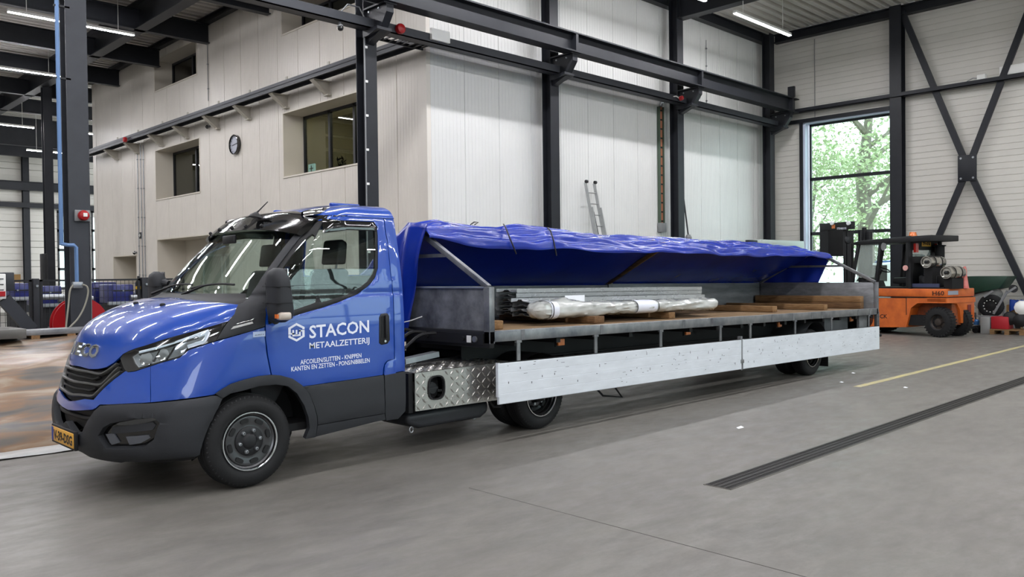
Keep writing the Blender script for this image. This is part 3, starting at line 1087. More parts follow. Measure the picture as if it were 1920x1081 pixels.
def skin(name, poly, m, parent, off=0., thick=.02, holes=(), mirror=True, centre=False, step=.05, edge=.004, label=None, round_n=0):
    """a panel of the cab skin; poly in pixels / ('z', z, t). centre: poly is a half that closes on the centre line"""
    P = [ut(p) for p in poly]
    if round_n: P = smooth_poly(P, round_n)
    Hs = [[ut(p) for p in h] for h in holes]
    if centre:
        P = [(u, max(t, 0)) for u, t in P]
        P = P + [(u, -t) for u, t in reversed(P) if t > 1e-6]
        Hs = Hs + [[(u, -t) for u, t in h] for h in Hs]
    P = [(u, t * TS) for u, t in P]
    Hs = [[(u, t * TS) for u, t in h] for h in Hs]
    V, Fs = tri_fill(P, Hs, step)
    rim = set()
    cnt = {}
    for f in Fs:
        for i in range(len(f)): cnt[(f[i], f[(i + 1) % len(f)])] = 1
    for (a, b) in cnt:
        if (b, a) not in cnt: rim |= {a, b}
    out = []
    for sgn in ((1, -1) if (mirror and not centre) else (1,)):
        idx = {v: i for i, v in enumerate(V)}
        vs, fs = shell(V, Fs, lambda p: body(p[0], sgn * p[1] / TS, off - (edge if idx[p] in rim else 0)), lambda p: body(p[0], sgn * p[1] / TS, off - thick))
        mb = MB()
        mb.add(vs, fs)
        o = mb.build(name, m, parent, smooth=True, angle=40, label=label)
        out.append(o)
    return out
def on_skin(name, pts, w, h, m, parent, off=.0, mirror=True, centre=False, n=3, label=None, taper=False):
    """a rounded bead that follows the skin through the points"""
    P = smooth_poly([ut(p) for p in pts], n, closed=False)
    if centre: P = [(u, -t) for u, t in reversed(P)][:-1] + P
    out = []
    for sgn in ((1, -1) if (mirror and not centre) else (1,)):
        rows = []
        c = [body(u, sgn * t, off) for u, t in P]
        c2 = [body(u, sgn * t, off + h) for u, t in P]
        for i in range(len(c)):
            d = (c[min(i + 1, len(c) - 1)] - c[max(i - 1, 0)]).normalized()
            nn = (c2[i] - c[i]).normalized()
            s_ = d.cross(nn).normalized()
            ww = w * (.35 if taper and i in (0, len(c) - 1) else 1)
            rows.append([c[i] - s_ * ww / 2 - nn * .01, c[i] - s_ * ww / 2 + nn * h * .6, c[i] - s_ * ww / 4 + nn * h, c[i] + s_ * ww / 4 + nn * h, c[i] + s_ * ww / 2 + nn * h * .6, c[i] + s_ * ww / 2 - nn * .01])
        mb = MB().grid(rows)
        k = len(mb.v)
        mb.f.append(tuple(range(6)))
        mb.f.append(tuple(k - 6 + i for i in range(6)))
        out.append(mb.build(name, m, parent, smooth=True, angle=50, label=label))
    return out

truck = thing('truck', 'blue light truck with single cab and white door lettering, pulling the flatbed trailer', 'truck', (2.92, YC, 0))

# --- hood, lamps, front panels
LAMP_TOP = [(439, 588), (428.5, 601), (400, 609.5), (360, 620.5), (310.7, 633.8), (275.7, 645.5), (252, 652.5), (239.4, 657.5), (229, 663)]
LIP = [(221, 670.5), (212, 679), (198, 687.5), (181.8, 690.8), (165, 691)]
LAMP_LOW = [(405, 638), (375, 646.5), (354.7, 653.8), (347, 660.3), (336.6, 669.4), (297.7, 679.7), (270, 688.5), (252.4, 694.3), (239.4, 696)]
hood = skin('hood', [('z', 1.437, 0), (400, 565), (425, 567), (446.5, 569.5), (444, 578)] + LAMP_TOP + LIP + [('z', .925, 0)], M_PAINT, truck, thick=.02, centre=True, edge=.006)[0]
for px, py in ((255, 569), (305, 572)):      # washer jets
    u, t = ut((px, py))
    p = body(u, t, .0)
    MB().lathe(p, (0, 0, 1), [(-.01, .022), (.012, .02), (.018, .008)], 10).build('washer_jet', M_RUBBER, truck, smooth=True)
skin('lamp_housing', LAMP_TOP + [(224, 671), (231, 690), (235, 694.5)] + LAMP_LOW[::-1], M_GLOSSB, truck, off=-.004, thick=.03)
LENS = [(393.6, 619), (383, 642), (350.8, 652), (343, 664), (333, 668), (290, 680), (260, 688.5), (254, 681), (248.5, 668.5), (262, 659.5), (303, 648), (350, 632)]
rf = skin('headlamp', LENS, M_REFL, truck, off=.0, thick=.01, edge=.002)
for a, b, w in (((262, 661), (330, 644), .022), ((330, 643.5), (392, 621), .03)):
    on_skin('light_guide', [a, ((a[0] + b[0]) / 2, (a[1] + b[1]) / 2), b], w, .006, M_LAMPW, truck, off=.003)
on_skin('light_guide', [(352, 650), (372, 643.5), (381, 640), (387, 632), (391, 622)], .026, .006, M_LAMPW, truck, off=.003)
on_skin('lamp_divider', [(262, 664.5), (300, 654.5), (340, 642), (372, 632)], .014, .008, M_GLOSSB, truck, off=.003)
on_skin('lamp_divider', [(301, 655), (296, 664), (288, 678)], .010, .008, M_GLOSSB, truck, off=.003)
on_skin('lamp_divider', [(328, 650), (322, 660), (313, 673)], .010, .008, M_GLOSSB, truck, off=.003)
for c, r in (((275, 673), .05), ((306, 665), .045)):
    for s in (1, -1):
        u, t = ut(c)
        p, q = body(u, s * t, -.002), body(u, s * t, .02)
        MB().lathe(p, q - p, [(0, r), (.01, r), (.004, r * .6), (.006, .002)], 20).build('lamp_projector', M_CHROME, truck, smooth=True)
skin('lamp_lens', [(l[0], l[1]) for l in LENS], M_LENS, truck, off=.016, thick=.003, edge=.004)
GR_OUT = [(235, 695), (214, 710), (194, 727.5), (183, 739), (174.6, 748)]
skin('grille', [('z', .917, 0), (165, 692.3), (181.8, 692), (198, 689), (212, 680.5), (221, 672), (230, 690)] + GR_OUT + [(158, 746.5), ('z', .665, 0)], M_RIMD, truck, off=-.035, thick=.01, centre=True)
M_SLAT = mat('grille_slat_grey', '#4a4a48', .4, spec=.5)
for pts, w in (([('z', .895, 0), (165, 696.5), (184.5, 700.5), (196, 697), (208, 689), (219, 680.5)], .020),
               ([('z', .81, 0), (162, 718), (184.5, 721), (196, 714), (210, 699), (222.5, 687.5)], .020),
               ([('z', .715, 0), (152, 740), (172, 741.5), (186, 730), (205, 712), (226, 695)], .022)):
    on_skin('grille_slat', pts, w, .02, M_SLAT, truck, off=-.015, centre=True, taper=True)
for pts in ([('z', .855, 0), (160, 707), (172, 709.5), (183, 706)], [('z', .765, 0), (155, 729), (166, 731), (176, 727)]):
    on_skin('grille_slat', pts, .016, .012, M_RUBBER, truck, off=-.02, centre=True)
# the blue panel round the grille, the wings
BTOP = [(281.5, 753.5), (240, 755.5), (186, 757.5), (179, 764), (172, 767.5), (156.7, 768.5)]
skin('front_panel', [('z', .665, 0), (158, 747), (174.6, 749)] + GR_OUT[::-1][1:] + [(239.4, 697.5), (252.4, 696), (270, 690), (281.5, 686.5)] + BTOP + [('z', .60, 0)], M_PAINT, truck, centre=True, thick=.02)
FLARE_O = [(403, 738), (415.5, 729), (433, 719), (457.7, 711), (484, 704.5), (508.8, 702.2), (524.5, 703), (546.5, 709), (564, 721), (577.6, 736.6), (586.5, 759), (592, 779), (593, 794), (589.8, 817.7)]
FLARE_I = [(571, 821), (578.7, 801), (576.5, 781), (568.7, 759), (555, 736.6), (537.6, 723), (515, 720), (484, 723), (455, 731), (430, 737), (416, 745.5)]
skin('wing', [(282.3, 686.3), (297.7, 680.8), (336.6, 670.5), (347, 661.5), (355.5, 655), (405.5, 639.5), (450, 627), (496.5, 613), (499, 650), (503.5, 680), (508, 702)] + FLARE_O[:5][::-1] + [(403, 739), (350, 746.5), (282.3, 753.4)], M_PAINT, truck, thick=.02)
skin('wheel_arch', FLARE_O + FLARE_I, M_CLAD, truck, off=.022, thick=.05, step=.04)
# --- bumper
FOG = [(185.8, 816), (192, 828), (201, 839.7), (235, 840), (270.5, 837), (288.6, 824.4), (299.7, 792), (290, 782.8), (250, 786), (209.4, 792.5), (195.5, 800.8)]
skin('bumper', [('z', .515, 0), (140, 811.5), (151, 813), (157, 808), (168, 786), (179, 770), (190, 760.5), (240, 757.5), (281.5, 756), (350, 749), (403, 741), (418, 743), (411, 758), (400, 779), (384, 815), (374, 851), (368, 854), (300, 860), (215, 861.5), (173, 858.3), ('z', .275, 0)], M_CLAD, truck, off=.022, thick=.06, centre=True, holes=[FOG], edge=.012)
skin('air_intake', [('z', .6, 0), (156, 769), (172, 769), (181, 768), (168, 788), (157, 810), (151, 816), ('z', .50, 0)], M_RIMD, truck, off=-.06, thick=.01, centre=True)
on_skin('intake_bar', [('z', .565, 0), (150, 784), (166, 784)], .03, .02, M_RUBBER, truck, off=-.05, centre=True)
skin('fog_recess', [(184, 815), (192, 830), (201, 841), (235, 841.5), (271, 838.5), (290, 825.5), (301, 791), (291, 781.5), (250, 784.5), (209, 791), (194, 799.5)], M_GLOSSB, truck, off=-.03, thick=.01)
skin('fog_trim', [(207, 801), (285, 791), (291, 797), (285, 806), (205, 814)], M_CLAD, truck, off=-.012, thick=.02)
M_FOGL = mat('smoked_fog_lens', '#55585f', .25, spec=.7)
skin('fog_lamp', [(194, 815), (209, 813), (220, 831), (206, 835.5)], M_FOGL, truck, off=-.014, thick=.015)
skin('fog_lamp', [(233, 820), (276, 816.5), (280, 822), (262, 832), (240, 835.5)], M_FOGL, truck, off=-.014, thick=.015)
skin('bumper_lip', [('z', .28, 0), (173, 860), (215, 863), (300, 861.5), (368, 856), (366, 862), (300, 870), (200, 868), ('z', .235, 0)], M_RUBBER, truck, off=-.01, thick=.03, centre=True)
# number plate
px_ = 1.905
pl = MB().box(px_, px_ + .012, YC - .26, YC + .26, .345, .455).build('number_plate', M_PLATE, truck, bev=.004)
MB().box(px_ + .004, px_ + .03, YC - .275, YC + .275, .33, .47).build('plate_holder', M_RUBBER, truck, bev=.004)
MB().box(px_ - .001, px_ + .002, YC + .215, YC + .258, .348, .452).build('plate_band', mat('eu_blue', '#1a3a8c', .5), pl)
V, Fs = text_mesh('V-39-DSG', .1, bold=.004)
w = max(v[0] for v in V)
mb = MB()
mb.add([(px_ - .0015, YC + .20 - v[0] * .44 / w, .366 + v[1] * .95) for v in V], Fs)
mb.build('plate_lettering', M_INK, pl)
# hood badge lettering, silver
V, Fs = text_mesh('IVECO', .13, bold=.006)
w = max(v[0] for v in V)
u0 = u_of_z(1.0)
mb = MB()
n = len(V)
fn = lambda v, o: body(u_of_z(1.005) + v[1] * 1.0, (w / 2 - v[0]) * -.30 / w / 1.0 * 1.0, o)
vs, fs = shell(V, Fs, lambda p: fn(p, .010), lambda p: fn(p, -.002))
mb.add(vs, fs)
mb.build('badge_lettering', M_CHROME, truck)

# --- cowl and A pillar cover, dark grey
skin('pillar_cover', [(447, 570), (440, 588), (429, 602), (406, 637.5), (450, 625.5), (497, 611), (497.5, 580), (504, 541), (517, 504), (540, 473), (563.5, 443.5), (592, 412.5), (586, 410), (580, 411), (562, 428), (553, 438), (533, 462), (505, 500), (478, 540), (466, 557), (456, 567)], M_CLAD, truck, off=.004, thick=.03, step=.04)
skin('cowl', [('z', 1.437, 0), (400, 566), (425, 568), (447, 571), (456, 568), (466, 558.5), ('z', 1.475, .55), ('z', 1.475, 0)], M_RUBBER, truck, off=-.012, thick=.02, centre=True)
# --- windscreen
WS = [('z', 1.475, 0), ('z', 1.475, .55), (463, 559), (478, 539), (505, 499), (533, 461), (552, 438), ('z', 2.02, .62), ('z', 2.03, 0)]
skin('windscreen', WS, M_CGLASS2, truck, off=-.008, thick=.006, centre=True, edge=0)
WI = [('z', 1.50, 0), ('z', 1.50, .53), (459, 555), (473, 537), (499, 498), (521, 466), (531, 451), ('z', 1.985, .56), ('z', 1.99, 0)]
# --- doors
DOOR = [(499, 612.5), (501.5, 650), (506, 680), (510.5, 702.3), (524.5, 703.8), (546.5, 710), (564, 722), (568, 724), (620, 716.5), (680, 708), (718, 702.2), (719, 690), (721.5, 681), (727, 675.5), (739.5, 672.5), (739, 640), (738.5, 600), (735.4, 536.5), (730, 488), (726, 451), (721.5, 425), (717.8, 401.5), (680, 401.8), (640, 402), (613, 403.5), (600, 408), (589, 412.5), (562, 442.5), (538, 473), (515, 504), (502, 541), (498, 580)]
WIN = [(504, 608), (530, 599), (552, 592), (604, 577), (635, 566.5), (661, 555), (680, 544.5), (694, 533), (704, 520), (709.3, 502), (709.5, 470), (708.8, 440), (707, 424.5), (699, 415.5), (650, 413.5), (603, 411), (590, 413.2), (563, 443.4), (539.2, 473.7), (516.2, 504.6), (503.2, 541.5), (499.5, 578)]
QG = [(548, 582), (570, 575), (592, 567), (592, 500), (590.5, 440), (585, 437), (566, 452), (546, 478), (527, 505), (524, 540), (530, 588)]
MG = [(604.5, 566.5), (635, 557), (660, 547), (676, 538.5), (690, 527), (700, 514), (704.3, 500), (705, 470), (704.3, 440), (703, 427), (697, 421), (650, 419), (604, 417)]
door = skin('door', DOOR, M_PAINT, truck, thick=.03, holes=[WIN], step=.045)
skin('door_card', DOOR, M_DASH, truck, off=-.036, thick=.008, holes=[WIN], step=.07)
skin('window_frame', WIN, M_RUBBER, truck, off=-.006, thick=.03, holes=[QG, MG], step=.045)
skin('side_window', MG, M_CGLASS, truck, off=-.012, thick=.005, edge=0)
skin('quarter_window', QG, M_CGLASS, truck, off=-.012, thick=.005, edge=0)
skin('wind_deflector', [(604, 412.5), (650, 415), (699, 417), (705, 426), (704.5, 434), (650, 432), (604, 438)], M_GLOSSB, truck, off=.022, thick=.004, edge=.006)
skin('door_cladding', [(568.5, 724.5), (620, 717.3), (680, 708.8), (718.3, 703), (720, 740), (721, 773.8), (660, 784), (595.5, 795.5), (594.5, 780), (588.5, 759), (579.5, 737)], M_CLAD, truck, off=.012, thick=.03)
skin('sill', [(595.8, 797), (660, 785.5), (721, 775.2), (723, 786), (700, 791), (640, 806), (592, 818)], M_CLAD, truck, off=.006, thick=.05)
skin('rear_corner', [(719.2, 401.5), (723, 425), (727.3, 451), (731.3, 488), (736.7, 536.5), (740, 600), (740.5, 640), (741, 672.5), (728, 677), (722.5, 684), (720.5, 701.5), ('z', .755, 1 + SIDE_T), ('z', 2.095, 1 + SIDE_T)], M_PAINT, truck, thick=.03)
skin('fuel_flap', [(729, 677.2), (741.3, 674), (743.3, 714.5), (722.5, 717), (721.3, 702), (723.5, 685)], M_PAINT, truck, off=.003, thick=.01)
skin('corner_cladding', [(720.7, 703), (722, 775), (724, 787.5), ('z', .34, 1 + SIDE_T - .06), ('z', .40, 1 + SIDE_T), ('z', .748, 1 + SIDE_T)], M_CLAD, truck, off=.01, thick=.04)
# door handle
u, t = ut((720, 614))
hz = z_of_u(u)
hx = body(u, t).x
yh = body(u, t).y
for s in (1, -1):
    yy = (lambda o: yh - o if s == 1 else 2 * YC - (yh - o))
    pts = [(hx - .055, hz - .13), (hx - .05, hz + .09), (hx - .03, hz + .12), (hx + .035, hz + .125), (hx + .055, hz + .1), (hx + .06, hz - .11), (hx + .035, hz - .14), (hx - .03, hz - .145)]
    mb = MB()
    mb.prism(pts, 'y', yy(.006), yy(-.02))
    h = mb.build('door_handle', M_BLACK, door[0 if s == 1 else 1], bev=.008, seg=3)
    mb = MB()
    mb.prism([(hx - .032, hz - .085), (hx - .028, hz + .1), (hx + .03, hz + .1), (hx + .036, hz - .085)], 'y', yy(.009), yy(.004))
    mb.build('handle_pocket', M_RIMD, h)
    mb = MB()
    mb.box(hx - .002, hx + .026, min(yy(.012), yy(.03)), max(yy(.012), yy(.03)), hz - .09, hz + .11)
    mb.build('handle_grip', M_BLACK, h, bev=.009)
    MB().lathe((hx + .005, yy(.006), hz - .115), (0, -1 if s == 1 else 1, 0), [(0, .011), (.006, .011)], 12).build('key_lock', M_CHROME, h)
# back wall, roof
RWIN = [(YC - .66, 1.60), (YC + .66, 1.60), (YC + .68, 1.64), (YC + .62, 2.02), (YC + .58, 2.05), (YC - .58, 2.05), (YC - .62, 2.02), (YC - .68, 1.64)]
outl = [(YC - _fw(z) + .012, z) for z in np.linspace(.4, 2.1, 15)] + [(YC + _fw(z) - .012, z) for z in np.linspace(2.1, .4, 15)]
V, Fs = tri_fill(outl, [RWIN], .12)
vs, fs = shell(V, Fs, lambda p: (XR + .006, p[0], p[1]), lambda p: (XR - .008, p[0], p[1]))
MB().add(vs, fs).build('cab_back_wall', M_PAINT, truck)
V, Fs = tri_fill([(YC + (a - YC) * 1.04, 1.82 + (b - 1.82) * 1.06) for a, b in RWIN], [], .3)
vs, fs = shell(V, Fs, lambda p: (XR + .012, p[0], p[1]), lambda p: (XR + .008, p[0], p[1]))
MB().add(vs, fs).build('rear_window', M_CGLASS, truck)
def roof_rows(z0, z1, ta, n):
    rows = []
    for u in np.linspace(u_of_z(z0), u_of_z(z1), n):
        rows.append([body(u, t) for t in np.concatenate([np.linspace(-ta, -1, 14)[:-1], np.linspace(-1, 1, 41), np.linspace(1, ta, 14)[1:]])])
    return rows
mb = MB()
rows = roof_rows(2.098, 2.229, 1 + SIDE_T, 22)
mb.grid(rows)
mb.add(rows[-1], [tuple(range(len(rows[-1])))])
for r0, r1 in zip(rows[:-1], rows[1:]):     # close the back
    mb.add([r0[0], r0[-1], r1[-1], r1[0]], [(0, 1, 2, 3)])
mb.build('roof', M_PAINT, truck, smooth=True, angle=60, weld=True)
on_skin('roof_gutter', [('z', 2.096, 1.15), ('z', 2.094, 1.7), ('z', 2.094, 1 + SIDE_T)], .012, .006, M_PAINT, truck, off=.0)
for y in (YC - .5, YC + .5): MB().box(3.95, 4.25, y - .02, y + .02, 2.21, 2.236).build('roof_rib', M_PAINT, truck, bev=.01)
# header above the windscreen, visor, corner lamp, aerial
skin('screen_header', [('z', 2.02, 0), ('z', 2.015, .62), (552, 438), (562, 428), (581, 411.5), (590, 411.5), ('z', 2.098, 1.2), ('z', 2.1, .9), ('z', 2.1, 0)], M_GLOSSB, truck, off=.002, thick=.02, centre=True)
rows = []
for s in np.linspace(-1, 1, 41):
    v = .85 * s
    k = abs(s) ** 3
    back = Vector((3.66 + .05 * k, YC - v * .93, 2.165 - .085 * k))
    top = Vector((3.50 + .08 * k, YC - v * .97, 2.14 - .09 * k))
    mid = Vector((3.38 + .08 * k, YC - v, 2.06 - .08 * k))
    lip = Vector((3.285 + .14 * k, YC - v * (1.0 if abs(s) < .95 else .99), 1.99 - .06 * k))
    b2 = lip + Vector((.03, 0, -.012))
    m2 = mid + Vector((.05, 0, -.03))
    rows.append(smooth_poly([tuple(x) for x in (back, top, mid, lip)], 5, closed=False) + [tuple(b2), tuple(m2), tuple(back + Vector((.02, 0, -.03)))])
mb = MB().grid(rows)
mb.f.append(tuple(range(len(rows[0]))))
mb.f.append(tuple(len(mb.v) - len(rows[0]) + i for i in range(len(rows[0]))))
vis = mb.build('sun_visor', M_GLOSSB, truck, smooth=True, angle=50)
for v in (-.62, -.36, -.1, .16, .42):
    k = abs(v / .85) ** 3
    MB().lathe((3.325 + .11 * k, YC - v, 2.026 - .07 * k), (-.75, 0, .66), [(-.006, .016), (.010, .014), (.014, .006)], 12).build('rivet', M_RUBBER, vis, smooth=True)
MB().box(3.392, 3.41, YC - .45, YC - .22, 2.068, 2.085).build('visor_slot', M_RUBBER, vis, bev=.004)
for s in (1, -1):
    rows = []
    for k in range(9):
        f = k / 8
        x = 3.56 + .27 * f
        w = .075 * math.sin(math.pi * min(max(f, .04), .96)) ** .6
        z = 2.112 + .058 * f ** .8
        y = YC - s * (.70 - .03 * f)
        rows.append([(x, y - w, z - .03), (x, y - w * .8, z + .004), (x, y, z + .016), (x, y + w * .8, z + .008), (x, y + w, z - .03)])
    MB().grid(rows).build('corner_lamp', M_CHROME, truck, smooth=True, angle=80)
p = at(479, 401, 'y', YC - .25)
q = at(502, 378, 'y', YC - .25)
MB().lathe((p.x, p.y, p.z - .03), (.2, 0, 1), [(0, .06), (.02, .05), (.045, .015), (.05, .005)], 12).build('aerial_foot', M_RUBBER, truck, smooth=True)
MB().tube([p, p + (q - p) * .3, q], [.012, .006, .004], 6).build('aerial', M_RUBBER, truck)
# --- mirrors
for s in (1, -1):
    ym = 5.815 - .16
    Y = (lambda y: y if s == 1 else 2 * YC - y)
    c = at(522, 553, 'y', ym)
    rows = []
    H = .205
    for k in range(15):
        f = k / 14
        z = c.z - H + 2 * H * f
        e = (1 - abs(2 * f - 1) ** 8) ** .5
        hw = (.098 + .012 * math.sin(math.pi * f)) * max(.35, e) * (1.0 if f < .85 else .93)
        dp = .075 * max(.3, e) * (1.15 - .3 * f)
        cx = c.x + .02 - .03 * f
        ring = []
        for j in range(20):
            th = 2 * math.pi * j / 20
            cs, sn = math.cos(th), math.sin(th)
            r = (abs(cs) ** 3.2 + abs(sn) ** 3.2) ** (-1 / 3.2)
            ring.append((cx - dp * cs * r, Y(ym + hw * sn * r), z))
        rows.append(ring + [ring[0]])
    mb = MB().grid(rows)
    mb.f.append(tuple(range(20)))
    k = len(mb.v) - 21
    mb.f.append(tuple(k + i for i in range(20)))
    mir = mb.build('door_mirror', M_CLAD, truck, smooth=True, angle=50, weld=True)
    for f in (.36, .66):
        z = c.z - H + 2 * H * f
        MB().box(c.x - .072, c.x + .06, min(Y(ym - .112), Y(ym + .112)), max(Y(ym - .112), Y(ym + .112)), z - .002, z + .002).build('seam', M_RUBBER, mir)
    mb = MB()
    mb.prism([(c.x - .06, c.z - .185), (c.x - .05, c.z - .125), (c.x + .05, c.z - .125), (c.x + .05, c.z - .185)], 'y', min(Y(ym - .116), Y(ym - .05)), max(Y(ym - .116), Y(ym - .05)))
    mb.build('mirror_indicator', mat('indicator_lens', '#b5a99c', .2, coat=1), mir, bev=.02, seg=3)
    MB().box(c.x - .066, c.x - .055, min(Y(ym - .10), Y(ym - .06)), max(Y(ym - .10), Y(ym - .06)), c.z - .17, c.z - .14).build('indicator_bulb', mat('amber_bulb', '#d9702a', .3), mir)
    for dz in (-.19, .10):
        MB().tube([(c.x + .02, Y(ym + .08), c.z + dz), (c.x + .03, Y(ym + .2), c.z + dz * .9), (c.x + .06, Y(5.83), c.z + dz * .8)], [.035, .03, .045], 10).build('mirror_arm', M_CLAD, mir, smooth=True)
    MB().box(c.x + .035, c.x + .04, min(Y(ym - .08), Y(ym + .08)), max(Y(ym - .08), Y(ym + .08)), c.z - .08, c.z + .2).build('mirror_glass', M_CHROME, mir)
# --- wipers
for v0, v1, z0 in ((-.55, .05, 1.478), (.1, .68, 1.478)):
    a = Vector((2.90, YC - v0 - .0, 1.455))
    b_ = body(u_of_z(1.53), 0, .012)
    pts = []
    for k in range(7):
        f = k / 6
        v = v0 + (v1 - v0) * f
        z = 1.49 + .035 * math.sin(f * 2.2)
        W, q, xf, L = _fw(z), _fq(z), _fx(z), _fl(z)
        x = xf + L * (1 - max(0, 1 - (abs(v) / W) ** q) ** .5)
        pts.append((x - .014, YC - v, z + .012))
    wp = MB().tube(pts, .009, 6).build('wiper', M_RUBBER, truck)
    MB().tube([(2.845, YC - v0 + .12, 1.452), pts[2]], [.014, .008], 6).build('wiper_arm', M_RUBBER, wp)
# --- lettering on the doors
def door_text(body_txt, px0, px1, py, height, parent, name, bold=.0, ref=5.81):
    a, b = at(px0, py[0], 'y', ref), at(px1, py[1], 'y', ref)
    V, Fs = text_mesh(body_txt, 1.0, bold=bold)
    xs = [v[0] for v in V]
    lo, hi = min(xs), max(xs)
    hh = max(v[1] for v in V)
    for s in (1, -1):
        mb = MB()
        vs = []
        for v in V:
            f = (v[0] - lo) / (hi - lo)
            if s == -1: f = 1 - f
            x = a.x + (b.x - a.x) * f
            z = a.z + (b.z - a.z) * f + v[1] / hh * height
            W = _fw(z)
            vs.append((x, YC - s * (W + .0018), z))
        mb.add(vs, Fs)
        mb.build(name, M_LETTER, parent[0 if s == 1 else 1])
ST = [at(580, 633, 'y', 5.81), at(580, 609, 'y', 5.81)]
door_text('STACON', 580, 692, (633.5, 621.5), .100, door, 'door_lettering', .02)
door_text('METAALZETTERIJ', 580, 692.5, (653.5, 642.5), .048, door, 'door_lettering', .012)
door_text('AFCOILEN/SLITTEN - KNIPPEN', 563, 677.5, (683, 669.5), .036, door, 'door_lettering', .012)
door_text('KANTEN EN ZETTEN - PONS/NIBBELEN', 546, 693, (696, 678.5), .036, door, 'door_lettering', .012)
# hexagon emblem: outer ring with openings and a W form inside
def emblem(s):
    def pt(px, py):
        p = at(px, py, 'y', 5.81)
        return p
    c = pt(555.8, 622.5)
    k = (pt(571, 622).x - pt(540.5, 623).x) / 2
    hz = (pt(555.8, 605).z - pt(555.8, 640).z) / 2
    def q(x, y): return (c.x + x * k, YC - s * (_fw(c.z) + .0018), c.z + y * hz)
    mb = MB()
    polys = [[(-1, .12), (-1, .52), (0, 1), (1, .52), (1, .28), (.72, .28), (.72, .40), (0, .74), (-.70, .40), (-.70, .12)],
             [(1, -.12), (1, -.52), (0, -1), (-1, -.52), (-1, -.28), (-.72, -.28), (-.72, -.40), (0, -.74), (.70, -.40), (.70, -.12)],
             [(-1, .12), (-.70, .12), (-.70, -.05), (-.30, -.05), (-.30, -.22), (-1, -.22)],
             [(1, -.12), (.70, -.12), (.70, .05), (.30, .05), (.30, .22), (1, .22)],
             [(-.52, .26), (-.30, .26), (-.30, -.22), (.30, -.22), (.30, .26), (.52, .26), (.52, -.42), (-.52, -.42)][::1],
             [(-.1, .26), (.1, .26), (.1, -.3), (-.1, -.3)]]
    for P in polys:
        V, Fs = tri_fill(P, (), .3)
        mb.add([q(*v) for v in V], Fs)
    mb.build('door_emblem', M_LETTER, door[0 if s == 1 else 1])
emblem(1)
emblem(-1)
# small badges on the wing and cover
def flat_badge(name, quad, m, off=.004):
    P = [ut(p) for p in quad]
    for s in (1, -1):
        mb = MB().add([body(u, s * t, off) for u, t in P], [(0, 1, 2, 3)])
        mb.build(name, m, truck)
M_STK = mat('pale_blue_sticker', '#b9c9e6', .5)
flat_badge('dealer_sticker', [(474, 622), (497, 620), (497, 630), (474, 632)], M_STK, .003)
flat_badge('engine_badge', [(432, 617.5), (437, 612), (472, 602.5), (474, 606)], M_CHROME, .009)
on_skin('engine_badge_flag', [(443, 607.5), (458, 603), (471, 600), (476, 596)], .007, .004, M_CHROME, truck, off=.006, taper=True)
def skin_text(txt, p0, p1, hgt, m, parent, name, off=.006):
    (u0, t0), (u1, t1) = ut(p0), ut(p1)
    V, Fs = text_mesh(txt, 1.0, bold=.01)
    lo, hi = min(v[0] for v in V), max(v[0] for v in V)
    mb = MB()
    mb.add([body(u0 + (u1 - u0) * (v[0] - lo) / (hi - lo) + v[1] * hgt, t0 + (t1 - t0) * (v[0] - lo) / (hi - lo), off) for v in V], Fs)
    mb.build(name, m, parent)
skin_text('DAILY', (392, 631), (408, 625), .022, M_CHROME, truck, 'lamp_lettering', .004)
skin_text('40·160', (445, 608), (468, 601.5), .018, M_CHROME, truck, 'cover_lettering', .008)
skin_text('EURO 6', (477, 629), (494, 627.2), .014, M_INK, truck, 'sticker_lettering', .0045)
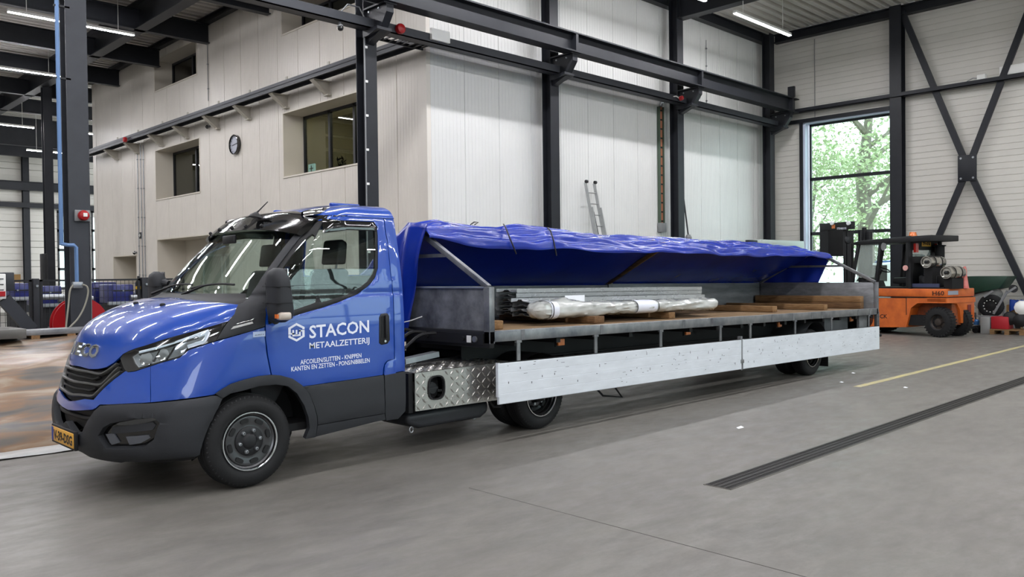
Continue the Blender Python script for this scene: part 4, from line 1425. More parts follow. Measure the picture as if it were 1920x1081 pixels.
# --- wheels
def wheel(parent, x, y, s, R=.352, w=.225, dual=False, name='wheel', hub=True):
    """outer face at y looking along -y when s = 1"""
    def Y(d): return y + s * d
    wl = MB()
    prof = [(.0 + .03, .215), (.012, .225), (.002, .25), (.0, .285), (.012, .32), (.03, .341), (.05, .349), (w * .5, R), (w - .05, .349), (w - .03, .341), (w - .012, .32), (w, .285), (w - .002, .25), (w - .012, .225), (w - .03, .215)]
    o = wl.lathe((x, y, R), (0, s, 0), prof, 56, cap=(0, 0)).build('tyre', M_TYRE, parent, smooth=True, angle=50)
    # tread grooves as thin dark rings and shoulder blocks
    mb = MB()
    for d in (.06, .09, .118, .146):
        mb.lathe((x, y, R), (0, s, 0), [(d, R * .9), (d, R + .0012), (d + .008, R + .0012), (d + .008, R * .9)], 48, cap=(0, 0))
    mb.build('tread_groove', M_RIMD, o)
    mb = MB()
    for k in range(60):
        a = 2 * math.pi * k / 60
        ca, sa = math.cos(a), math.sin(a)
        c = Vector((x + ca * .331, Y(.022), R + sa * .331))
        t = Vector((-sa, 0, ca)) * .005
        rr = Vector((ca, 0, sa)) * .009
        n = Vector((0, -s * .004, 0))
        mb.add([c - t - rr + n * 1.5, c + t - rr + n * 1.5, c + t + rr * .8 + n * .2, c - t + rr * .8 + n * .2], [(0, 1, 2, 3)])
    mb.build('shoulder_block', M_RIMD, o, kind='stuff')
    rim = MB()
    dd = .02 if not dual else .02
    if not dual:
        rim.lathe((x, y, R), (0, s, 0), [(.012, .222), (.006, .219), (.008, .208), (.03, .205), (.036, .192), (.03, .186), (.028, .165), (.036, .135), (.034, .11), (.05, .11)], 48, cap=(0, 0))
    else:
        rim.lathe((x, y, R), (0, s, 0), [(.012, .222), (.004, .219), (.008, .208), (.03, .205), (.04, .195), (.075, .19), (.085, .18), (.11, .172), (.12, .15), (.10, .12), (.10, .09), (.12, .09)], 48, cap=(0, 0))
    r = rim.build('rim', M_RIM, o, smooth=True, angle=30)
    MB().lathe((x, y, R), (0, s, 0), [(.010, .2225), (.003, .220), (.003, .213), (.009, .2085)], 48, cap=(0, 0)).build('rim_edge', M_CHROME, r, smooth=True)
    ds = .028 if not dual else .1
    for k in range(8 if not dual else 6):
        a = 2 * math.pi * (k + .3) / (8 if not dual else 6)
        mb = MB()
        P = []
        for j in range(12):
            th = 2 * math.pi * j / 12
            u_, v_ = .033 * math.copysign(abs(math.cos(th)) ** .6, math.cos(th)), .017 * math.copysign(abs(math.sin(th)) ** .7, math.sin(th))
            rad = .157 + v_
            P.append((x + math.cos(a) * rad - math.sin(a) * u_, R + math.sin(a) * rad + math.cos(a) * u_))
        mb.prism(P, 'y', Y(ds - .006), Y(ds + .03))
        mb.build('vent_hole', M_RIMD, r)
    if hub and not dual:
        MB().lathe((x, y, R), (0, s, 0), [(.06, .112), (.026, .112), (.020, .104), (.022, .06), (.012, .05), (.008, .042), (.008, .002)], 32).build('hub_cover', M_BLACK, o, smooth=True, angle=40)
        for k in range(6):
            a = 2 * math.pi * (k + .15) / 6
            MB().lathe((x + math.cos(a) * .082, Y(.03), R + math.sin(a) * .082), (0, -s, 0), [(0, .017), (.014, .016), (.026, .013), (.028, .008), (.02, .006)], 10).build('wheel_nut', M_GALV, o, smooth=True, angle=40)
    elif hub:
        MB().lathe((x, y, R), (0, s, 0), [(.13, .075), (.02, .07), (.0, .055), (-.01, .03), (-.012, .002)], 24).build('hub', M_RIMD, o, smooth=True, angle=40)
        for k in range(6):
            a = 2 * math.pi * (k + .15) / 6
            MB().lathe((x + math.cos(a) * .1, Y(.1), R + math.sin(a) * .1), (0, -s, 0), [(0, .016), (.03, .014)], 8).build('wheel_nut', M_GALV, o)
    return o
FX, RX = 2.915, 6.10
wheel(truck, FX, 5.80, 1)
wheel(truck, FX, 2 * YC - 5.80, -1)
wheel(truck, RX, 5.80, 1, dual=True)
wheel(truck, RX, 6.07, 1, dual=True, hub=False)
wheel(truck, RX, 2 * YC - 5.80, -1, dual=True, hub=False)
wheel(truck, RX, 2 * YC - 6.07, -1, dual=True, hub=False)
# wheel house and floor pan
for s in (1, -1):
    mb = MB()
    Y = (lambda y: y if s == 1 else 2 * YC - y)
    rows = []
    for k in range(19):
        a = math.pi * (-.02 + 1.04 * k / 18)
        rows.append([(FX + .12 - math.cos(a) * .46, Y(yv), .40 + math.sin(a) * .44) for yv in (5.835, 6.2)])
    mb.grid(rows)
    rows2 = [[(FX + .12 - math.cos(a) * r_, Y(6.2), .40 + math.sin(a) * r_ * .956) for r_ in (.01, .46)] for a in np.linspace(-.5, 3.64, 19)]
    mb.grid(rows2)
    mb.build('wheel_house', M_UNDER, truck, smooth=True, weld=True)
mb = MB()
mb.box(2.8, 4.36, 5.9, 2 * YC - 5.9, .36, .42)
mb.box(2.35, 2.6, 6.35, 7.27, .3, .9)
mb.box(2.6, 2.9, 6.24, 7.38, .5, 1.2)
mb.build('floor_pan', M_UNDER, truck)
mb = MB()
for y in (YC - .42, YC + .42): mb.box(4.2, 7.2, y - .04, y + .04, .56, .76)
mb.box(5.85, 6.35, YC - .5, YC + .5, .74, .8).box(6.0, 6.2, 6.2, 7.4, .3, .4)
mb.build('chassis_frame', M_UNDER, truck, bev=.01)
# --- inside the cab
def seat(y, w):
    rows = []
    mb = MB()
    prof = [(a - .2, b) for a, b in ((3.56, .92), (3.95, .94), (4.02, 1.0), (4.16, 1.62), (4.12, 1.66), (4.06, 1.64), (3.92, 1.12), (3.58, 1.06), (3.54, 1.0))]
    mb.prism(prof, 'y', y - w / 2, y + w / 2)
    o = mb.build('seat', M_SEAT, truck, bev=.035, seg=3)
    return o
s1 = seat(6.27, .50)
s2 = seat(7.2, .86)
for st, ys in ((s1, (6.27,)), (s2, (7.0, 7.42))):
    for y in ys:
        MB().prism([(3.90, 1.69), (3.93, 1.90), (3.97, 1.91), (4.02, 1.88), (4.0, 1.69)], 'y', y - .13, y + .13).build('headrest', M_BLACK, st, bev=.03, seg=3)
        MB().tube([(3.93, y - .05, 1.6), (3.96, y - .05, 1.72)], .008, 6).build('headrest_post', M_GALV, st)
mb = MB()
mb.prism([(2.95, 1.36), (3.02, 1.43), (3.22, 1.44), (3.42, 1.34), (3.44, 1.22), (3.38, .9), (3.2, .6), (3.0, .6), (2.95, 1.0)], 'y', 5.93, 7.69)
mb.build('dashboard', M_DASH, truck, bev=.02)
stw = MB()
c = Vector((3.52, 6.27, 1.34))
ax = Vector((.6, 0, .8)).normalized()
e1 = Vector((0, 1, 0))
e2 = ax.cross(e1)
stw.tube([c + (e1 * math.cos(2 * math.pi * k / 28) + e2 * math.sin(2 * math.pi * k / 28)) * .2 for k in range(28)], .017, 8, closed=True)
sw = stw.build('steering_wheel', M_BLACK, truck, smooth=True)
MB().bar(c - e1 * .2, c + e1 * .2, .05, .03, ax).bar(c, c - ax * .3, .06, .06).build('steering_spokes', M_BLACK, sw, bev=.01)
mb = MB()
mb.box(XR - .06, XR - .03, 5.93, 7.69, .5, 1.59).box(XR - .06, XR - .03, 5.97, 6.14, 1.59, 2.08).box(XR - .06, XR - .03, 7.48, 7.66, 1.59, 2.08).box(3.7, XR - .03, 6.02, 7.6, 2.085, 2.095)
mb.build('cab_lining', mat('dark_lining', '#1f2123', .85), truck)
MB().box(3.24, 3.27, YC - .11, YC + .11, 1.88, 1.95).build('interior_mirror', M_BLACK, truck, bev=.01)
# --- tool box of chequer plate with the fuel filler, tank below
M_CHEQ = mat('chequer_plate_aluminium', '#b7b5b0', .28, .85, noise=.15, nscale=6, rvar=.08)
bx0, bx1 = 4.47, 5.62
by = 5.80
mb = MB()
hole = [(4.58 + .26 + .085 * math.copysign(abs(math.cos(2 * math.pi * k / 24)) ** .7, math.cos(2 * math.pi * k / 24)) - .075, .595 + .10 * math.copysign(abs(math.sin(2 * math.pi * k / 24)) ** .7, math.sin(2 * math.pi * k / 24))) for k in range(24)]
P = at(818, 726, 'y', by)
hole = [(h[0] - 4.765 + P.x, h[1] - .595 + P.z) for h in hole]
V, Fs = tri_fill([(bx0, .385), (bx1, .37), (bx1, .735), (bx0, .725)], [hole], .15)
vs, fs = shell(V, Fs, lambda p: (p[0], by, p[1]), lambda p: (p[0], by + .01, p[1]))
mb.add(vs, fs)
mb.add([(bx0, by, .725), (bx1, by, .735), (bx1, 6.45, .745), (bx0, 6.45, .735), (bx0, by, .722), (bx1, by, .732), (bx1, 6.45, .742), (bx0, 6.45, .732)], [(0, 1, 2, 3), (4, 7, 6, 5), (0, 4, 5, 1), (1, 5, 6, 2), (2, 6, 7, 3), (3, 7, 4, 0)])
tb = mb.build('tool_box', M_CHEQ, truck)
mb = MB()                                   # raised tears, two crossing directions
def tear(c, d, nrm, L=.034, w=.010, h=.005):
    c, d, nrm = Vector(c), Vector(d).normalized(), Vector(nrm)
    sd = d.cross(nrm)
    mb.add([c - d * L, c - sd * w, c + d * L, c + sd * w, c + nrm * h - d * L * .4, c + nrm * h + d * L * .4], [(0, 1, 4), (1, 2, 5, 4), (2, 3, 5), (3, 0, 4, 5)])
pit = .066
for i in range(17):
    for j in range(6):
        x, z = bx0 + .03 + i * pit, .41 + j * pit * .86
        if z > .715 or in_poly((x, z), [(h[0] + (h[0] - P.x) * .5, h[1] + (h[1] - P.z) * .5) for h in hole]): continue
        tear((x, by - .0005, z), (1, 0, 1) if (i + j) % 2 else (1, 0, -1), (0, -1, 0))
    for j in range(9):
        x, y = bx0 + .03 + i * pit, by + .03 + j * pit
        tear((x, y, .728 + (x - bx0) * .0085), (1, 1, 0) if (i + j) % 2 else (1, -1, 0), (0, 0, 1), .032, .012, .007)
mb.build('chequer_tear', M_CHEQ, tb, kind='stuff')
MB().box(bx0 - .05, bx0 - .002, 5.83, 6.4, .37, .72).build('box_end', M_UNDER, tb)
mb = MB()
ring2 = [(P.x + (h[0] - P.x) * 1.16, P.z + (h[1] - P.z) * 1.12) for h in hole]
V, Fs = tri_fill(ring2, [hole], .1)
vs, fs = shell(V, Fs, lambda p: (p[0], by - .012, p[1]), lambda p: (p[0], by + .02, p[1]))
mb.add(vs, fs)
fl = mb.build('filler_surround', M_RUBBER, tb)
mb = MB()
mb.prism([(P.x + (h[0] - P.x) * 1.1, P.z + (h[1] - P.z) * 1.1) for h in hole], 'y', by + .09, by + .1)
mb.build('filler_cup', M_UNDER, fl)
MB().lathe((P.x, by + .09, P.z - .01), (0, -1, 0), [(0, .055), (.03, .055), (.032, .05), (.04, .05)], 20).bar((P.x - .05, by + .045, P.z - .01), (P.x + .05, by + .045, P.z - .01), .02, .02).build('filler_cap', M_BLACK, fl)
mb = MB()
mb.prism([(4.45, .35), (5.45, .36), (5.45, .25), (5.35, .2), (4.6, .2), (4.45, .26)], 'y', 5.9, 6.5)
mb.build('fuel_tank', mat('tank_plastic', '#25272b', .5), truck, bev=.04, seg=3)
for p in ((4.52, 5.93, .2), (5.28, 5.93, .22)):
    MB().tube([Vector(p) + Vector((.02 * math.cos(a), 0, .025 * math.sin(a))) for a in np.linspace(0, 6.0, 10)], .007, 6).build('tie_ring', M_GALV, truck)
MB().tube([(5.42, 5.86, .36), (5.46, 5.85, .30), (5.56, 5.86, .29), (5.64, 5.9, .33)], .012, 6).build('brake_hose', M_RUBBER, truck)
# mud guard over the rear wheels, coupling plate and hoses behind the cab
for s in (1, -1):
    mb = MB()
    Y = (lambda y: y if s == 1 else 2 * YC - y)
    mb.grid([[(RX - math.cos(a) * .42, Y(yv), .36 + math.sin(a) * .42) for yv in (5.83, 6.35)] for a in np.linspace(.1, 3.0, 14)])
    mb.build('mudguard', M_RUBBER, truck, smooth=True)
mb = MB()
mb.prism([(4.5, .76), (5.4, .76), (5.9, .84), (7.0, .84), (7.0, .76)], 'y', YC - .45, YC + .45)
mb.build('coupling_ramp', M_UNDER, truck)
mb = MB()
mb.bar((4.62, 6.18, .79), (5.02, 6.18, .83), .10, .05)
mb.build('ramp_rail', M_GALV, truck)
rng = random.Random(3)
for k in range(6):
    y = 6.3 + .16 * k
    pts = [(4.40, y, 1.0 + .03 * k), (4.55, y + .05, .86 - .02 * k), (4.75, y + .12, .84), (4.95, y + .05, 1.0 + .02 * k), (5.12, y, 1.02)]
    MB().tube(smooth_poly(pts, 5, closed=False), .016, 6).build('air_hose', M_RUBBER, truck, smooth=True)
# ================================================================ the flatbed trailer
from mathutils import noise as mnoise
M_RAIL = mat('weathered_galvanised', '#8b8c8c', .45, .55, noise=.45, nscale=5, ncol='#5c6066', rvar=.12)
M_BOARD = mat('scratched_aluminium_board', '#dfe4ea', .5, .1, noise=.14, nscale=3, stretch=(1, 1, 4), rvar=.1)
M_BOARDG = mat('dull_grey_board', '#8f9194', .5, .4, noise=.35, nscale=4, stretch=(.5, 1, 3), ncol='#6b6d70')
M_HEADB = mat('dark_steel_sheet', '#8b8d8f', .5, .2, noise=.5, nscale=4, ncol='#4a4c50', rvar=.12)
M_CHAS = mat('chassis_black', '#0e0f12', .6)
M_PLY = mat('worn_plywood_deck', '#8f7758', .75, noise=.6, nscale=3, stretch=(.4, 3, 1), ncol='#6a5138')
M_WOOD = mat('rough_timber', '#937450', .8, noise=.6, nscale=9, stretch=(6, .6, 6), ncol='#6b4c2c', bump=.3, bscale=30)
M_WOODD = mat('dark_timber', '#7c5c3a', .8, noise=.6, nscale=9, stretch=(6, .6, 6), ncol='#4a3320', bump=.3, bscale=30)
M_AMBER = mat('amber_marker_lens', '#c9743a', .3, coat=1)
SL = -.0122
def zs(x): return SL * (x - 5.25)
def tilt(v): return (v.x, v.y, v.z + zs(v.x))
TY0, TY1, TX0, TX1 = 5.6, 7.79, 5.19, 14.13
trailer = thing('flatbed_trailer', 'long grey flatbed trailer with lowered silver side boards behind the blue truck', 'trailer', (9.6, 6.7, 0))
def part(mb, name, m, **k):
    return mb.move(tilt).build(name, m, k.pop('parent', trailer), **k)
# rails
for y0, y1 in ((TY0, TY0 + .06), (TY1 - .06, TY1)):
    mb = MB()
    mb.prism([(y0, .955), (y0, 1.06), (y1, 1.06), (y1, .955)] , 'x', TX0, TX1)
    part(mb, 'side_rail', M_RAIL, bev=.008)
part(MB().box(TX1 - .06, TX1, TY0, TY1, .955, 1.06), 'end_rail', M_RAIL, bev=.008)
part(MB().box(TX0, TX0 + .06, TY0, TY1, .90, 1.06), 'end_rail', M_CHAS, bev=.008)
k = 0
for i in range(8):                                    # plywood sheets of the deck
    xa, xb = TX0 + .06 + i * (TX1 - TX0 - .12) / 8, TX0 + .06 + (i + 1) * (TX1 - TX0 - .12) / 8 - .004
    part(MB().box(xa, xb, TY0 + .06, TY1 - .06, 1.025, 1.05), 'deck_sheet', M_PLY)
# chassis
for y in (6.25, 7.15):
    mb = MB()
    mb.box(5.4, 13.9, y - .05, y + .05, .93, .955).box(5.4, 13.9, y - .05, y + .05, .70, .72).box(5.4, 13.9, y - .006, y + .006, .72, .93)
    part(mb, 'main_beam', M_CHAS)
for i in range(15):
    x = 5.6 + i * .6
    part(MB().box(x - .03, x + .03, TY0 + .06, TY1 - .06, .90, .955), 'cross_member', M_CHAS)
part(MB().box(7.0, 13.6, 6.32, 7.08, .6, .7).box(8.2, 9.6, 6.5, 6.9, .45, .6).box(5.5, 6.8, 6.3, 7.1, .82, .9), 'under_floor', M_CHAS)
# hanging side boards, near side
SB = [(5.275, 9.63), (9.675, 14.10)]
for (xa, xb) in SB:
    mb = MB()
    zt, zl = .758, .372
    prof = [(TY0 - .002, zt), (TY0 - .024, zt), (TY0 - .028, zt - .008)]
    n = 4
    for i in range(1, n):
        z = zt - (zt - zl) * i / n
        prof += [(TY0 - .028, z + .003), (TY0 - .0265, z), (TY0 - .028, z - .003)]
    prof += [(TY0 - .028, zl + .006), (TY0 - .024, zl), (TY0 - .002, zl)]
    m = len(prof)
    vs = [(x, p[0], p[1]) for x in (xa, xb) for p in prof]
    mb.add(vs, [(i, i + 1, i + 1 + m, i + m) for i in range(m - 1)] + [(m - 1, 0, m, 2 * m - 1), tuple(range(m)), tuple(range(2 * m - 1, m - 1, -1))])
    b = part(mb, 'side_board', M_BOARD)
    part(MB().box(xa - .012, xa + .01, TY0 - .032, TY0, zl + .07, zt + .004), 'edge_trim', M_BOARD, parent=b)
    part(MB().box(xa, xb, TY0 - .027, TY0 - .001, zt, zt + .006), 'top_gasket', M_RUBBER, parent=b)
    rng = random.Random(int(xa * 10))
    mb = MB()
    for q in range(60):
        x, z = rng.uniform(xa + .1, xb - .1), rng.choice((.44, .52, .56, .6, .66, .71)) + rng.uniform(-.03, .03)
        w, h = rng.choice(((.008, .02), (.012, .008), (.03, .004), (.006, .008), (.05, .003), (.006, .03)))
        mb.box(x, x + w, TY0 - .0288, TY0 - .0275, z, z + h)
    part(mb, 'scratch_marks', M_CHAS, parent=b, kind='stuff')
# hinge straps between rail and boards
for px in (973, 1118, 1240, 1352, 1408, 1492, 1560, 1630):
    x = at(px, 655, 'y', TY0).x
    mb = MB().box(x - .022, x + .022, TY0 + .002, TY0 + .014, .70, .975).box(x - .035, x + .035, TY0 - .006, TY0 + .02, .935, .957)
    part(mb, 'hinge_strap', M_RAIL)
for px in (980, 1128, 1282, 1335, 1449, 1488, 1523, 1541, 1610, 1632):
    x = at(px, 600, 'y', TY0).x
    part(MB().box(x - .025, x + .025, TY0 - .003, TY0, .958, 1.058), 'rail_clip', M_HEADB)
# latch post between the boards
x = 9.652
part(MB().box(x - .022, x + .022, TY0 - .02, TY0 + .03, .36, .80), 'latch_post', M_HEADB)
part(MB().box(x - .04, x + .04, TY0 - .035, TY0 - .005, .45, .50), 'latch_handle', M_RAIL, bev=.006)
# marker lamps
for px, py in ((1052, 641), (1290, 622), (1462, 608), (1597, 598)):
    p = at(px, py, 'y', 5.74)
    o = MB().box(p.x - .05, p.x + .05, 5.73, 5.76, p.z - .035, p.z + .035).build('marker_lamp', M_AMBER, trailer, bev=.008)
    MB().box(p.x - .06, p.x + .06, 5.76, 5.78, p.z - .045, p.z + .12).build('lamp_bracket', M_CHAS, trailer)
# headboard and front frame
PX = 5.225
part(MB().box(PX - .035, PX + .035, TY0, TY0 + .08, .94, 1.47), 'corner_post', M_RAIL, bev=.006)
part(MB().box(PX - .035, PX + .035, TY1 - .08, TY1, .94, 1.47), 'corner_post', M_RAIL, bev=.006)
part(MB().box(PX - .012, PX + .012, TY0 + .08, TY1 - .08, 1.03, 1.46), 'headboard', M_HEADB)
part(MB().box(PX - .03, PX + .03, TY0 + .08, TY1 - .08, 1.455, 1.475), 'headboard_cap', M_ALU, bev=.004)
part(MB().box(PX - .05, PX + .0, TY0 + .08, TY1 - .08, .93, 1.03), 'headboard_channel', M_CHAS)
for y, m, r in ((5.78, M_GALV, .028), (5.95, M_CHAS, .02), (6.5, M_CHAS, .02)):
    part(MB().lathe((PX - .05, y, .98), (-1, 0, 0), [(0, r), (.02, r)], 14), 'stud', m)
part(MB().box(PX - .056, PX - .05, 5.84, 5.9, .945, 1.01), 'number_tag', M_WHITE)
part(MB().tube([(PX - .02, 6.62, 1.17), (PX - .12, 6.68, 1.13), (PX - .2, 6.78, 1.10)], .006, 6), 'release_cable', M_WHITE)
RYC, RZ = 6.695, 2.05
def gable(x, zb, near=True, far=True, m=M_RAIL, tie=True):
    if near: part(MB().bar((x, TY0 + .04, zb), (x, RYC, RZ), .05, .05), 'gable_rafter', m, bev=.004)
    if far: part(MB().bar((x, TY1 - .03, zb), (x, RYC, RZ), .05, .05), 'gable_rafter', m, bev=.004)
    if tie: part(MB().box(x - .015, x + .015, RYC - .50, RYC + .50, 1.765, 1.80), 'gable_tie', m)
gable(PX, 1.465)
gable(9.62, 1.50, near=False, tie=False, m=M_WOODD)
gable(TX1 - .03, 1.50)
part(MB().box(PX, TX1 - .03, RYC - .02, RYC + .02, RZ - .05, RZ), 'ridge_bar', M_RAIL)
# far boards, tailgate, rear posts
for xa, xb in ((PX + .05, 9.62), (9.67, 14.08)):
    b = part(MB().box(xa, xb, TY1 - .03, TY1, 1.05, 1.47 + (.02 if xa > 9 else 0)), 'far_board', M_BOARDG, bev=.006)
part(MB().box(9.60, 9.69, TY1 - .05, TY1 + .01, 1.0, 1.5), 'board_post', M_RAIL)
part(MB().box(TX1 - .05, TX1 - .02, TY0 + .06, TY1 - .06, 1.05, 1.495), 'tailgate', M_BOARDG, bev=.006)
for y in (TY0, TY1 - .06):
    part(MB().box(TX1 - .03, TX1 + .03, y, y + .06, .62, 1.5), 'corner_post', M_RAIL, bev=.006)
part(MB().tube([(TX1 + .03, TY0, .60), (TX1 + .09, TY0, .60)], .025, 10), 'latch_knob', M_RUBBER)
part(MB().box(TX1 + .0, TX1 + .02, TY0 - .01, TY0 + .03, .5, 1.0), 'latch_rod', M_RAIL)
# axle, wheels, mudguards
AX = 12.02
for y, s, h in ((5.74, 1, True), (6.02, 1, False), (13.4 - 5.74, -1, False), (13.4 - 6.02, -1, False)):
    wheel(trailer, AX, y, s, dual=True, hub=h)
MB().tube([(AX, 6.1, .352), (AX, 7.3, .352)], .06, 10).build('axle', M_CHAS, trailer)
for s in (1, -1):
    Y = (lambda y: y if s == 1 else 13.4 - y)
    MB().grid([[(AX - math.cos(a) * .44, Y(yv), .38 + math.sin(a) * .44) for yv in (5.70, 6.28)] for a in np.linspace(.0, 3.1, 16)]).build('mudguard', mat('grey_mudguard', '#3c3f42', .45), trailer, smooth=True)
    MB().box(AX + .46, AX + .47, min(Y(5.72), Y(6.2)), max(Y(5.72), Y(6.2)), .1, .6).build('mud_flap', M_RUBBER, trailer)
part(MB().box(12.5, 13.35, 5.78, 6.1, .72, .94), 'storage_box', mat('grey_locker', '#5d6063', .5, .3), bev=.01)
part(MB().box(13.55, 13.95, 5.68, 5.72, .66, .95), 'gusset', M_HEADB)
part(MB().box(13.86, 13.92, TY0 + .08, TY1 - .08, .55, .95), 'rear_panel', M_CHAS)
# landing leg
mb = MB().prism([(6.85, .72), (7.35, .72), (7.25, .33), (7.02, .33)], 'y', 5.86, 6.02)
part(mb, 'landing_leg', M_CHAS)
part(MB().tube([(7.02, 5.88, .36), (7.12, 5.84, .25), (7.46, 5.84, .20), (7.28, 5.88, .42)], .012, 6), 'leg_loop', M_CHAS)

# ---------------------------------------------------------------- the blue tarpaulin
M_TARP = mat('blue_pvc_tarpaulin', '#1532a0', .24, spec=.6, noise=.2, nscale=1.5, ncol='#122a86')
tarp = thing('tarpaulin', 'blue glossy tarpaulin thrown over the ridge frame of the trailer', 'tarpaulin', (9.6, 6.7, 1.5))
crest = [(5.15, 2.12), (5.43, 2.16), (5.73, 2.13), (6.27, 2.11), (6.58, 2.145), (7.04, 2.13), (7.73, 2.09), (8.5, 2.08), (9.3, 2.08), (10.48, 2.06), (11.83, 2.05), (13.3, 2.01), (14.15, 1.90)]
lowb = [(5.15, 1.985), (5.53, 1.955), (5.78, 1.915), (6.39, 1.895), (7.03, 1.88), (8.2, 1.87), (8.98, 1.885), (10.5, 1.86), (12.2, 1.853), (14.15, 1.85)]
def lerp_tab(t, x):
    return float(np.interp(x, [a for a, _ in t], [b for _, b in t]))
def nz(x, y, z=0.): return mnoise.noise(Vector((x, y, z)))
NX, rows = 240, []
for i in range(NX + 1):
    x = 5.13 + (14.17 - 5.13) * i / NX
    zc, zl = lerp_tab(crest, x), lerp_tab(lowb, x)
    zb = 1.475 + zs(x) + (.02 if x > 9.6 else 0)
    ends = min(1, (x - 5.13) / .3, (14.17 - x) / .3)
    prof = []
    w1 = .03 * nz(x * 1.1, 3.) + .018 * nz(x * 3.1, 7.) + .008 * nz(x * 8, 1.)
    sag = .012 * math.sin(x * 2.1) + .02 * nz(x * .9, 12.)
    # near flap: from its hanging lower edge over the crest, then the far slope
    ctrl = [(6.40 + .02 * nz(x * 2, 9), zl - .03 + sag), (6.395 + .02 * nz(x * 2, 9), zl + .005 + sag), (6.43 + .03 * nz(x * 2.5, 5), zl + .05 + sag * .6), (6.50 + .03 * nz(x * 1.7, 4), zl + (zc - zl) * .58 + w1 * .9), (6.58, zl + (zc - zl) * .87 + w1 * .5),
            (6.66, zc + w1 * .3), (6.74, zc - .02), (6.95, zb + (zc - zb) * .76), (7.25, zb + (zc - zb) * .48), (7.55, zb + (zc - zb) * .21), (7.78, zb + .01), (7.825, zb - .05), (7.83, zb - .25)]
    c = smooth_poly(ctrl, 6, closed=False)
    r = []
    for j, (y, z) in enumerate(c):
        f = j / (len(c) - 1)
        amp = .034 if f < .42 else .006
        fold = amp * nz(x * 1.6 + z * 2.5, y * 14, z * 9) + amp * .5 * nz(x * 3.2 + y * 4, y * 9 + z * 6, 4.)
        if f < .42: fold += .010 * math.sin((y + z) * 46 + 2.2 * nz(x * 1.2, 2.)) * (.5 + .5 * nz(x * .8, 6.))
        if f > .42: fold += .01 * nz(x * .7 + y, y * 3) * 2
        r.append((x, y - fold * .7, z + fold * .8))
    rows.append(r)
sheet = MB().grid(rows).build('sheet', M_TARP, tarp, smooth=True, angle=80)
md = sheet.modifiers.new('thickness', 'SOLIDIFY')
md.thickness = .004
# gathered curtain of the tarpaulin at the front gable
rows = []
for i in range(41):
    f = i / 40
    r = []
    yt = 6.40 + 1.38 * f
    zt = 2.13 - max(0, (yt - 6.72)) * .60 if yt > 6.72 else 2.10 + (yt - 6.40) * .09
    yb_ = 6.80 + .98 * f
    for j in range(26):
        g = j / 25
        y = yt + (yb_ - yt) * g ** .8
        z = zt + (.92 - zt) * g
        fold = .035 * math.sin(f * 26 + 3 * g) * (.35 + .65 * g) + .02 * nz(f * 9, g * 3)
        r.append((5.12 - .025 * math.sin(math.pi * min(1, g * 1.6)) + fold, y, z))
    rows.append(r)
cur = MB().grid(rows).build('front_curtain', M_TARP, tarp, smooth=True, angle=80)
md = cur.modifiers.new('thickness', 'SOLIDIFY')
md.thickness = .004
rows = []
for i in range(31):
    f = i / 30
    yt, yb_ = 6.42 + 1.36 * f, 6.66 + 1.12 * f
    zt = 1.86 if yt < 6.72 else 1.90 - (yt - 6.72) * .42
    rows.append([(14.15 + .02 * math.sin(f * 20 + 2 * g) * g, yt + (yb_ - yt) * g, zt + (1.385 - zt) * g) for g in np.linspace(0, 1, 16)])
rc = MB().grid(rows).build('rear_curtain', M_TARP, tarp, smooth=True, angle=80)
rc.modifiers.new('thickness', 'SOLIDIFY').thickness = .004
# rubber straps
for pts in ([(944, 420), (948, 426), (955, 444), (961, 458), (968, 476)], [(1027, 427), (1032, 432), (1038, 450), (1041, 466), (1043.5, 479)]):
    P = []
    for i, (px, py) in enumerate(pts):
        P.append(at(px, py, 'y', (6.64, 6.52, 6.40, 6.37, 6.37)[i]))
    MB().tube(P, .008, 6).build('rubber_strap', M_RUBBER, tarp)
MB().tube([at(882, 421, 'y', 6.68), at(889, 416, 'y', 6.68), at(897, 416.5, 'y', 6.68), at(890, 421, 'y', 6.68)], .007, 6).build('rope_loop', M_RUBBER, tarp)

# ---------------------------------------------------------------- load on the deck
M_PROF = mat('zinc_steel_profile', '#c3c7ca', .28, .6, noise=.2, nscale=7, stretch=(.4, 1, 1), rvar=.08)
def zd(x): return 1.05 + zs(x)
def profile_stack(label, x0, x1, y0, y1, z0, n, pitch, lip, flip=1):
    t = thing('profile_stack', label, 'steel profiles', ((x0 + x1) / 2, (y0 + y1) / 2, z0), 'galvanised profiles on the trailer')
    for k in range(n):
        z = z0 + k * pitch
        rnd = random.Random(k)
        dx, dy = rnd.uniform(-.02, .02), rnd.uniform(-.006, .006)
        th = .004
        ya, yb = y0 + dy, y1 + dy
        # folded section: lip, web sloping, lip
        sec = [(ya, z + lip), (ya, z), (ya + (yb - ya) * .33, z + .012), (ya + (yb - ya) * .4, z + .03), (ya + (yb - ya) * .6, z + .03), (ya + (yb - ya) * .67, z + .012), (yb, z), (yb, z + lip)]
        sec2 = [(y + (th if i < 4 else -th), zz_ + (th if 0 < i < 7 else 0)) for i, (y, zz_) in enumerate(sec)][::-1]
        mb = MB()
        P = sec + sec2
        m = len(sec)
        vs = [(x, p[0], p[1] + zs(x)) for x in (x0 + dx, x1 + dx) for p in P]
        N = 2 * m
        fs = [(i, (i + 1) % N, (i + 1) % N + N, i + N) for i in range(N)]
        for off in (0, N):
            for i in range(m - 1): fs.append((off + i, off + i + 1, off + N - 2 - i, off + N - 1 - i))
        mb.add(vs, fs)
        mb.build('profile', M_PROF, t)
    return t
profile_stack('tall stack of nested galvanised steel profiles behind the wrapped bundle', 6.56, 10.35, 6.62, 6.96, 1.135, 6, .052, .046)
profile_stack('low stack of nested galvanised profiles between the tall stack and the wrapped bundle', 6.42, 9.9, 6.28, 6.56, 1.135, 4, .052, .046)
lab = MB().box(6.98, 7.32, 6.262, 6.267, 1.25, 1.34).build('paper_label', mat('white_paper', '#eef0f4', .6), None)
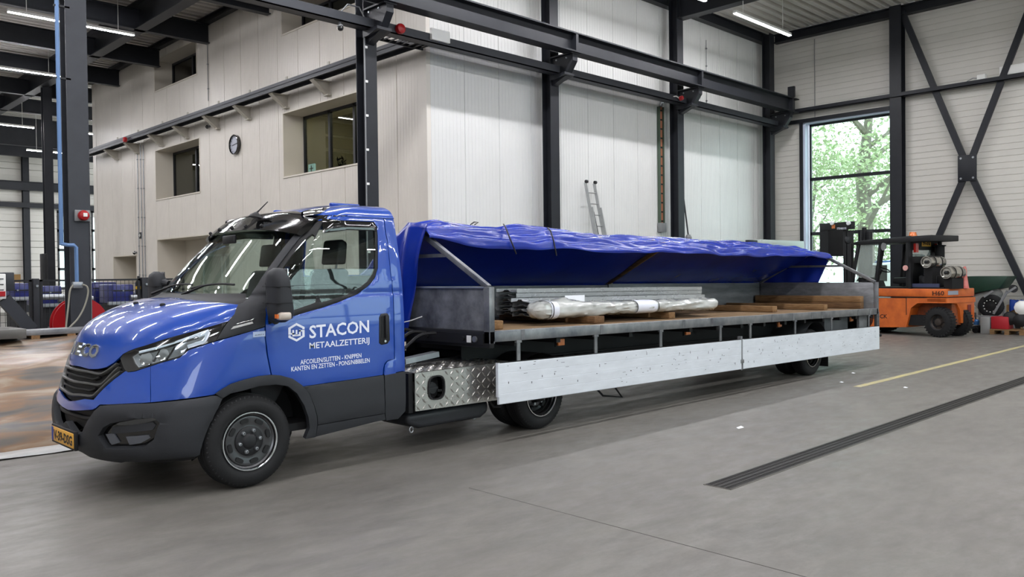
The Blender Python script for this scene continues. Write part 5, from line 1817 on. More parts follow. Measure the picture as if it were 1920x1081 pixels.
tag(lab, 'white paper sheet stuck to the side of the low profile stack', 'label')
# wrapped bundle
M_FILM = mat('clear_plastic_wrap', '#cfd2cf', .18, spec=.7, noise=.35, nscale=5, stretch=(.5, 3, 3), ncol='#a3a6a2', coat=.6)
wb = thing('wrapped_bundle', 'long bundle of profiles wrapped in clear plastic film on timber blocks', 'bundle', (8, 6.08, 1.12))
rows = []
for i in range(141):
    x = 6.24 + (9.76 - 6.24) * i / 140
    f = i / 140
    e = min(1, (f * 18) ** .5 + .25, ((1 - f) * 30) ** .5 + .3)
    ring = []
    for j in range(28):
        a = 2 * math.pi * j / 28
        ry, rz = .135 * e, (.082 + .012 * math.sin(x * 1.3)) * e
        if x < 7.1: rz *= 1 + .35 * math.exp(-((x - 6.75) / .18) ** 2) * max(0, math.sin(a))
        cs, sn = math.cos(a), math.sin(a)
        r = (abs(cs) ** 2.8 + abs(sn) ** 2.8) ** (-1 / 2.8)
        wob = .016 * nz(x * 3.2 + 3 * a, a * 1.4, 2) + .012 * nz(x * 8, a * 3, 5) + .005 * math.sin(9 * x + 3 * a)
        ring.append((x, 6.09 + (ry * r + wob) * cs, 1.215 + zs(x) + (rz * r + wob) * sn))
    rows.append(ring + [ring[0]])
mb = MB().grid(rows)
n = 29
mb.f.append(tuple(range(28)))
mb.f.append(tuple(len(mb.v) - n + i for i in range(28)))
mb.build('film_wrap', M_FILM, wb, smooth=True, angle=60, weld=True)
def band(x0, x1, name, m, g=.006):
    rws = []
    for x in (x0, (x0 + x1) / 2, x1):
        rr = []
        for j in range(29):
            a = 2 * math.pi * j / 28
            cs, sn = math.cos(a), math.sin(a)
            r = (abs(cs) ** 2.8 + abs(sn) ** 2.8) ** (-1 / 2.8)
            rr.append((x, 6.09 + (.137 * r + g) * cs, 1.215 + zs(x) + ((.084 + .012 * math.sin(x * 1.3)) * r + g) * sn))
        rws.append(rr)
    MB().grid(rws).build(name, m, wb, smooth=True)
band(6.42, 6.54, 'paper_band', mat('printed_band', '#dfe3ee', .5), .008)
band(7.93, 8.32, 'paper_band', MATS['printed_band'], .008)
for x in (6.44, 7.91, 8.34): band(x, x + .012, 'strap', M_INK, .012)
# timbers
def timber(label, x0, x1, y0, y1, z0, z1, m):
    t = MB().box(x0, x1, y0, y1, z0, z1)
    t.move(lambda v: (v.x, v.y, v.z + zs(v.x) + .004))
    o = t.build('timber', m, None, bev=.008)
    o.data.transform(Matrix.Translation((-(x0 + x1) / 2, -(y0 + y1) / 2, -(z0 + zs(x0)))))
    o.location = ((x0 + x1) / 2, (y0 + y1) / 2, z0 + zs(x0))
    tag(o, label, 'timber', 'timbers on the trailer deck')
timber('short timber block behind the front corner post of the trailer', 5.50, 5.62, 5.86, 7.5, 1.05, 1.135, M_WOOD)
timber('dark timber bearer under the front of the wrapped bundle', 7.02, 7.20, 5.87, 7.4, 1.05, 1.13, M_WOODD)
timber('light timber bearer under the rear of the wrapped bundle', 8.60, 8.74, 5.98, 7.4, 1.05, 1.13, M_WOOD)
timber('timber lying across the deck right behind the wrapped bundle', 11.42, 11.56, 6.08, 7.72, 1.05, 1.14, M_WOOD)
timber('thin timber lying across the deck between two thicker ones', 12.0, 12.1, 6.5, 7.72, 1.05, 1.10, M_WOODD)
timber('pale timber across the deck nearest the stacked pair at the tailgate', 12.84, 12.96, 5.94, 7.72, 1.05, 1.14, M_WOOD)
timber('lower timber of the stacked pair against the tailgate', 13.84, 13.98, 5.78, 7.72, 1.05, 1.155, M_WOODD)
timber('upper timber of the stacked pair against the tailgate', 13.84, 13.98, 5.78, 7.72, 1.156, 1.26, M_WOOD)
# ================================================================ things on the walls and columns
# wall clock
p = at(440, 271, 'x', XO - .05)
t = thing('wall_clock', 'round clock with black rim on the office wall', 'clock', (XO, p.y, p.z))
MB().lathe((XO, p.y, p.z), (-1, 0, 0), [(0, .27), (.09, .27), (.10, .255), (.08, .24), (.05, .24)], 36, cap=(1, 0)).build('clock_rim', M_GLOSSB, t, smooth=True)
fc = MB().lathe((XO - .05, p.y, p.z), (-1, 0, 0), [(0, .245), (.006, .245)], 36).build('clock_face', mat('clock_face_grey', '#a9adb8', .4), t)
for k in range(12):
    a = math.pi * k / 6
    MB().bar((XO - .058, p.y + math.sin(a) * .19, p.z + math.cos(a) * .19), (XO - .058, p.y + math.sin(a) * .225, p.z + math.cos(a) * .225), .015, .004, (1, 0, 0)).build('hour_mark', M_INK, fc)
for a, l, w in ((1.7, .13, .016), (-1.45, .2, .012)):
    MB().bar((XO - .064, p.y, p.z), (XO - .064, p.y + math.sin(a) * l, p.z + math.cos(a) * l), w, .004, (1, 0, 0)).build('clock_hand', M_INK, fc)
# cameras, sockets, conduits on the office wall
def dome_cam(label, px, py, plane, val, nrm):
    p = at(px, py, plane, val)
    if plane == 'y': p.z = 6.05
    t = thing('security_camera', label, 'camera', p)
    n = Vector(nrm)
    MB().lathe(p, n, [(0, .03), (.05, .03), (.07, .05), (.09, .05)], 14).build('camera_mount', M_GREYP, t, smooth=True)
    MB().lathe(p + n * .08 + Vector((0, 0, -.02)), n + Vector((0, 0, -.6)), [(0, .055), (.03, .05), (.05, .035), (.06, .01)], 16).build('camera_dome', M_GLOSSB, t, smooth=True)
dome_cam('small dark dome camera below the ledge on the office wall', 394, 237, 'x', XO, (-1, 0, 0))
dome_cam('small white camera beside the office door recess at left', 257, 473, 'x', XO, (-1, 0, 0))
dome_cam('small dome camera hanging under the tie beam left of the free column', 637, 70, 'y', 12.45, (0, -.3, -1))
def conduit(label, pts, r=.012, m=M_GALV, clips=0):
    t = thing('conduit', label, 'conduit', pts[0], 'conduits and cables')
    o = MB().tube(pts, r, 6).build('pipe', m, t)
    for k in range(clips):
        q = Vector(pts[0]) + (Vector(pts[-1]) - Vector(pts[0])) * ((k + .5) / clips)
        MB().box(q.x - .02, q.x + .02, q.y - .025, q.y + .025, q.z - .015, q.z + .015).build('clip', M_GREYP, t)
    return t
for px, nm in ((257, 'left'), (263, 'middle'), (268, 'right')):
    a, b = at(px, 272, 'x', XO - .03), at(px + 2, 520, 'x', XO - .03)
    conduit('thin grey conduit on the office wall, %s one of three' % nm, [a, (a.x, a.y, .3)], .014, M_GALV, 6)
a = at(388, 45, 'x', XO - .03)
conduit('thin cable conduit from the roof edge down to the ledge', [(a.x, a.y, 8.8), (a.x, a.y, 6.7)], .012, M_GREYP, 3)
a = at(1324, 75, 'y', YW - .02)
conduit('thin vertical cable on the white wall right of the copper busbar', [(a.x, a.y, a.z), (a.x, a.y, 6.3)], .008, M_GREYP, 4)
a = at(1527, 60, 'x', XE - .02)
conduit('thin vertical cable down the end wall above the window', [(a.x, a.y, 8.7), (a.x, a.y, wz1 + .1)], .01, M_GREYP, 0)
p = at(265, 441, 'x', XO)
t = thing('wall_socket', 'dark square socket box on the conduits of the office wall', 'socket', p)
MB().box(p.x - .05, p.x, p.y - .1, p.y + .1, p.z - .1, p.z + .1).build('socket_box', M_BLACK, t, bev=.01)
MB().box(p.x - .056, p.x - .05, p.y - .06, p.y + .06, p.z - .02, p.z + .02).box(p.x - .056, p.x - .05, p.y - .02, p.y + .02, p.z - .06, p.z + .06).build('socket_plate', M_WHITE, t)
# horns and beacons
def beacon(label, p, nrm, r=.06, plate=True):
    t = thing('warning_beacon', label, 'beacon', p)
    n = Vector(nrm)
    if plate: MB().box(p[0] - .1, p[0] + .1, p[1] - .0, p[1] + .05, p[2] - .08, p[2] + .08).build('back_box', M_GREYP, t, bev=.01)
    MB().lathe(p, n, [(0, r * .9), (.05, r), (.09, r * .85), (.11, r * .3)], 16).build('beacon_lens', M_RED, t, smooth=True)
    return t
p = at(155, 404, 'y', CY0 - .05)
t = beacon('red alarm beacon on the far left column', (p.x, CY0 - .05, p.z), (0, -1, 0), .075)
MB().box(p.x - .025, p.x + .025, CY0 - .175, CY0 - .16, p.z - .02, p.z + .03).build('sensor_window', M_WHITE, t)
MB().tube([(p.x + .09, CY0 - .02, p.z + .03), (CX[0] + .26, CY0 - .012, p.z + .02), (CX[0] + .27, CY0 - .01, p.z - .06), (CX[0] + .27, CY0 - .006, p.z - 2.2)], .005, 6).build('cable', M_GREYP, t)
p = at(748, 55, 'y', 12.36)
beacon('red beacon on the tie beam beside the free column', p, (0, -1, 0), .1, False)
p = at(1275, 185, 'y', 12.3)
t = beacon('red beacon on the tie beam at the busbar column', p, (0, -1, .2), .06, False)
MB().tube([p, p + Vector((-.1, .05, .06)), p + Vector((-.25, .08, .03))], .015, 6).build('cable', M_WHITE, t)
p = at(237, 262, 'x', 9.95)
beacon('small red beacon at the far end of the wall ledge', p, (-1, 0, 0), .09, False)
# cable and its clips on the free column
t = thing('column_cable', 'pale cable clipped down the free column', 'cable', (CX[1], CY0, 0))
MB().tube([(CX[1] - .55, 12.5, 6.25), (CX[1] - .4, 12.5, 6.42), (CX[1] - .1, CY0 - .02, 6.45), (CX[1] + .0, CY0 - .02, 6.3), (CX[1] + .0, CY0 - .012, 1.0)], .014, 6).build('cable_run', M_GREYP, t)
for k in range(8): MB().box(CX[1] + .0, CX[1] + .06, CY0 - .03, CY0 - .001, 1.4 + .62 * k, 1.44 + .62 * k).build('clip', M_WHITE, t)
# blue compressed-air pipe, valve and hose on the far left column
t = thing('air_pipe', 'blue compressed air pipe with brass valve and hose on the left column', 'pipe', (CX[0], CY0, 0))
xp = at(113, 200, 'y', 12.55).x
zp = at(120, 459, 'y', 12.5).z
xe = at(143, 470, 'y', 12.5).x
zv = at(146, 532, 'y', 12.5).z
MB().tube([(xp, 12.62, 9.0), (xp, 12.62, zp)], .028, 8).build('riser', M_BLUEPIPE, t, smooth=True)
MB().tube([(xp, 12.62, zp + .02), (xp + .05, 12.52, zp), (xe - .03, 12.5, zp), (xe, 12.5, zp - .03), (xe, 12.5, zv)], .026, 8).build('drop_pipe', M_BLUEPIPE, t, smooth=True)
for z in (6.7, 5.4, 4.4): MB().box(xp - .04, xp + .16, 12.6, 12.64, z - .012, z + .012).build('pipe_clamp', M_BLACK, t)
MB().box(xe - .06, xe + .07, 12.46, 12.54, zv - .06, zv + .03).build('valve', M_GALV, t, bev=.012)
def hz_(px, py, y=12.45): return at(px, py, 'y', y)
MB().tube(smooth_poly([tuple(hz_(*q)) for q in ((137, 534), (131, 545), (128, 575), (125, 600), (123, 625), (124, 650))], 5, closed=False), .012, 6).build('hose', mat('grey_hose', '#8f8d80', .6), t, smooth=True)
MB().tube(smooth_poly([tuple(hz_(*q)) for q in ((155, 533), (163, 537), (165, 550), (158, 575), (146, 597), (132, 612), (124, 622), (120, 640))], 5, closed=False), .012, 6).build('hose', MATS['grey_hose'], t, smooth=True)
# hose reel behind the left column
c = at(152, 606, 'y', 13.2)
t = thing('hose_reel', 'red hose reel behind the far left column', 'hose reel', (c.x, 13.2, 0))
MB().lathe((c.x, 13.2, c.z), (0, 1, 0), [(0, .38), (.02, .38), (.03, .2), (.14, .2), (.15, .38), (.17, .38)], 36).build('reel_drum', M_RED, t, smooth=True, angle=40)
MB().lathe((c.x, 13.14, c.z), (0, 1, 0), [(0, .06), (.3, .06)], 16).build('reel_hub', M_BLACK, t)
MB().box(c.x - .05, c.x + .05, 13.36, 13.42, 0, c.z + .1).build('reel_stand', M_STEEL, t)
MB().lathe((c.x, 13.235, c.z), (0, 1, 0), [(0, .3), (.09, .3)], 30).build('hose_coil', M_RUBBER, t)
# aluminium ladder leaning at the white wall
a0, a1 = Vector((15.24, 12.98, 3.80)), Vector((15.57, 12.98, 3.80))
f0, f1 = Vector((15.80, 11.75, 0)), Vector((16.16, 11.75, 0))
f0, f1 = a0 + Vector((.05, -.8, -3.8)), a1 + Vector((.05, -.8, -3.8))
t = thing('ladder', 'aluminium extension ladder leaning against the white wall', 'ladder', (f0.x, f0.y, 0))
for a, f in ((a0, f0), (a1, f1)):
    MB().bar(a, f, .03, .07, (0, 1, 0)).build('rail', M_ALU, t)
    MB().lathe(a + Vector((0, -.04, .02)), (1, 0, 0), [(-.03, .04), (.03, .04)], 10).build('end_cap', M_BLACK, t)
    d = Vector((0, -.06, 0))
    m0 = a + (f - a) * .16
    MB().bar(m0 + d, f + d, .028, .06, (0, 1, 0)).build('outer_rail', M_ALU, t)
for k in range(13):
    g = (k + .9) / 14
    MB().tube([a0 + (f0 - a0) * g, a1 + (f1 - a1) * g], .015, 8).build('rung', M_ALU, t)
mid = a0 + (f0 - a0) * .19 + Vector((.02, -.08, 0))
MB().tube([mid, mid + (f0 - a0) * .75 + Vector((.1, 0, 0))], .012, 6).build('rope', M_RUBBER, t)
# vertical copper busbar with its guard
b0, b1 = at(1241, 200, 'y', 13.0), at(1241, 428, 'y', 13.0)
t = thing('busbar', 'vertical copper conductor track on the wall left of the column', 'busbar', (b0.x, 13.05, b1.z))
MB().box(b0.x - .10, b0.x - .075, 13.0, 13.09, b1.z, b0.z).box(b0.x + .075, b0.x + .10, 13.0, 13.09, b1.z, b0.z).build('side_guide', mat('dark_green_plastic', '#4b5a4b', .5), t)
MB().box(b0.x - .05, b0.x + .05, 13.03, 13.06, b1.z + .1, b0.z).build('copper_bar', M_COPPER, t)
for k in range(13):
    z = b1.z + .2 + (b0.z - b1.z - .3) * k / 12
    MB().box(b0.x - .03, b0.x + .03, 13.015, 13.03, z - .02, z + .02).build('bar_clip', M_INK, t)
MB().box(b0.x - .13, b0.x + .13, 12.97, 13.09, b1.z - .1, b1.z + .15).build('end_box', M_GREYP, t, bev=.01)
MB().tube([(b0.x, 13.03, b0.z), (b0.x + .03, 13.03, b0.z + .1), (b0.x + .22, 12.9, b0.z + .28)], .04, 8).build('feed_pipe', M_GALV, t)
# dark rod leaning by the busbar column
a, b = at(1276, 325, 'y', 13.0), at(1291, 445, 'y', 12.6)
t = thing('steel_rod', 'thin black rod leaning beside the busbar column', 'rod', (b.x + .2, 12.2, 0))
d = (b - a).normalized()
e = a + d * ((a.z - .0) / -d.z)
MB().tube([a, e], .022, 8).build('shaft', M_BLACK, t)
MB().lathe(b, (0, 0, 1), [(-.12, .07), (.0, .09), (.08, .05)], 12).build('grey_collar', M_GREYP, t)
# a workbench by the back wall that shows over the tarpaulin
t = thing('workbench', 'pale green bench top by the back wall, just over the tarpaulin', 'workbench', (21, 11.6, 0))
p0, p1 = at(1416, 449, 'y', 11.6), at(1490, 461, 'y', 11.6)
MB().box(p0.x, p1.x + .2, 11.4, 12.1, p1.z - .1, p0.z).build('bench_top', mat('pale_green_panel', '#b9c4bd', .5), t, bev=.01)
for x in (p0.x + .1, p1.x + .05):
    for y in (11.45, 12.0): MB().box(x, x + .06, y, y + .06, 0, p1.z - .1).build('leg', M_GREYP, t)
MB().box(p0.x - .5, p0.x - .05, 11.5, 11.62, p0.z - .12, p0.z - .02).build('vice', M_BLACK, t, bev=.01)
MB().box(p0.x - .5, p0.x, 11.5, 12.0, 0, p0.z - .12).build('cabinet', M_GREYP, t)
# small plates on the end-wall beam
for px, lab in ((1532, 'left'), (1840, 'right')):
    pp = at(px, 1000, 'x', 24)
for px, py, lab in ((1470, 205, 'near the corner'), (1841, 141, 'beside the cross bracing')):
    p = at(px, py, 'x', 24.2)
    t = thing('junction_box', 'small white junction box on the end wall beam %s' % lab, 'junction box', p)
    MB().box(24.12, 24.28, p.y - .1, p.y + .1, 6.59, 6.72).build('box_body', M_WHITE, t, bev=.01)
    MB().tube([(24.15, p.y + .1, 6.64), (24.15, p.y + .2, 6.66), (24.15, p.y + .35, 6.6)], .012, 6).build('cable', M_GREYP, t)
p = at(1875, 130, 'x', 24.3)
t = thing('wall_heater', 'long white unit on the end wall behind the bracing', 'heater', (24.3, p.y, p.z))
MB().box(24.22, 24.44, 4.4, p.y, 6.62, 6.86).build('unit_body', M_WHITE, t, bev=.02)
# ================================================================ the forklift
M_OR = mat('orange_paint', '#d56c28', .45, noise=.35, nscale=4, ncol='#b4551f', coat=.2)
M_ORD = mat('dark_mottled_orange', '#a04f26', .6, noise=.5, nscale=6, ncol='#5b3522')  # darker orange mottled with brown, only inside the wheel well
M_MAST = mat('black_greasy_steel', '#1a1b1e', .45, noise=.3, nscale=6)
AXF = Vector((.25, .968, 0)).normalized()
LAT = Vector((AXF.y, -AXF.x, 0))
FO = Vector((20.72, 6.85, 0)) - AXF * .23               # near rear corner on the ground
fork = thing('forklift', 'orange forklift truck with black mast and cab parked behind the trailer', 'forklift', tuple(FO + AXF * 1.2 + LAT * .6))
def LP(l, w, z): return FO + AXF * l + LAT * w + Vector((0, 0, z))
def fpx(px, py, w=0.):
    """(l, z) on the vertical plane w metres in from the near side"""
    d = ray(px, py)
    n = LAT
    k = (FO + LAT * w - CAM).dot(n) / d.dot(n)
    q = CAM + d * k
    return (q - FO).dot(AXF), q.z
def fprism(mb, poly, w0, w1):
    n = len(poly)
    vs = [LP(l, w0, z) for l, z in poly] + [LP(l, w1, z) for l, z in poly]
    return mb.add(vs, [tuple(range(n)), tuple(range(2 * n - 1, n - 1, -1))] + [(i, i + n, (i + 1) % n + n, (i + 1) % n) for i in range(n)])
def fbox(mb, l0, l1, w0, w1, z0, z1): return fprism(mb, [(l0, z0), (l1, z0), (l1, z1), (l0, z1)], w0, w1)
FW = 1.12
zt = fpx(1740, 541)[1]
zm = fpx(1740, 557)[1]
lf = fpx(1575, 545)[0]
fbox(MB(), 0, lf, 0, FW, zm + .006, zt).build('upper_panel', M_OR, fork, bev=.02)
fbox(MB(), .02, lf, .02, FW - .02, zm - .01, zm + .008).build('panel_gap', M_RIMD, fork)
P = [fpx(*q) for q in ((1708, 577), (1699, 613), (1560, 613), (1560, 558.5), (1776, 558.5), (1776, 568), (1720, 568))]
fprism(MB(), P, 0, FW).build('body_side', M_OR, fork)
l1, z1 = fpx(1699, 570)
fbox(MB(), l1 - .012, l1 + .004, -.004, .0, .5, zm - .01).build('panel_gap', M_RIMD, fork)
mb = MB()
cw = [(FW * .52, .32), (FW, .32), (FW, zm - .01), (0, zm - .01), (0, zm - .12), (FW * .38, zm - .16), (FW * .47, zm - .3)]
vs = [LP(0, a, b) for a, b in cw] + [LP(.5, a, b) for a, b in cw]
n = len(cw)
mb.add(vs, [tuple(range(n)), tuple(range(2 * n - 1, n - 1, -1))] + [(i, i + n, (i + 1) % n + n, (i + 1) % n) for i in range(n)])
mb.build('counterweight', M_OR, fork, bev=.015)
fbox(MB(), .06, l1 - .1, .3, FW - .05, .28, zm - .02).build('wheel_well', M_ORD, fork)
fbox(MB(), .2, lf, .06, FW - .06, .25, .5).build('chassis', M_UNDER, fork)
for w in (.3, .78): MB().tube([LP(-.002, FW * .9, .45 + .0), LP(-.02, FW * .9, .45)], .001, 4) 
mb = MB()
vs = [LP(-.012, a, b) for a, b in ((FW * .74, .42), (FW * .86, .42), (FW * .86, .75), (FW * .74, .75))] + [LP(.0, a, b) for a, b in ((FW * .74, .42), (FW * .86, .42), (FW * .86, .75), (FW * .74, .75))]
mb.add(vs, [(0, 1, 2, 3), (4, 7, 6, 5), (0, 4, 5, 1), (1, 5, 6, 2), (2, 6, 7, 3), (3, 7, 4, 0)]).build('tail_lamp', mat('dark_red_lens', '#6b1512', .3), fork)
mb = MB()
a_ = [(.06, zm + .06), (.46, zm + .06), (.46, zt - .05), (.06, zt - .05)]
vs = [LP(-.004, a, b) for a, b in a_]
mb.add(vs, [(0, 1, 2, 3)])
mb.build('grab_pocket', mat('grey_pocket', '#9aa0ae', .4), fork)
def fork_text(txt, p0, p1, hgt, w, m, name, parent=fork):
    (l0, z0), (l1_, z1_) = fpx(*p0, w), fpx(*p1, w)
    V, Fs = text_mesh(txt, 1.0, bold=.015)
    lo, hi = min(v[0] for v in V), max(v[0] for v in V)
    MB().add([LP(l0 + (l1_ - l0) * (v[0] - lo) / (hi - lo), w - .004, z0 + (z1_ - z0) * (v[0] - lo) / (hi - lo) + v[1] * hgt) for v in V], Fs).build(name, m, parent)
fork_text('H60', (1748.5, 553.5), (1770.5, 553.2), .145, 0, M_INK, 'model_lettering')
fork_text('STEINBOCK', (1610, 596.5), (1664, 596.2), .14, 0, M_INK, 'side_lettering')
# wheels
def fwheel(l, w, R, wd, name='wheel'):
    o = MB().lathe(LP(l, w, R), LAT, [(.02, .17), (0, .19), (-.0, R - .07), (.03, R - .01), (wd / 2, R), (wd - .03, R - .01), (wd, R - .07), (wd, .19)], 36, cap=(0, 1)).build(name, M_TYRE, fork, smooth=True, angle=40)
    MB().lathe(LP(l, w, R), LAT, [(.01, .2), (.03, .17), (.07, .15), (.07, .1), (.03, .08), (.02, .05), (.02, .005)], 28, cap=(0, 1)).build('rim', mat('dirty_brown_rim', '#3a332e', .5, .3), o, smooth=True)
    for k in range(6):
        a = k * math.pi / 3
        q = LP(l, w + .06, R) + (AXF * math.cos(a) + Vector((0, 0, 1)) * math.sin(a)) * .125
        MB().lathe(q, -LAT, [(0, .014), (.025, .012)], 6).build('wheel_nut', M_RIMD, o)
    mb = MB()
    for k in range(30):
        a = 2 * math.pi * k / 30
        c, s_ = math.cos(a), math.sin(a)
        e = AXF * c + Vector((0, 0, 1)) * s_
        tdir = -AXF * s_ + Vector((0, 0, 1)) * c
        mb.bar(LP(l, w + .01, R) + e * (R - .045), LP(l, w + wd - .01, R) + e * (R - .045), .035, .10, e)
    mb.build('tread_lug', M_TYRE, o, kind='stuff')
    return o
wl = fpx(1757, 600)[0]
fwheel(wl, -.0, .355, .22)
fwheel(wl, .66, .355, .22)
fwheel(wl + 2.05, .0, .42, .28)
fwheel(wl + 2.05, FW - .28, .42, .28)
# deck, seat, engine
fbox(MB(), .1, lf, .05, FW - .05, zt, zt + .035).build('deck_plate', M_UNDER, fork)
e0, e1 = fpx(1745, 530)[0], fpx(1710, 530)[0]
fbox(MB(), e0, e1, .25, .9, zt + .03, zt + .32).build('engine_cover', M_BLACK, fork, bev=.04)
MB().lathe(LP((e0 + e1) / 2 - .02, .12, zt + .22), LAT, [(0, .09), (.03, .1), (.2, .1)], 16).build('air_filter', M_BLACK, fork, smooth=True)
fbox(MB(), fpx(1750, 530)[0] - .1, e1 + .05, .06, .1, zt + .03, zt + .12).build('blue_pipework', mat('dark_blue_paint', '#39405c', .4), fork)
ls = fpx(1690, 520)[0]
s_ = fprism(MB(), [(ls - .05, zt + .1), (ls + .5, zt + .12), (ls + .5, zt + .26), (ls + .1, zt + .28), (ls + .02, zt + .85), (ls - .12, zt + .83)], .35, .8).build('seat', M_BLACK, fork, bev=.04)
# overhead guard
def post(pxa, pxb, w, r=.05, name='pillar'):
    (la, za), (lb, zb_) = fpx(*pxa, 0), fpx(*pxb, 0)
    return MB().bar(LP(la, w, za), LP(lb, w, zb_), r * 1.3, r * 1.6, AXF).build(name, M_BLACK, fork, bev=.01)
for w in (.06, FW - .06):
    post((1608, 452), (1593, 545), w)
    post((1649, 452), (1639, 545), w)
    post((1700.5, 442), (1700.5, 556), w, .06)
lr0, zr = fpx(1745, 448)
lr1, _ = fpx(1600, 448)
fprism(MB(), [(lr0, zr - .04), (lr1, zr - .06), (lr1, zr + .01), (lr1 - .3, zr + .05), (fpx(1700, 442)[0], zr + .09), (lr0, zr + .1)], .0, FW).build('roof_guard', M_BLACK, fork, bev=.015)
# side pane and rear window
q = [fpx(*k_) for k_ in ((1612, 456), (1645, 457), (1637, 520), (1599, 520))]
fprism(MB(), q, .055, .06).build('windscreen', mat('hazy_pane', '#bcc9c2', .15, trans=.0, alpha=.35), fork)
lb = fpx(1703, 470)[0]
mb = MB()
fbox(mb, lb - .06, lb, .0, FW, zt + .62, zt + .78)
fbox(mb, lb - .06, lb, .0, .08, zt + .0, zr)
fbox(mb, lb - .06, lb, FW - .3, FW, zt + .0, zr)
fbox(mb, lb - .06, lb, .0, FW, zr - .24, zr)
mb.build('rear_frame', M_BLACK, fork)
fbox(MB(), lb - .04, lb - .03, .08, FW - .3, zt + .78, zr - .24).build('rear_window', MATS['hazy_pane'], fork)
MB().bar(LP(lb - .065, .3, zt + .95), LP(lb - .065, .52, zt + 1.2), .02, .01, AXF).build('wiper', M_INK, fork)
mb = MB()
vs = [LP(lb - .075, a, b) for a, b in ((.42, zr - .15), (.78, zr - .15), (.78, zr - .0), (.42, zr - .0))]
mb.add(vs, [(0, 1, 2, 3)])
pl = mb.build('number_plate', M_PLATE, fork)
V, Fs = text_mesh('TFV-47-B', .1, bold=.006)
w_ = max(v[0] for v in V)
MB().add([LP(lb - .079, .45 + v[0] * .30 / w_, zr - .115 + v[1]) for v in V], Fs).build('plate_lettering', M_INK, pl)
for w, px in ((.16, 0), (1.0, 0)):
    mb = MB()
    vs = [LP(lb - a, w + b, c) for a in (.065, .13) for b in (-.05, .05) for c in (zr - .3, zr - .08)]
    mb.add(vs, [(0, 1, 3, 2), (4, 6, 7, 5), (0, 4, 5, 1), (2, 3, 7, 6), (0, 2, 6, 4), (1, 5, 7, 3)])
    mb.build('lamp_cluster', mat('red_lens', '#a5231c', .25, coat=1), fork)
    MB().tube([LP(lb - .05, w, zr), LP(lb - .12, w + .05, zr + .06), LP(lb - .15, w + .1, zr + .02)], .02, 6).build('lamp_arm', M_BLACK, fork)
l_, z_ = fpx(1697, 436)
MB().lathe(LP(l_, .3, zr + .1), (0, 0, 1), [(0, .1), (.03, .1), (.05, .085), (.1, .08), (.11, .05)], 20).build('beacon', mat('orange_beacon', '#d2691e', .25, coat=1), fork, smooth=True)
# mirrors, exhaust
MB().lathe(LP(fpx(1657, 462)[0], -.02, fpx(1657, 462)[1]), LAT + AXF * -.4, [(0, .10), (.04, .08), (.05, .02)], 16).build('mirror', M_GREYP, fork, smooth=True)
MB().lathe(LP(fpx(1595, 450)[0], -.12, fpx(1595, 450)[1]), AXF * -1 + LAT * -.4, [(0, .1), (.04, .08), (.05, .02)], 16).build('mirror', M_BLACK, fork, smooth=True)
MB().tube([LP(lr1, .0, zr - .03), LP(lr1 + .05, -.1, zr - .02), LP(lr1 + .05, -.1, zr - .25)], .012, 6).build('mirror_arm', M_BLACK, fork)
MB().lathe(LP(fpx(1762, 480, .9)[0], .9, zt), (0, 0, 1), [(0, .11), (1.02, .11), (1.03, .14), (1.05, .14), (1.06, .05), (1.18, .05)], 18).build('exhaust_stack', M_UNDER, fork, smooth=True, angle=40)
# gas bottles lying across
for (px, py), nm in (((1738, 491), 'gas_bottle'), ((1775, 511), 'gas_bottle')):
    l_, z_ = fpx(px, py, .05)
    o = MB().lathe(LP(l_, .02, z_), LAT, [(.03, .02), (.03, .1), (0, .125), (.0, .14), (.03, .145), (.12, .145), (.13, .152), (.5, .152), (.51, .145), (.6, .13), (.64, .06)], 30).build(nm, mat('dark_chrome', '#c4c0b8', .13, .9, noise=.25, nscale=5), fork, smooth=True, angle=40)
    MB().lathe(LP(l_, .01, z_), LAT, [(.0, .045), (-.03, .03), (-.04, .01)], 12).build('bottle_valve', M_RIMD, o, smooth=True)
    for w in (.16, .42): MB().lathe(LP(l_, w, z_), LAT, [(0, .157), (.035, .157)], 30, cap=(0, 0)).build('bottle_strap', M_RIMD, o)
    fbox(MB(), l_ - .1, l_ + .1, .1, .55, zt, z_ - .13).build('bottle_cradle', M_UNDER, fork)
c = fpx(1809, 528, .75)
MB().lathe(LP(c[0], .75, zt), (0, 0, 1), [(0, .09), (.02, .09), (.05, .085), (.34, .045), (.4, .05), (.52, .025)], 20).build('traffic_cone', mat('faded_pink_cone', '#d98a82', .5, noise=.5, nscale=2, ncol='#c9574c', stretch=(1, 1, 2)), fork, smooth=True)
MB().lathe(LP(fpx(1699, 502)[0], -.04, fpx(1699, 502)[1]), LAT, [(0, .065), (.02, .065)], 24).build('speed_disc', mat('pink_disc', '#d9a39c', .5), fork)
# steering wheel, console
c0 = LP(fpx(1630, 505)[0], .5, fpx(1630, 505)[1])
MB().tube([c0 + (AXF * math.cos(a) + LAT * math.sin(a)) * .19 + Vector((0, 0, .07 * math.cos(a))) for a in np.linspace(0, 2 * math.pi, 24, endpoint=False)], .016, 6, closed=True).build('steering_wheel', M_BLACK, fork, smooth=True)
MB().tube([c0, c0 + AXF * .3 + Vector((0, 0, -.5))], .03, 6).build('steering_column', M_BLACK, fork)
lc = fpx(1612, 525)[0]
fprism(MB(), [(lc - .15, zt - .05), (lc + .35, zt - .05), (lc + .3, zt + .12), (lc - .05, zt + .2)], .2, .9).build('console', M_BLACK, fork, bev=.02)
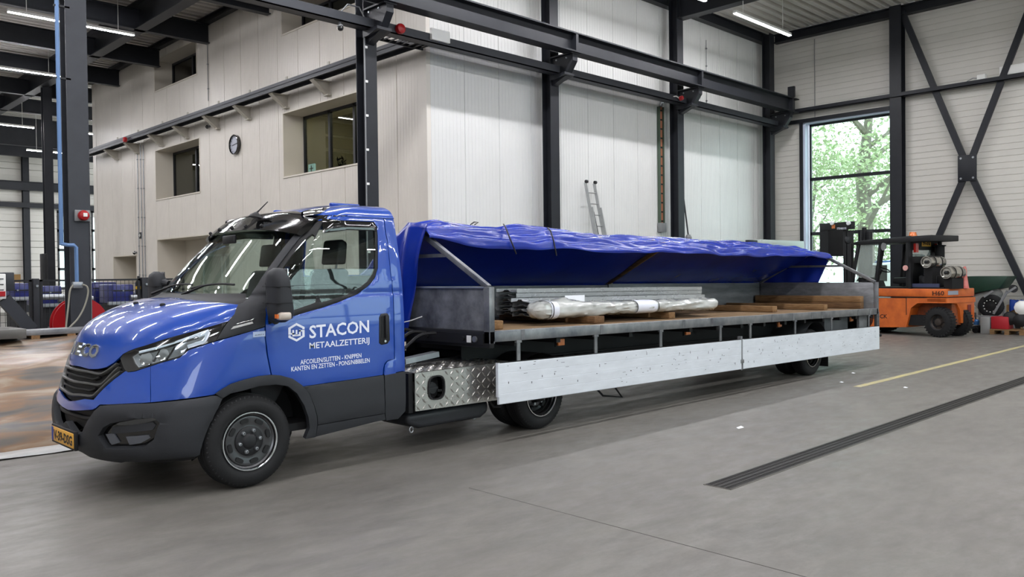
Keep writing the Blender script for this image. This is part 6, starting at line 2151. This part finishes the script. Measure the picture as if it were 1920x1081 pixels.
# mast: two pairs of uprights, cylinder, top plate, carriage and forks
lm0 = fpx(1590, 500)[0]
lm1 = fpx(1562, 500)[0]
zmast = fpx(1578, 432)[1]
for w in (.12, FW - .24):
    fbox(MB(), lm0, lm0 + .12, w, w + .12, .1, zmast).build('outer_upright', M_MAST, fork, bev=.008)
    fbox(MB(), lm0 + .16, lm0 + .26, w + .02, w + .1, .1, zmast + .1).build('inner_upright', M_MAST, fork, bev=.008)
MB().tube([LP(lm0 + .05, FW / 2, .2), LP(lm0 + .05, FW / 2, zmast)], .05, 10).build('lift_cylinder', M_MAST, fork)
MB().tube([LP(lm0 + .14, .26, .2), LP(lm0 + .14, .26, zmast - .1)], .012, 6).build('chain', M_GALV, fork)
zt0, zt1 = fpx(1560, 431)[1], fpx(1560, 417)[1]
fbox(MB(), fpx(1594, 425)[0], fpx(1534, 425)[0], .06, .2, zt0, zt1 + .0).build('mast_head', M_MAST, fork, bev=.01)
fbox(MB(), fpx(1549, 425)[0], fpx(1533, 425)[0], .08, .9, fpx(1540, 480)[1], zt1).build('load_guard', M_MAST, fork)
fork_text('STEINBOCK', (1569.5, 430), (1587.5, 429.5), .075, .055, M_LETTER, 'mast_lettering')
for px in (1559, 1590):
    l_, z_ = fpx(px, 418)
    MB().lathe(LP(l_, .05, z_), -LAT, [(0, .05), (.05, .055), (.06, .03)], 14).build('work_lamp', mat('lamp_glass', '#e8ecf0', .15, spec=.8), fork, smooth=True)
fbox(MB(), fpx(1563, 425)[0], fpx(1557, 425)[0], .05, .058, fpx(1560, 428)[1], fpx(1560, 421)[1]).build('amber_reflector', M_AMBER, fork)
for w in (.15, FW - .3):
    fbox(MB(), lm0 + .3, lm0 + .36, w, w + .14, .05, .7).build('fork_shank', M_MAST, fork)
    fbox(MB(), lm0 + .3, lm0 + 1.5, w, w + .14, .04, .09).build('fork_blade', M_MAST, fork)

# ================================================================ clutter by the end wall
gx = 23.3
def ep(px, py, x=gx):
    q = at(px, py, 'x', x)
    return q.y, q.z
mx = thing('concrete_mixer', 'concrete mixer with dark green hopper and grey drum right of the forklift', 'concrete mixer', (gx, 6.4, 0))
h = [ep(*q) for q in ((1815, 517.5), (1892, 517.5), (1876, 540), (1850, 545), (1815, 552))]
mb = MB()
n = len(h)
vs = [(gx - .1, a, b) for a, b in h] + [(gx + .75, a, b) for a, b in h]
mb.add(vs, [tuple(range(n)), tuple(range(2 * n - 1, n - 1, -1))] + [(i, i + n, (i + 1) % n + n, (i + 1) % n) for i in range(n)])
mb.build('hopper', mat('dark_green_paint', '#1b3a2c', .5, noise=.2, nscale=4), mx, bev=.01)
ya, za = ep(1829, 570)
yb, zb_ = ep(1872, 540)
MB().lathe((gx + .2, ya, za - .02), (0, yb - ya, zb_ - za), [(0, .28), (.2, .3), (.5, .2), (.62, .14)], 20).build('drum', mat('grey_cement', '#8a8a87', .8, noise=.3, nscale=6), mx, smooth=True)
wy, wz = ep(1859, 573)
tw = MB().lathe((gx - .12, wy, wz), (1, 0, 0), [(.03, .16), (0, .18), (0, .25), (.03, .29), (.12, .29), (.14, .25), (.14, .18)], 30, cap=(0, 1)).build('wheel', M_TYRE, mx, smooth=True, angle=40)
MB().lathe((gx - .12, wy, wz), (1, 0, 0), [(.0, .185), (.02, .17), (.05, .15), (.04, .06), (.03, .02)], 24, cap=(0, 1)).build('rim', M_RIMD, tw, smooth=True)
for k in range(12):
    a = 2 * math.pi * k / 12
    MB().lathe((gx - .12, wy + math.cos(a) * .15, wz + math.sin(a) * .15), (-1, 0, 0), [(-.02, .013), (.006, .011)], 8).build('wheel_stud', M_WHITE, tw)
fr = []
for qa, qb in (((1863, 588), (1889, 545)), ((1825, 592), (1890, 594)), ((1889, 548), (1905, 538)), ((1862, 545), (1845, 556))):
    A, B = ep(*qa, gx - .18), ep(*qb, gx - .18)
    MB().bar((gx - .18, *A), (gx - .18, *B), .05, .06, (1, 0, 0)).build('frame_arm', M_GREYP, mx)
A = ep(1900, 618, gx - .1)
cw_ = ep(1903, 610, gx - .1)
MB().lathe((gx - .12, cw_[0], .12), (1, 0, 0), [(0, .12), (.05, .12)], 20).build('castor', M_TYRE, mx)
MB().bar((gx - .15, cw_[0], .12), (gx - .15, cw_[0] + .1, .5), .03, .04, (1, 0, 0)).build('castor_fork', M_GREYP, mx)
MB().lathe((gx + .1, ep(1898, 541)[0], ep(1898, 541)[1]), (1, .3, 0), [(0, .1), (.1, .1)], 16).build('crank_wheel', M_RIMD, mx)
for y in (wy - .25, wy + .3): MB().bar((gx + .1, y, 0), (gx + .1, y, wz), .05, .05, (1, 0, 0)).build('leg', M_GREYP, mx)
def pbox(name, label, cat, q0, q1, m, x0=gx, dx=.4, parts=None, z0=None):
    (yl, zt_), (yr, zb2) = ep(*q0, x0), ep(*q1, x0)
    zb2 = max(0, zb2) if z0 is None else z0
    o = MB().box(x0, x0 + dx, min(yl, yr), max(yl, yr), zb2, zt_).build(name, m, None, bev=.012)
    c = Vector((x0 + dx / 2, (yl + yr) / 2, zb2))
    o.data.transform(Matrix.Translation(-c))
    o.location = c
    return tag(o, label, cat)
gp = gx - .75
pt = thing('pallet', 'wooden pallet under the red case by the end wall', 'pallet', (gp + .2, 6.0, 0))
y0_, y1_ = ep(1922, 610, gp)[0], ep(1858, 610, gp)[0]
for k in range(3): MB().box(gp - .1, gp + .5, y0_ + k * (y1_ - y0_ - .1) / 2, y0_ + k * (y1_ - y0_ - .1) / 2 + .1, 0, .1).build('block', M_WOOD, pt)
for k in range(5): MB().box(gp - .1 + k * .12, gp + k * .12, y0_, y1_, .1, .125).build('board', M_WOOD, pt)
pbox('tool_case', 'red case standing on a pallet by the end wall', 'case', (1858, 593), (1891, 610), mat('red_case', '#a8202a', .5), gp, .4, z0=.126)
pbox('metal_drum', 'pale grey metal box left of the red case', 'box', (1838, 594), (1856, 617), mat('pale_grey_metal', '#8d8e8c', .5), gp + .0, .3, z0=0)
pbox('cardboard_box', 'brown cardboard box behind the red case', 'box', (1887, 571), (1909, 590), mat('cardboard', '#a98455', .8), gx + .3, .4, z0=0)
bl = MB().grid([[(gx + .2 + .4 * i / 8, ep(1886, 570)[0] - .02 - .75 * j / 14, ep(1886, 566)[1] + .05 * math.sin(j * .9 + i) + .04 * nz(i * .5, j * .6) - (.25 if i in (0, 8) else 0)) for j in range(15)] for i in range(9)]).build('blue_sheet', mat('blue_sheet', '#23449c', .5), None, smooth=True)
bl.modifiers.new('thickness', 'SOLIDIFY').thickness = .03
tag(bl, 'blue cloth heap behind the cardboard box at the right edge', 'cloth')
jk = thing('pallet_jack', 'small black trolley wheels at the rear of the forklift', 'trolley', (21.9, 6.1, 0))
g0 = at(1828, 624, 'z', 0)
for dx in (0, .16): MB().lathe((g0.x + dx * 1.2, g0.y - dx * .2, .075), (.95, -.3, 0), [(0, .075), (.05, .075)], 18).build('wheel', M_TYRE, jk)
MB().bar((g0.x - .1, g0.y + .1, .14), (g0.x + .35, g0.y - .1, .16), .12, .06).build('axle_block', M_RIMD, jk)
MB().lathe((g0.x + .1, g0.y, .2), (0, 0, 1), [(0, .06), (.1, .07), (.14, .04)], 14).build('pump', mat('blue_pump', '#3a6ea8', .4), jk, smooth=True)
MB().tube([(g0.x + .1, g0.y, .2), (g0.x + .2, g0.y + .05, .5)], .02, 6).build('handle', M_RIMD, jk)
for k, (px, py, m_, lb_) in enumerate(((1893, 598, M_RIMD, 'rusty dark machine part on the pallet at the right edge'), (1912, 602, M_RIMD, 'black toothed metal part at the far right edge'), (1915, 578, M_WHITE, 'white plastic sack behind the blue cloth'))):
    y_, z_ = ep(px, py, gp)
    rows = []
    o = MB().lathe((gp + .02, y_, max(z_, .3)), (1, .2, .1), [(0, .06), (.05, .16), (.2, .17), (.3, .08)], 10).build(('machine_part', 'machine_part', 'sack')[k], m_, None, smooth=True)
    tag(o, lb_, ('part', 'part', 'sack')[k])

# ================================================================ outside the tall window
M_LEAF = mat('tree_leaf', '#9db087', .6, noise=.5, nscale=2, ncol='#c3cfa4')
M_BARK = mat('pale_bark', '#8c8779', .85, noise=.4, nscale=6)
def tree(label, x, y, h, r, crown, n, seed, cz):
    t = thing('tree', label, 'tree', (x, y, 0), 'trees outside')
    rg = random.Random(seed)
    MB().tube([(x, y, 0), (x + .1, y, h * .25), (x, y + .1, h * .5), (x + .2, y - .2, h * .8)], [r, r * .85, r * .7, r * .3], 10).build('trunk', M_BARK, t, smooth=True)
    for k in range(9):
        z = h * (.3 + .06 * k)
        a = rg.uniform(0, 6.28)
        L = rg.uniform(1.5, 3.5)
        e = Vector((x + math.cos(a) * L, y + math.sin(a) * L, z + L * .7))
        MB().tube([(x, y, z), tuple((Vector((x, y, z)) + e) / 2 + Vector((0, 0, -.1))), tuple(e)], [r * .35, r * .22, r * .06], 6).build('branch', M_BARK, t)
    vs, fs = [], []
    for c in range(46):
        a, b = rg.uniform(0, 6.28), rg.uniform(-.95, 1)
        q = crown * rg.random() ** .4
        cc = Vector((x + q * math.cos(a), y + q * math.sin(a), cz + b * crown * .95))
        for k in range(n // 46):
            p = cc + Vector((rg.gauss(0, .5), rg.gauss(0, .5), rg.gauss(0, .42)))
            d = Vector((rg.uniform(-1, 1), rg.uniform(-1, 1), rg.uniform(-1, .4))).normalized()
            s2 = d.cross(Vector((rg.uniform(-1, 1), rg.uniform(-1, 1), rg.uniform(-1, 1)))).normalized()
            i = len(vs)
            L = rg.uniform(.07, .13)
            vs += [p - d * L, p + s2 * L * .5, p + d * L, p - s2 * L * .5]
            fs.append((i, i + 1, i + 2, i + 3))
    MB().add(vs, fs).build('foliage', M_LEAF, t, kind='stuff')
p = at(1622, 400, 'x', 34)
tree('large leafy tree with pale trunk right outside the tall window', 34, p.y, 11, .38, 3.6, 6800, 5, 6.6)
p = at(1545, 400, 'x', 38)
tree('smaller bushy tree at the left of the tall window', 38, p.y + .6, 8, .2, 3.0, 4200, 6, 4.6)
p = at(1668, 500, 'x', 41)
tree('low green tree far behind the white van', 41, p.y - 1.5, 6.5, .2, 3.0, 5000, 8, 3.6)
van = thing('van', 'white van parked outside the tall window', 'van', (30, 11, -.02))
(v0, vt), (v1, vb) = ep(1590, 502, 30), ep(1700, 545, 30)
mb = MB()
sidep = [(v1 - 1.2, .35), (v0 + .9, .35), (v0 + .9, .8), (v0 + .5, 1.05), (v0 - .2, 1.25), (v0 - .7, vt + .15), (v1 - 1.2, vt + .25)]
mb.prism(sidep, 'x', 30, 31.8)
mb.build('body', mat('white_paint', '#e8e9ea', .3, coat=1), van, bev=.05, seg=3)
MB().prism([(v0 - .3, 1.22), (v0 - .7, vt + .08), (v0 - 1.4, vt + .08), (v0 - 1.4, 1.22)], 'x', 29.99, 30.02).build('side_window', M_GLOSSB, van)
for y in (v0 + .2, v1 - .6): MB().lathe((29.97, y, .33), (1, 0, 0), [(0, .2), (0, .33), (.2, .33)], 24).build('wheel', M_TYRE, van)
car = thing('car', 'blue car roof behind the white van outside', 'car', (36, 14, -.02))
q = at(1660, 488, 'x', 36)
MB().prism([(q.y - 2, .3), (q.y + 2, .3), (q.y + 1.9, .95), (q.y + 1.0, 1.05), (q.y + .5, q.z), (q.y - 1.0, q.z), (q.y - 1.6, 1.05), (q.y - 2, .95)], 'x', 36, 37.7).build('body', mat('blue_metallic', '#2e5a9e', .3, coat=1), car, bev=.06, seg=3)
for y in (q.y - 1.3, q.y + 1.3): MB().lathe((35.97, y, .3), (1, 0, 0), [(0, .18), (0, .3), (.2, .3)], 24).build('wheel', M_TYRE, car)
# ================================================================ the left background
# stack under brown sheeting beyond the truck nose
M_BROWN = mat('brown_grey_film', '#7a6a58', .32, spec=.6)
def _brown():
    nt = M_BROWN.node_tree
    b = nt.nodes['Principled BSDF']
    tc = nt.nodes.new('ShaderNodeTexCoord')
    mp = nt.nodes.new('ShaderNodeMapping')
    mp.inputs['Scale'].default_value = (.35, 1.3, 3.2)
    n = nt.nodes.new('ShaderNodeTexNoise')
    n.inputs['Scale'].default_value = 2.2
    n.inputs['Detail'].default_value = 5
    n.inputs['Distortion'].default_value = 1.2
    cr = nt.nodes.new('ShaderNodeValToRGB')
    el = cr.color_ramp.elements
    el[0].position, el[0].color = .28, (*lin('#3f3d3b'), 1)
    el[1].position, el[1].color = .75, (*lin('#aaa193'), 1)
    for pos, c in ((.42, '#5e5953'), (.52, '#7b6048'), (.6, '#8d7e6b')):
        e = el.new(pos)
        e.color = (*lin(c), 1)
    nt.links.new(tc.outputs['Object'], mp.inputs['Vector'])
    nt.links.new(mp.outputs[0], n.inputs['Vector'])
    nt.links.new(n.outputs['Fac'], cr.inputs['Fac'])
    nt.links.new(cr.outputs['Color'], b.inputs['Base Color'])
_brown()
sk = thing('covered_stack', 'low stack draped in streaky brown and grey plastic sheeting beyond the truck nose', 'stack', (1.5, 10.3, 0))
rows = []
for i in range(91):
    x = -3.2 + 7.2 * i / 90
    r = []
    for j in range(34):
        g = j / 33
        y = 8.62 + (12.3 - 8.62) * g - .12 * math.sin(x * 1.1)
        z = .02 + .80 * (1 - math.exp(-g * 5.0)) + (.05 * math.sin(x * 1.5 + 9 * g) + .06 * nz(x * .7, g * 7) + .03 * nz(x * 2.2, g * 14)) * min(1, g * 5)
        r.append((x + .1 * nz(x, g * 3), y, max(z, .006)))
    rows.append(r)
MB().grid(rows).build('sheeting', M_BROWN, sk, smooth=True, angle=80)
MB().box(-3.1, 3.9, 10.4, 12.25, 0, .5).build('stacked_boards', M_WOODD, sk)
rows = []
for i in range(31):
    x = .2 + 2.35 * i / 30
    r = []
    for j in range(10):
        g = j / 9
        r.append((x + .1 * g, 8.30 + .33 * g + (x - 2.0) * .10 - .06 * math.sin(x * 3), .012 + .03 * math.sin(math.pi * g) + .015 * nz(x * 3, g * 4)))
    rows.append(r)
MB().grid(rows).build('film_edge', mat('white_film', '#a9a9a6', .3), sk, smooth=True)
# plate on blocks over the stack
t = thing('steel_plate', 'grey steel plate resting on wooden blocks on the covered stack', 'plate', (3, 12.2, .8))
pa, pb = at(0, 632, 'y', 11.9), at(44, 622, 'y', 11.9)
MB().box(1.0, pb.x, 11.75, 12.5, pa.z - .02, pa.z + .10).build('plate_body', mat('dull_steel_plate', '#6f6e69', .45, .5, noise=.3, nscale=4), t, bev=.01)
t2 = thing('steel_beam', 'long pale steel strip lying behind the truck nose', 'strip', (3.6, 12.3, .8))
pc = at(45, 626, 'y', 12.1)
MB().box(pc.x, pc.x + 2.4, 12.0, 12.35, pc.z - .02, pc.z + .05).build('strip_body', M_RAIL, t2, bev=.005)
for px in (63, 130):
    q = at(px, 633, 'y', 12.1)
    MB().box(q.x - .05, q.x + .05, 12.0, 12.3, pc.z - .12, pc.z - .02).build('spacer_block', M_WOOD, t2)
# control cabinet on a sloping leg
cb = thing('control_cabinet', 'white control cabinet with red strip at the left edge', 'cabinet', (2.9, 13.0, 0))
a, b = at(0, 513, 'y', 12.9), at(12, 560, 'y', 12.9)
MB().box(a.x - .6, b.x, 12.9, 13.3, b.z, a.z).build('cabinet_front', M_WHITE, cb, bev=.01)
MB().box(b.x + .0, at(27, 530, 'y', 12.95).x, 12.95, 13.5, at(27, 545, 'y', 12.95).z, a.z + .02).build('cabinet_side', M_STEEL_L, cb, bev=.01)
c, d = at(1, 546, 'y', 12.89), at(10, 555, 'y', 12.89)
MB().box(c.x - .2, d.x, 12.885, 12.9, d.z, c.z).build('red_strip', M_RED, cb)
for k in range(4):
    z = a.z - .07 - .075 * k
    MB().box(a.x - .5, b.x - .03, 12.893, 12.9, z - .006, z + .006).build('slot', M_INK, cb)
e, f = at(8, 560, 'y', 12.95), at(60, 618, 'y', 12.95)
MB().bar((e.x, 12.98, e.z), (f.x, 12.98, f.z), .1, .17, (0, 0, 1)).build('sloping_leg', M_STEEL_L, cb)
MB().box(f.x - .2, f.x + .15, 12.9, 13.1, 0, f.z).build('foot', M_STEEL_L, cb)
# fence
YFN = 15.0
fz = 1.6
M_FEN = mat('black_fence', '#17181b', .5)
def fence(label, x0, x1):
    t = thing('mesh_fence', label, 'fence', (x0, YFN, 0), 'safety fence panels')
    for x in (x0, x1 - .04): MB().box(x, x + .04, YFN - .02, YFN + .02, 0, fz).build('post', M_FEN, t)
    MB().box(x0, x1, YFN - .02, YFN + .02, fz - .03, fz).build('top_rail', M_FEN, t)
    MB().box(x0, x1, YFN - .02, YFN + .02, .12, .15).build('bottom_rail', M_FEN, t)
    mb = MB()
    x = x0 + .07
    while x < x1 - .05:
        mb.box(x, x + .006, YFN - .003, YFN + .003, .14, fz - .02)
        x += .07
    z = .2
    while z < fz - .05:
        mb.box(x0, x1, YFN - .008, YFN - .002, z, z + .006)
        z += .12
    mb.build('wire_mesh', M_FEN, t, kind='stuff')
def fx(px): return at(px, 522, 'y', YFN).x
for px0, px1, lab in ((-60, 59, 'black mesh fence panel at the left edge'), (74, 262, 'wide black mesh fence panel behind the red hose reel'), (279, 345, 'black mesh fence panel behind the far door mirror')):
    fence(lab, fx(px0), fx(px1))
for px0, px1, lab in ((60, 72, 'thick dark gate post left of the blue-pipe column'), (264, 276, 'thick dark gate post in front of the office wall')):
    t = thing('gate_post', lab, 'post', (fx(px0), YFN, 0), 'gate posts')
    MB().box(fx(px0), fx(px1), YFN - .06, YFN + .06, 0, fz + .02).build('post_body', M_STEEL, t, bev=.006)
    MB().box(fx(px0) - .03, fx(px1) + .03, YFN - .1, YFN + .1, 0, .02).build('base_plate', M_STEEL, t)
    MB().lathe((fx(px1) - .04, YFN - .06, fz - .1), (0, -1, 0), [(0, .02), (.03, .02)], 10).build('bolt_head', M_GALV, t)
# blue machines behind the fence
M_MACH = mat('machine_blue', '#20286e', .35, noise=.1, nscale=3, coat=.3)
def machine(label, px0, px1, ptop, pbot, y, blocks):
    a, b = at(px0, ptop, 'y', y), at(px1, pbot, 'y', y)
    t = thing('folding_machine', label, 'machine', ((a.x + b.x) / 2, y + .4, 0), 'blue machines behind the fence')
    MB().box(a.x, b.x, y, y + .8, b.z, a.z).build('cover', M_MACH, t, bev=.03)
    MB().box(a.x, b.x, y - .01, y + .02, a.z - .13, a.z - .11).build('cover_rib', M_FEN, t)
    MB().box(a.x - .1, b.x + .1, y - .06, y + .02, b.z - .02, b.z + .04).build('guide_rail', M_ALU, t)
    MB().box(a.x + .05, b.x - .05, y + .05, y + .75, 0, b.z).build('machine_base', M_FEN, t)
    MB().lathe((a.x + .3, y - .03, a.z - .25), (1, 0, 0), [(0, .05), (.6, .05)], 12).build('roller', M_GALV, t)
    for k in range(blocks):
        x = a.x + .15 + k * .4
        MB().box(x, x + .12, y - .02, y + .05, b.z - .5, b.z - .38).build('terminal_box', M_GREYP, t)
    MB().lathe((b.x - .2, y - .02, a.z - .12), (0, -1, 0), [(0, .015), (.02, .015)], 8).build('screw', M_GALV, t)
machine('dark blue machine cover at the left edge behind the fence', 26, 57, 531, 560, 16.2, 1)
machine('dark blue machine cover between the gate post and the pipe column', 72, 117, 536, 572, 16.5, 2)
machine('long dark blue machine cover right of the pipe column', 174, 220, 529, 572, 17.5, 2)
machine('dark blue machine cover with two screws before the office door', 212, 251, 533, 568, 16.4, 2)
machine('small dark blue machine cover behind the far door mirror', 280, 318, 529, 556, 16.6, 1)
# boxes on the left machines and bottle with black cap
t = thing('cardboard_box', 'small open cardboard box on top of the left machine', 'box', (3.9, 16.2, 1.5))
a, b = at(27, 514, 'y', 16.4), at(39, 529, 'y', 16.4)
MB().box(a.x, b.x, 16.4, 16.65, b.z, a.z).build('box_body', mat('cardboard2', '#b08b58', .8), t)
a, b = at(255, 520, 'y', YFN + .06), at(264, 552, 'y', YFN + .06)
t = thing('spray_bottle', 'black bottle with yellow band hanging on the fence by the gate post', 'bottle', ((a.x + b.x) / 2, YFN + .055, b.z))
MB().lathe(((a.x + b.x) / 2, YFN + .055, b.z), (0, 0, 1), [(0, .05), (.22, .05), (.27, .02), (.33, .02)], 14).build('bottle_body', M_BLACK, t, smooth=True)
MB().lathe(((a.x + b.x) / 2, YFN + .055, b.z + .1), (0, 0, 1), [(0, .052), (.05, .052)], 14).build('bottle_band', mat('yellow_band', '#cfa62b', .5), t)
# dark cabinet beside the far column
t = thing('tall_cabinet', 'tall narrow black cabinet beside the distant column', 'cabinet', (7, 30, 0))
a, b = at(81, 475, 'y', 30), at(90, 520, 'y', 30)
MB().box(a.x, b.x, 30, 30.4, 0, a.z).build('cabinet_body', M_BLACK, t, bev=.02)
MB().box(a.x + .02, b.x - .02, 29.99, 30, .3, a.z - .1).build('cabinet_door', M_FEN, t)
# white scraps on the floor
for k, (px, py, w) in enumerate(((1387, 801, .06), (1600, 699, .03), (1698, 726, .025), (1578, 716, .03))):
    q = at(px, py, 'z', .004)
    o = MB().add([(q.x - w, q.y - .02, .002), (q.x + w * .6, q.y - .03, .004), (q.x + w, q.y + .02, .012), (q.x - w * .3, q.y + .03, .003), (q.x, q.y, .014)], [(0, 1, 4), (1, 2, 4), (2, 3, 4), (3, 0, 4)]).build('paper_scrap', MATS['white_paper'], None)
    tag(o, ('largest white paper scrap on the floor left of the drain', 'tiny white scrap in the trailer shadow edge', 'tiny white scrap right of the yellow line end', 'tiny white scrap beside the trailer rear wheel')[k], 'paper scrap', 'scraps on the floor')
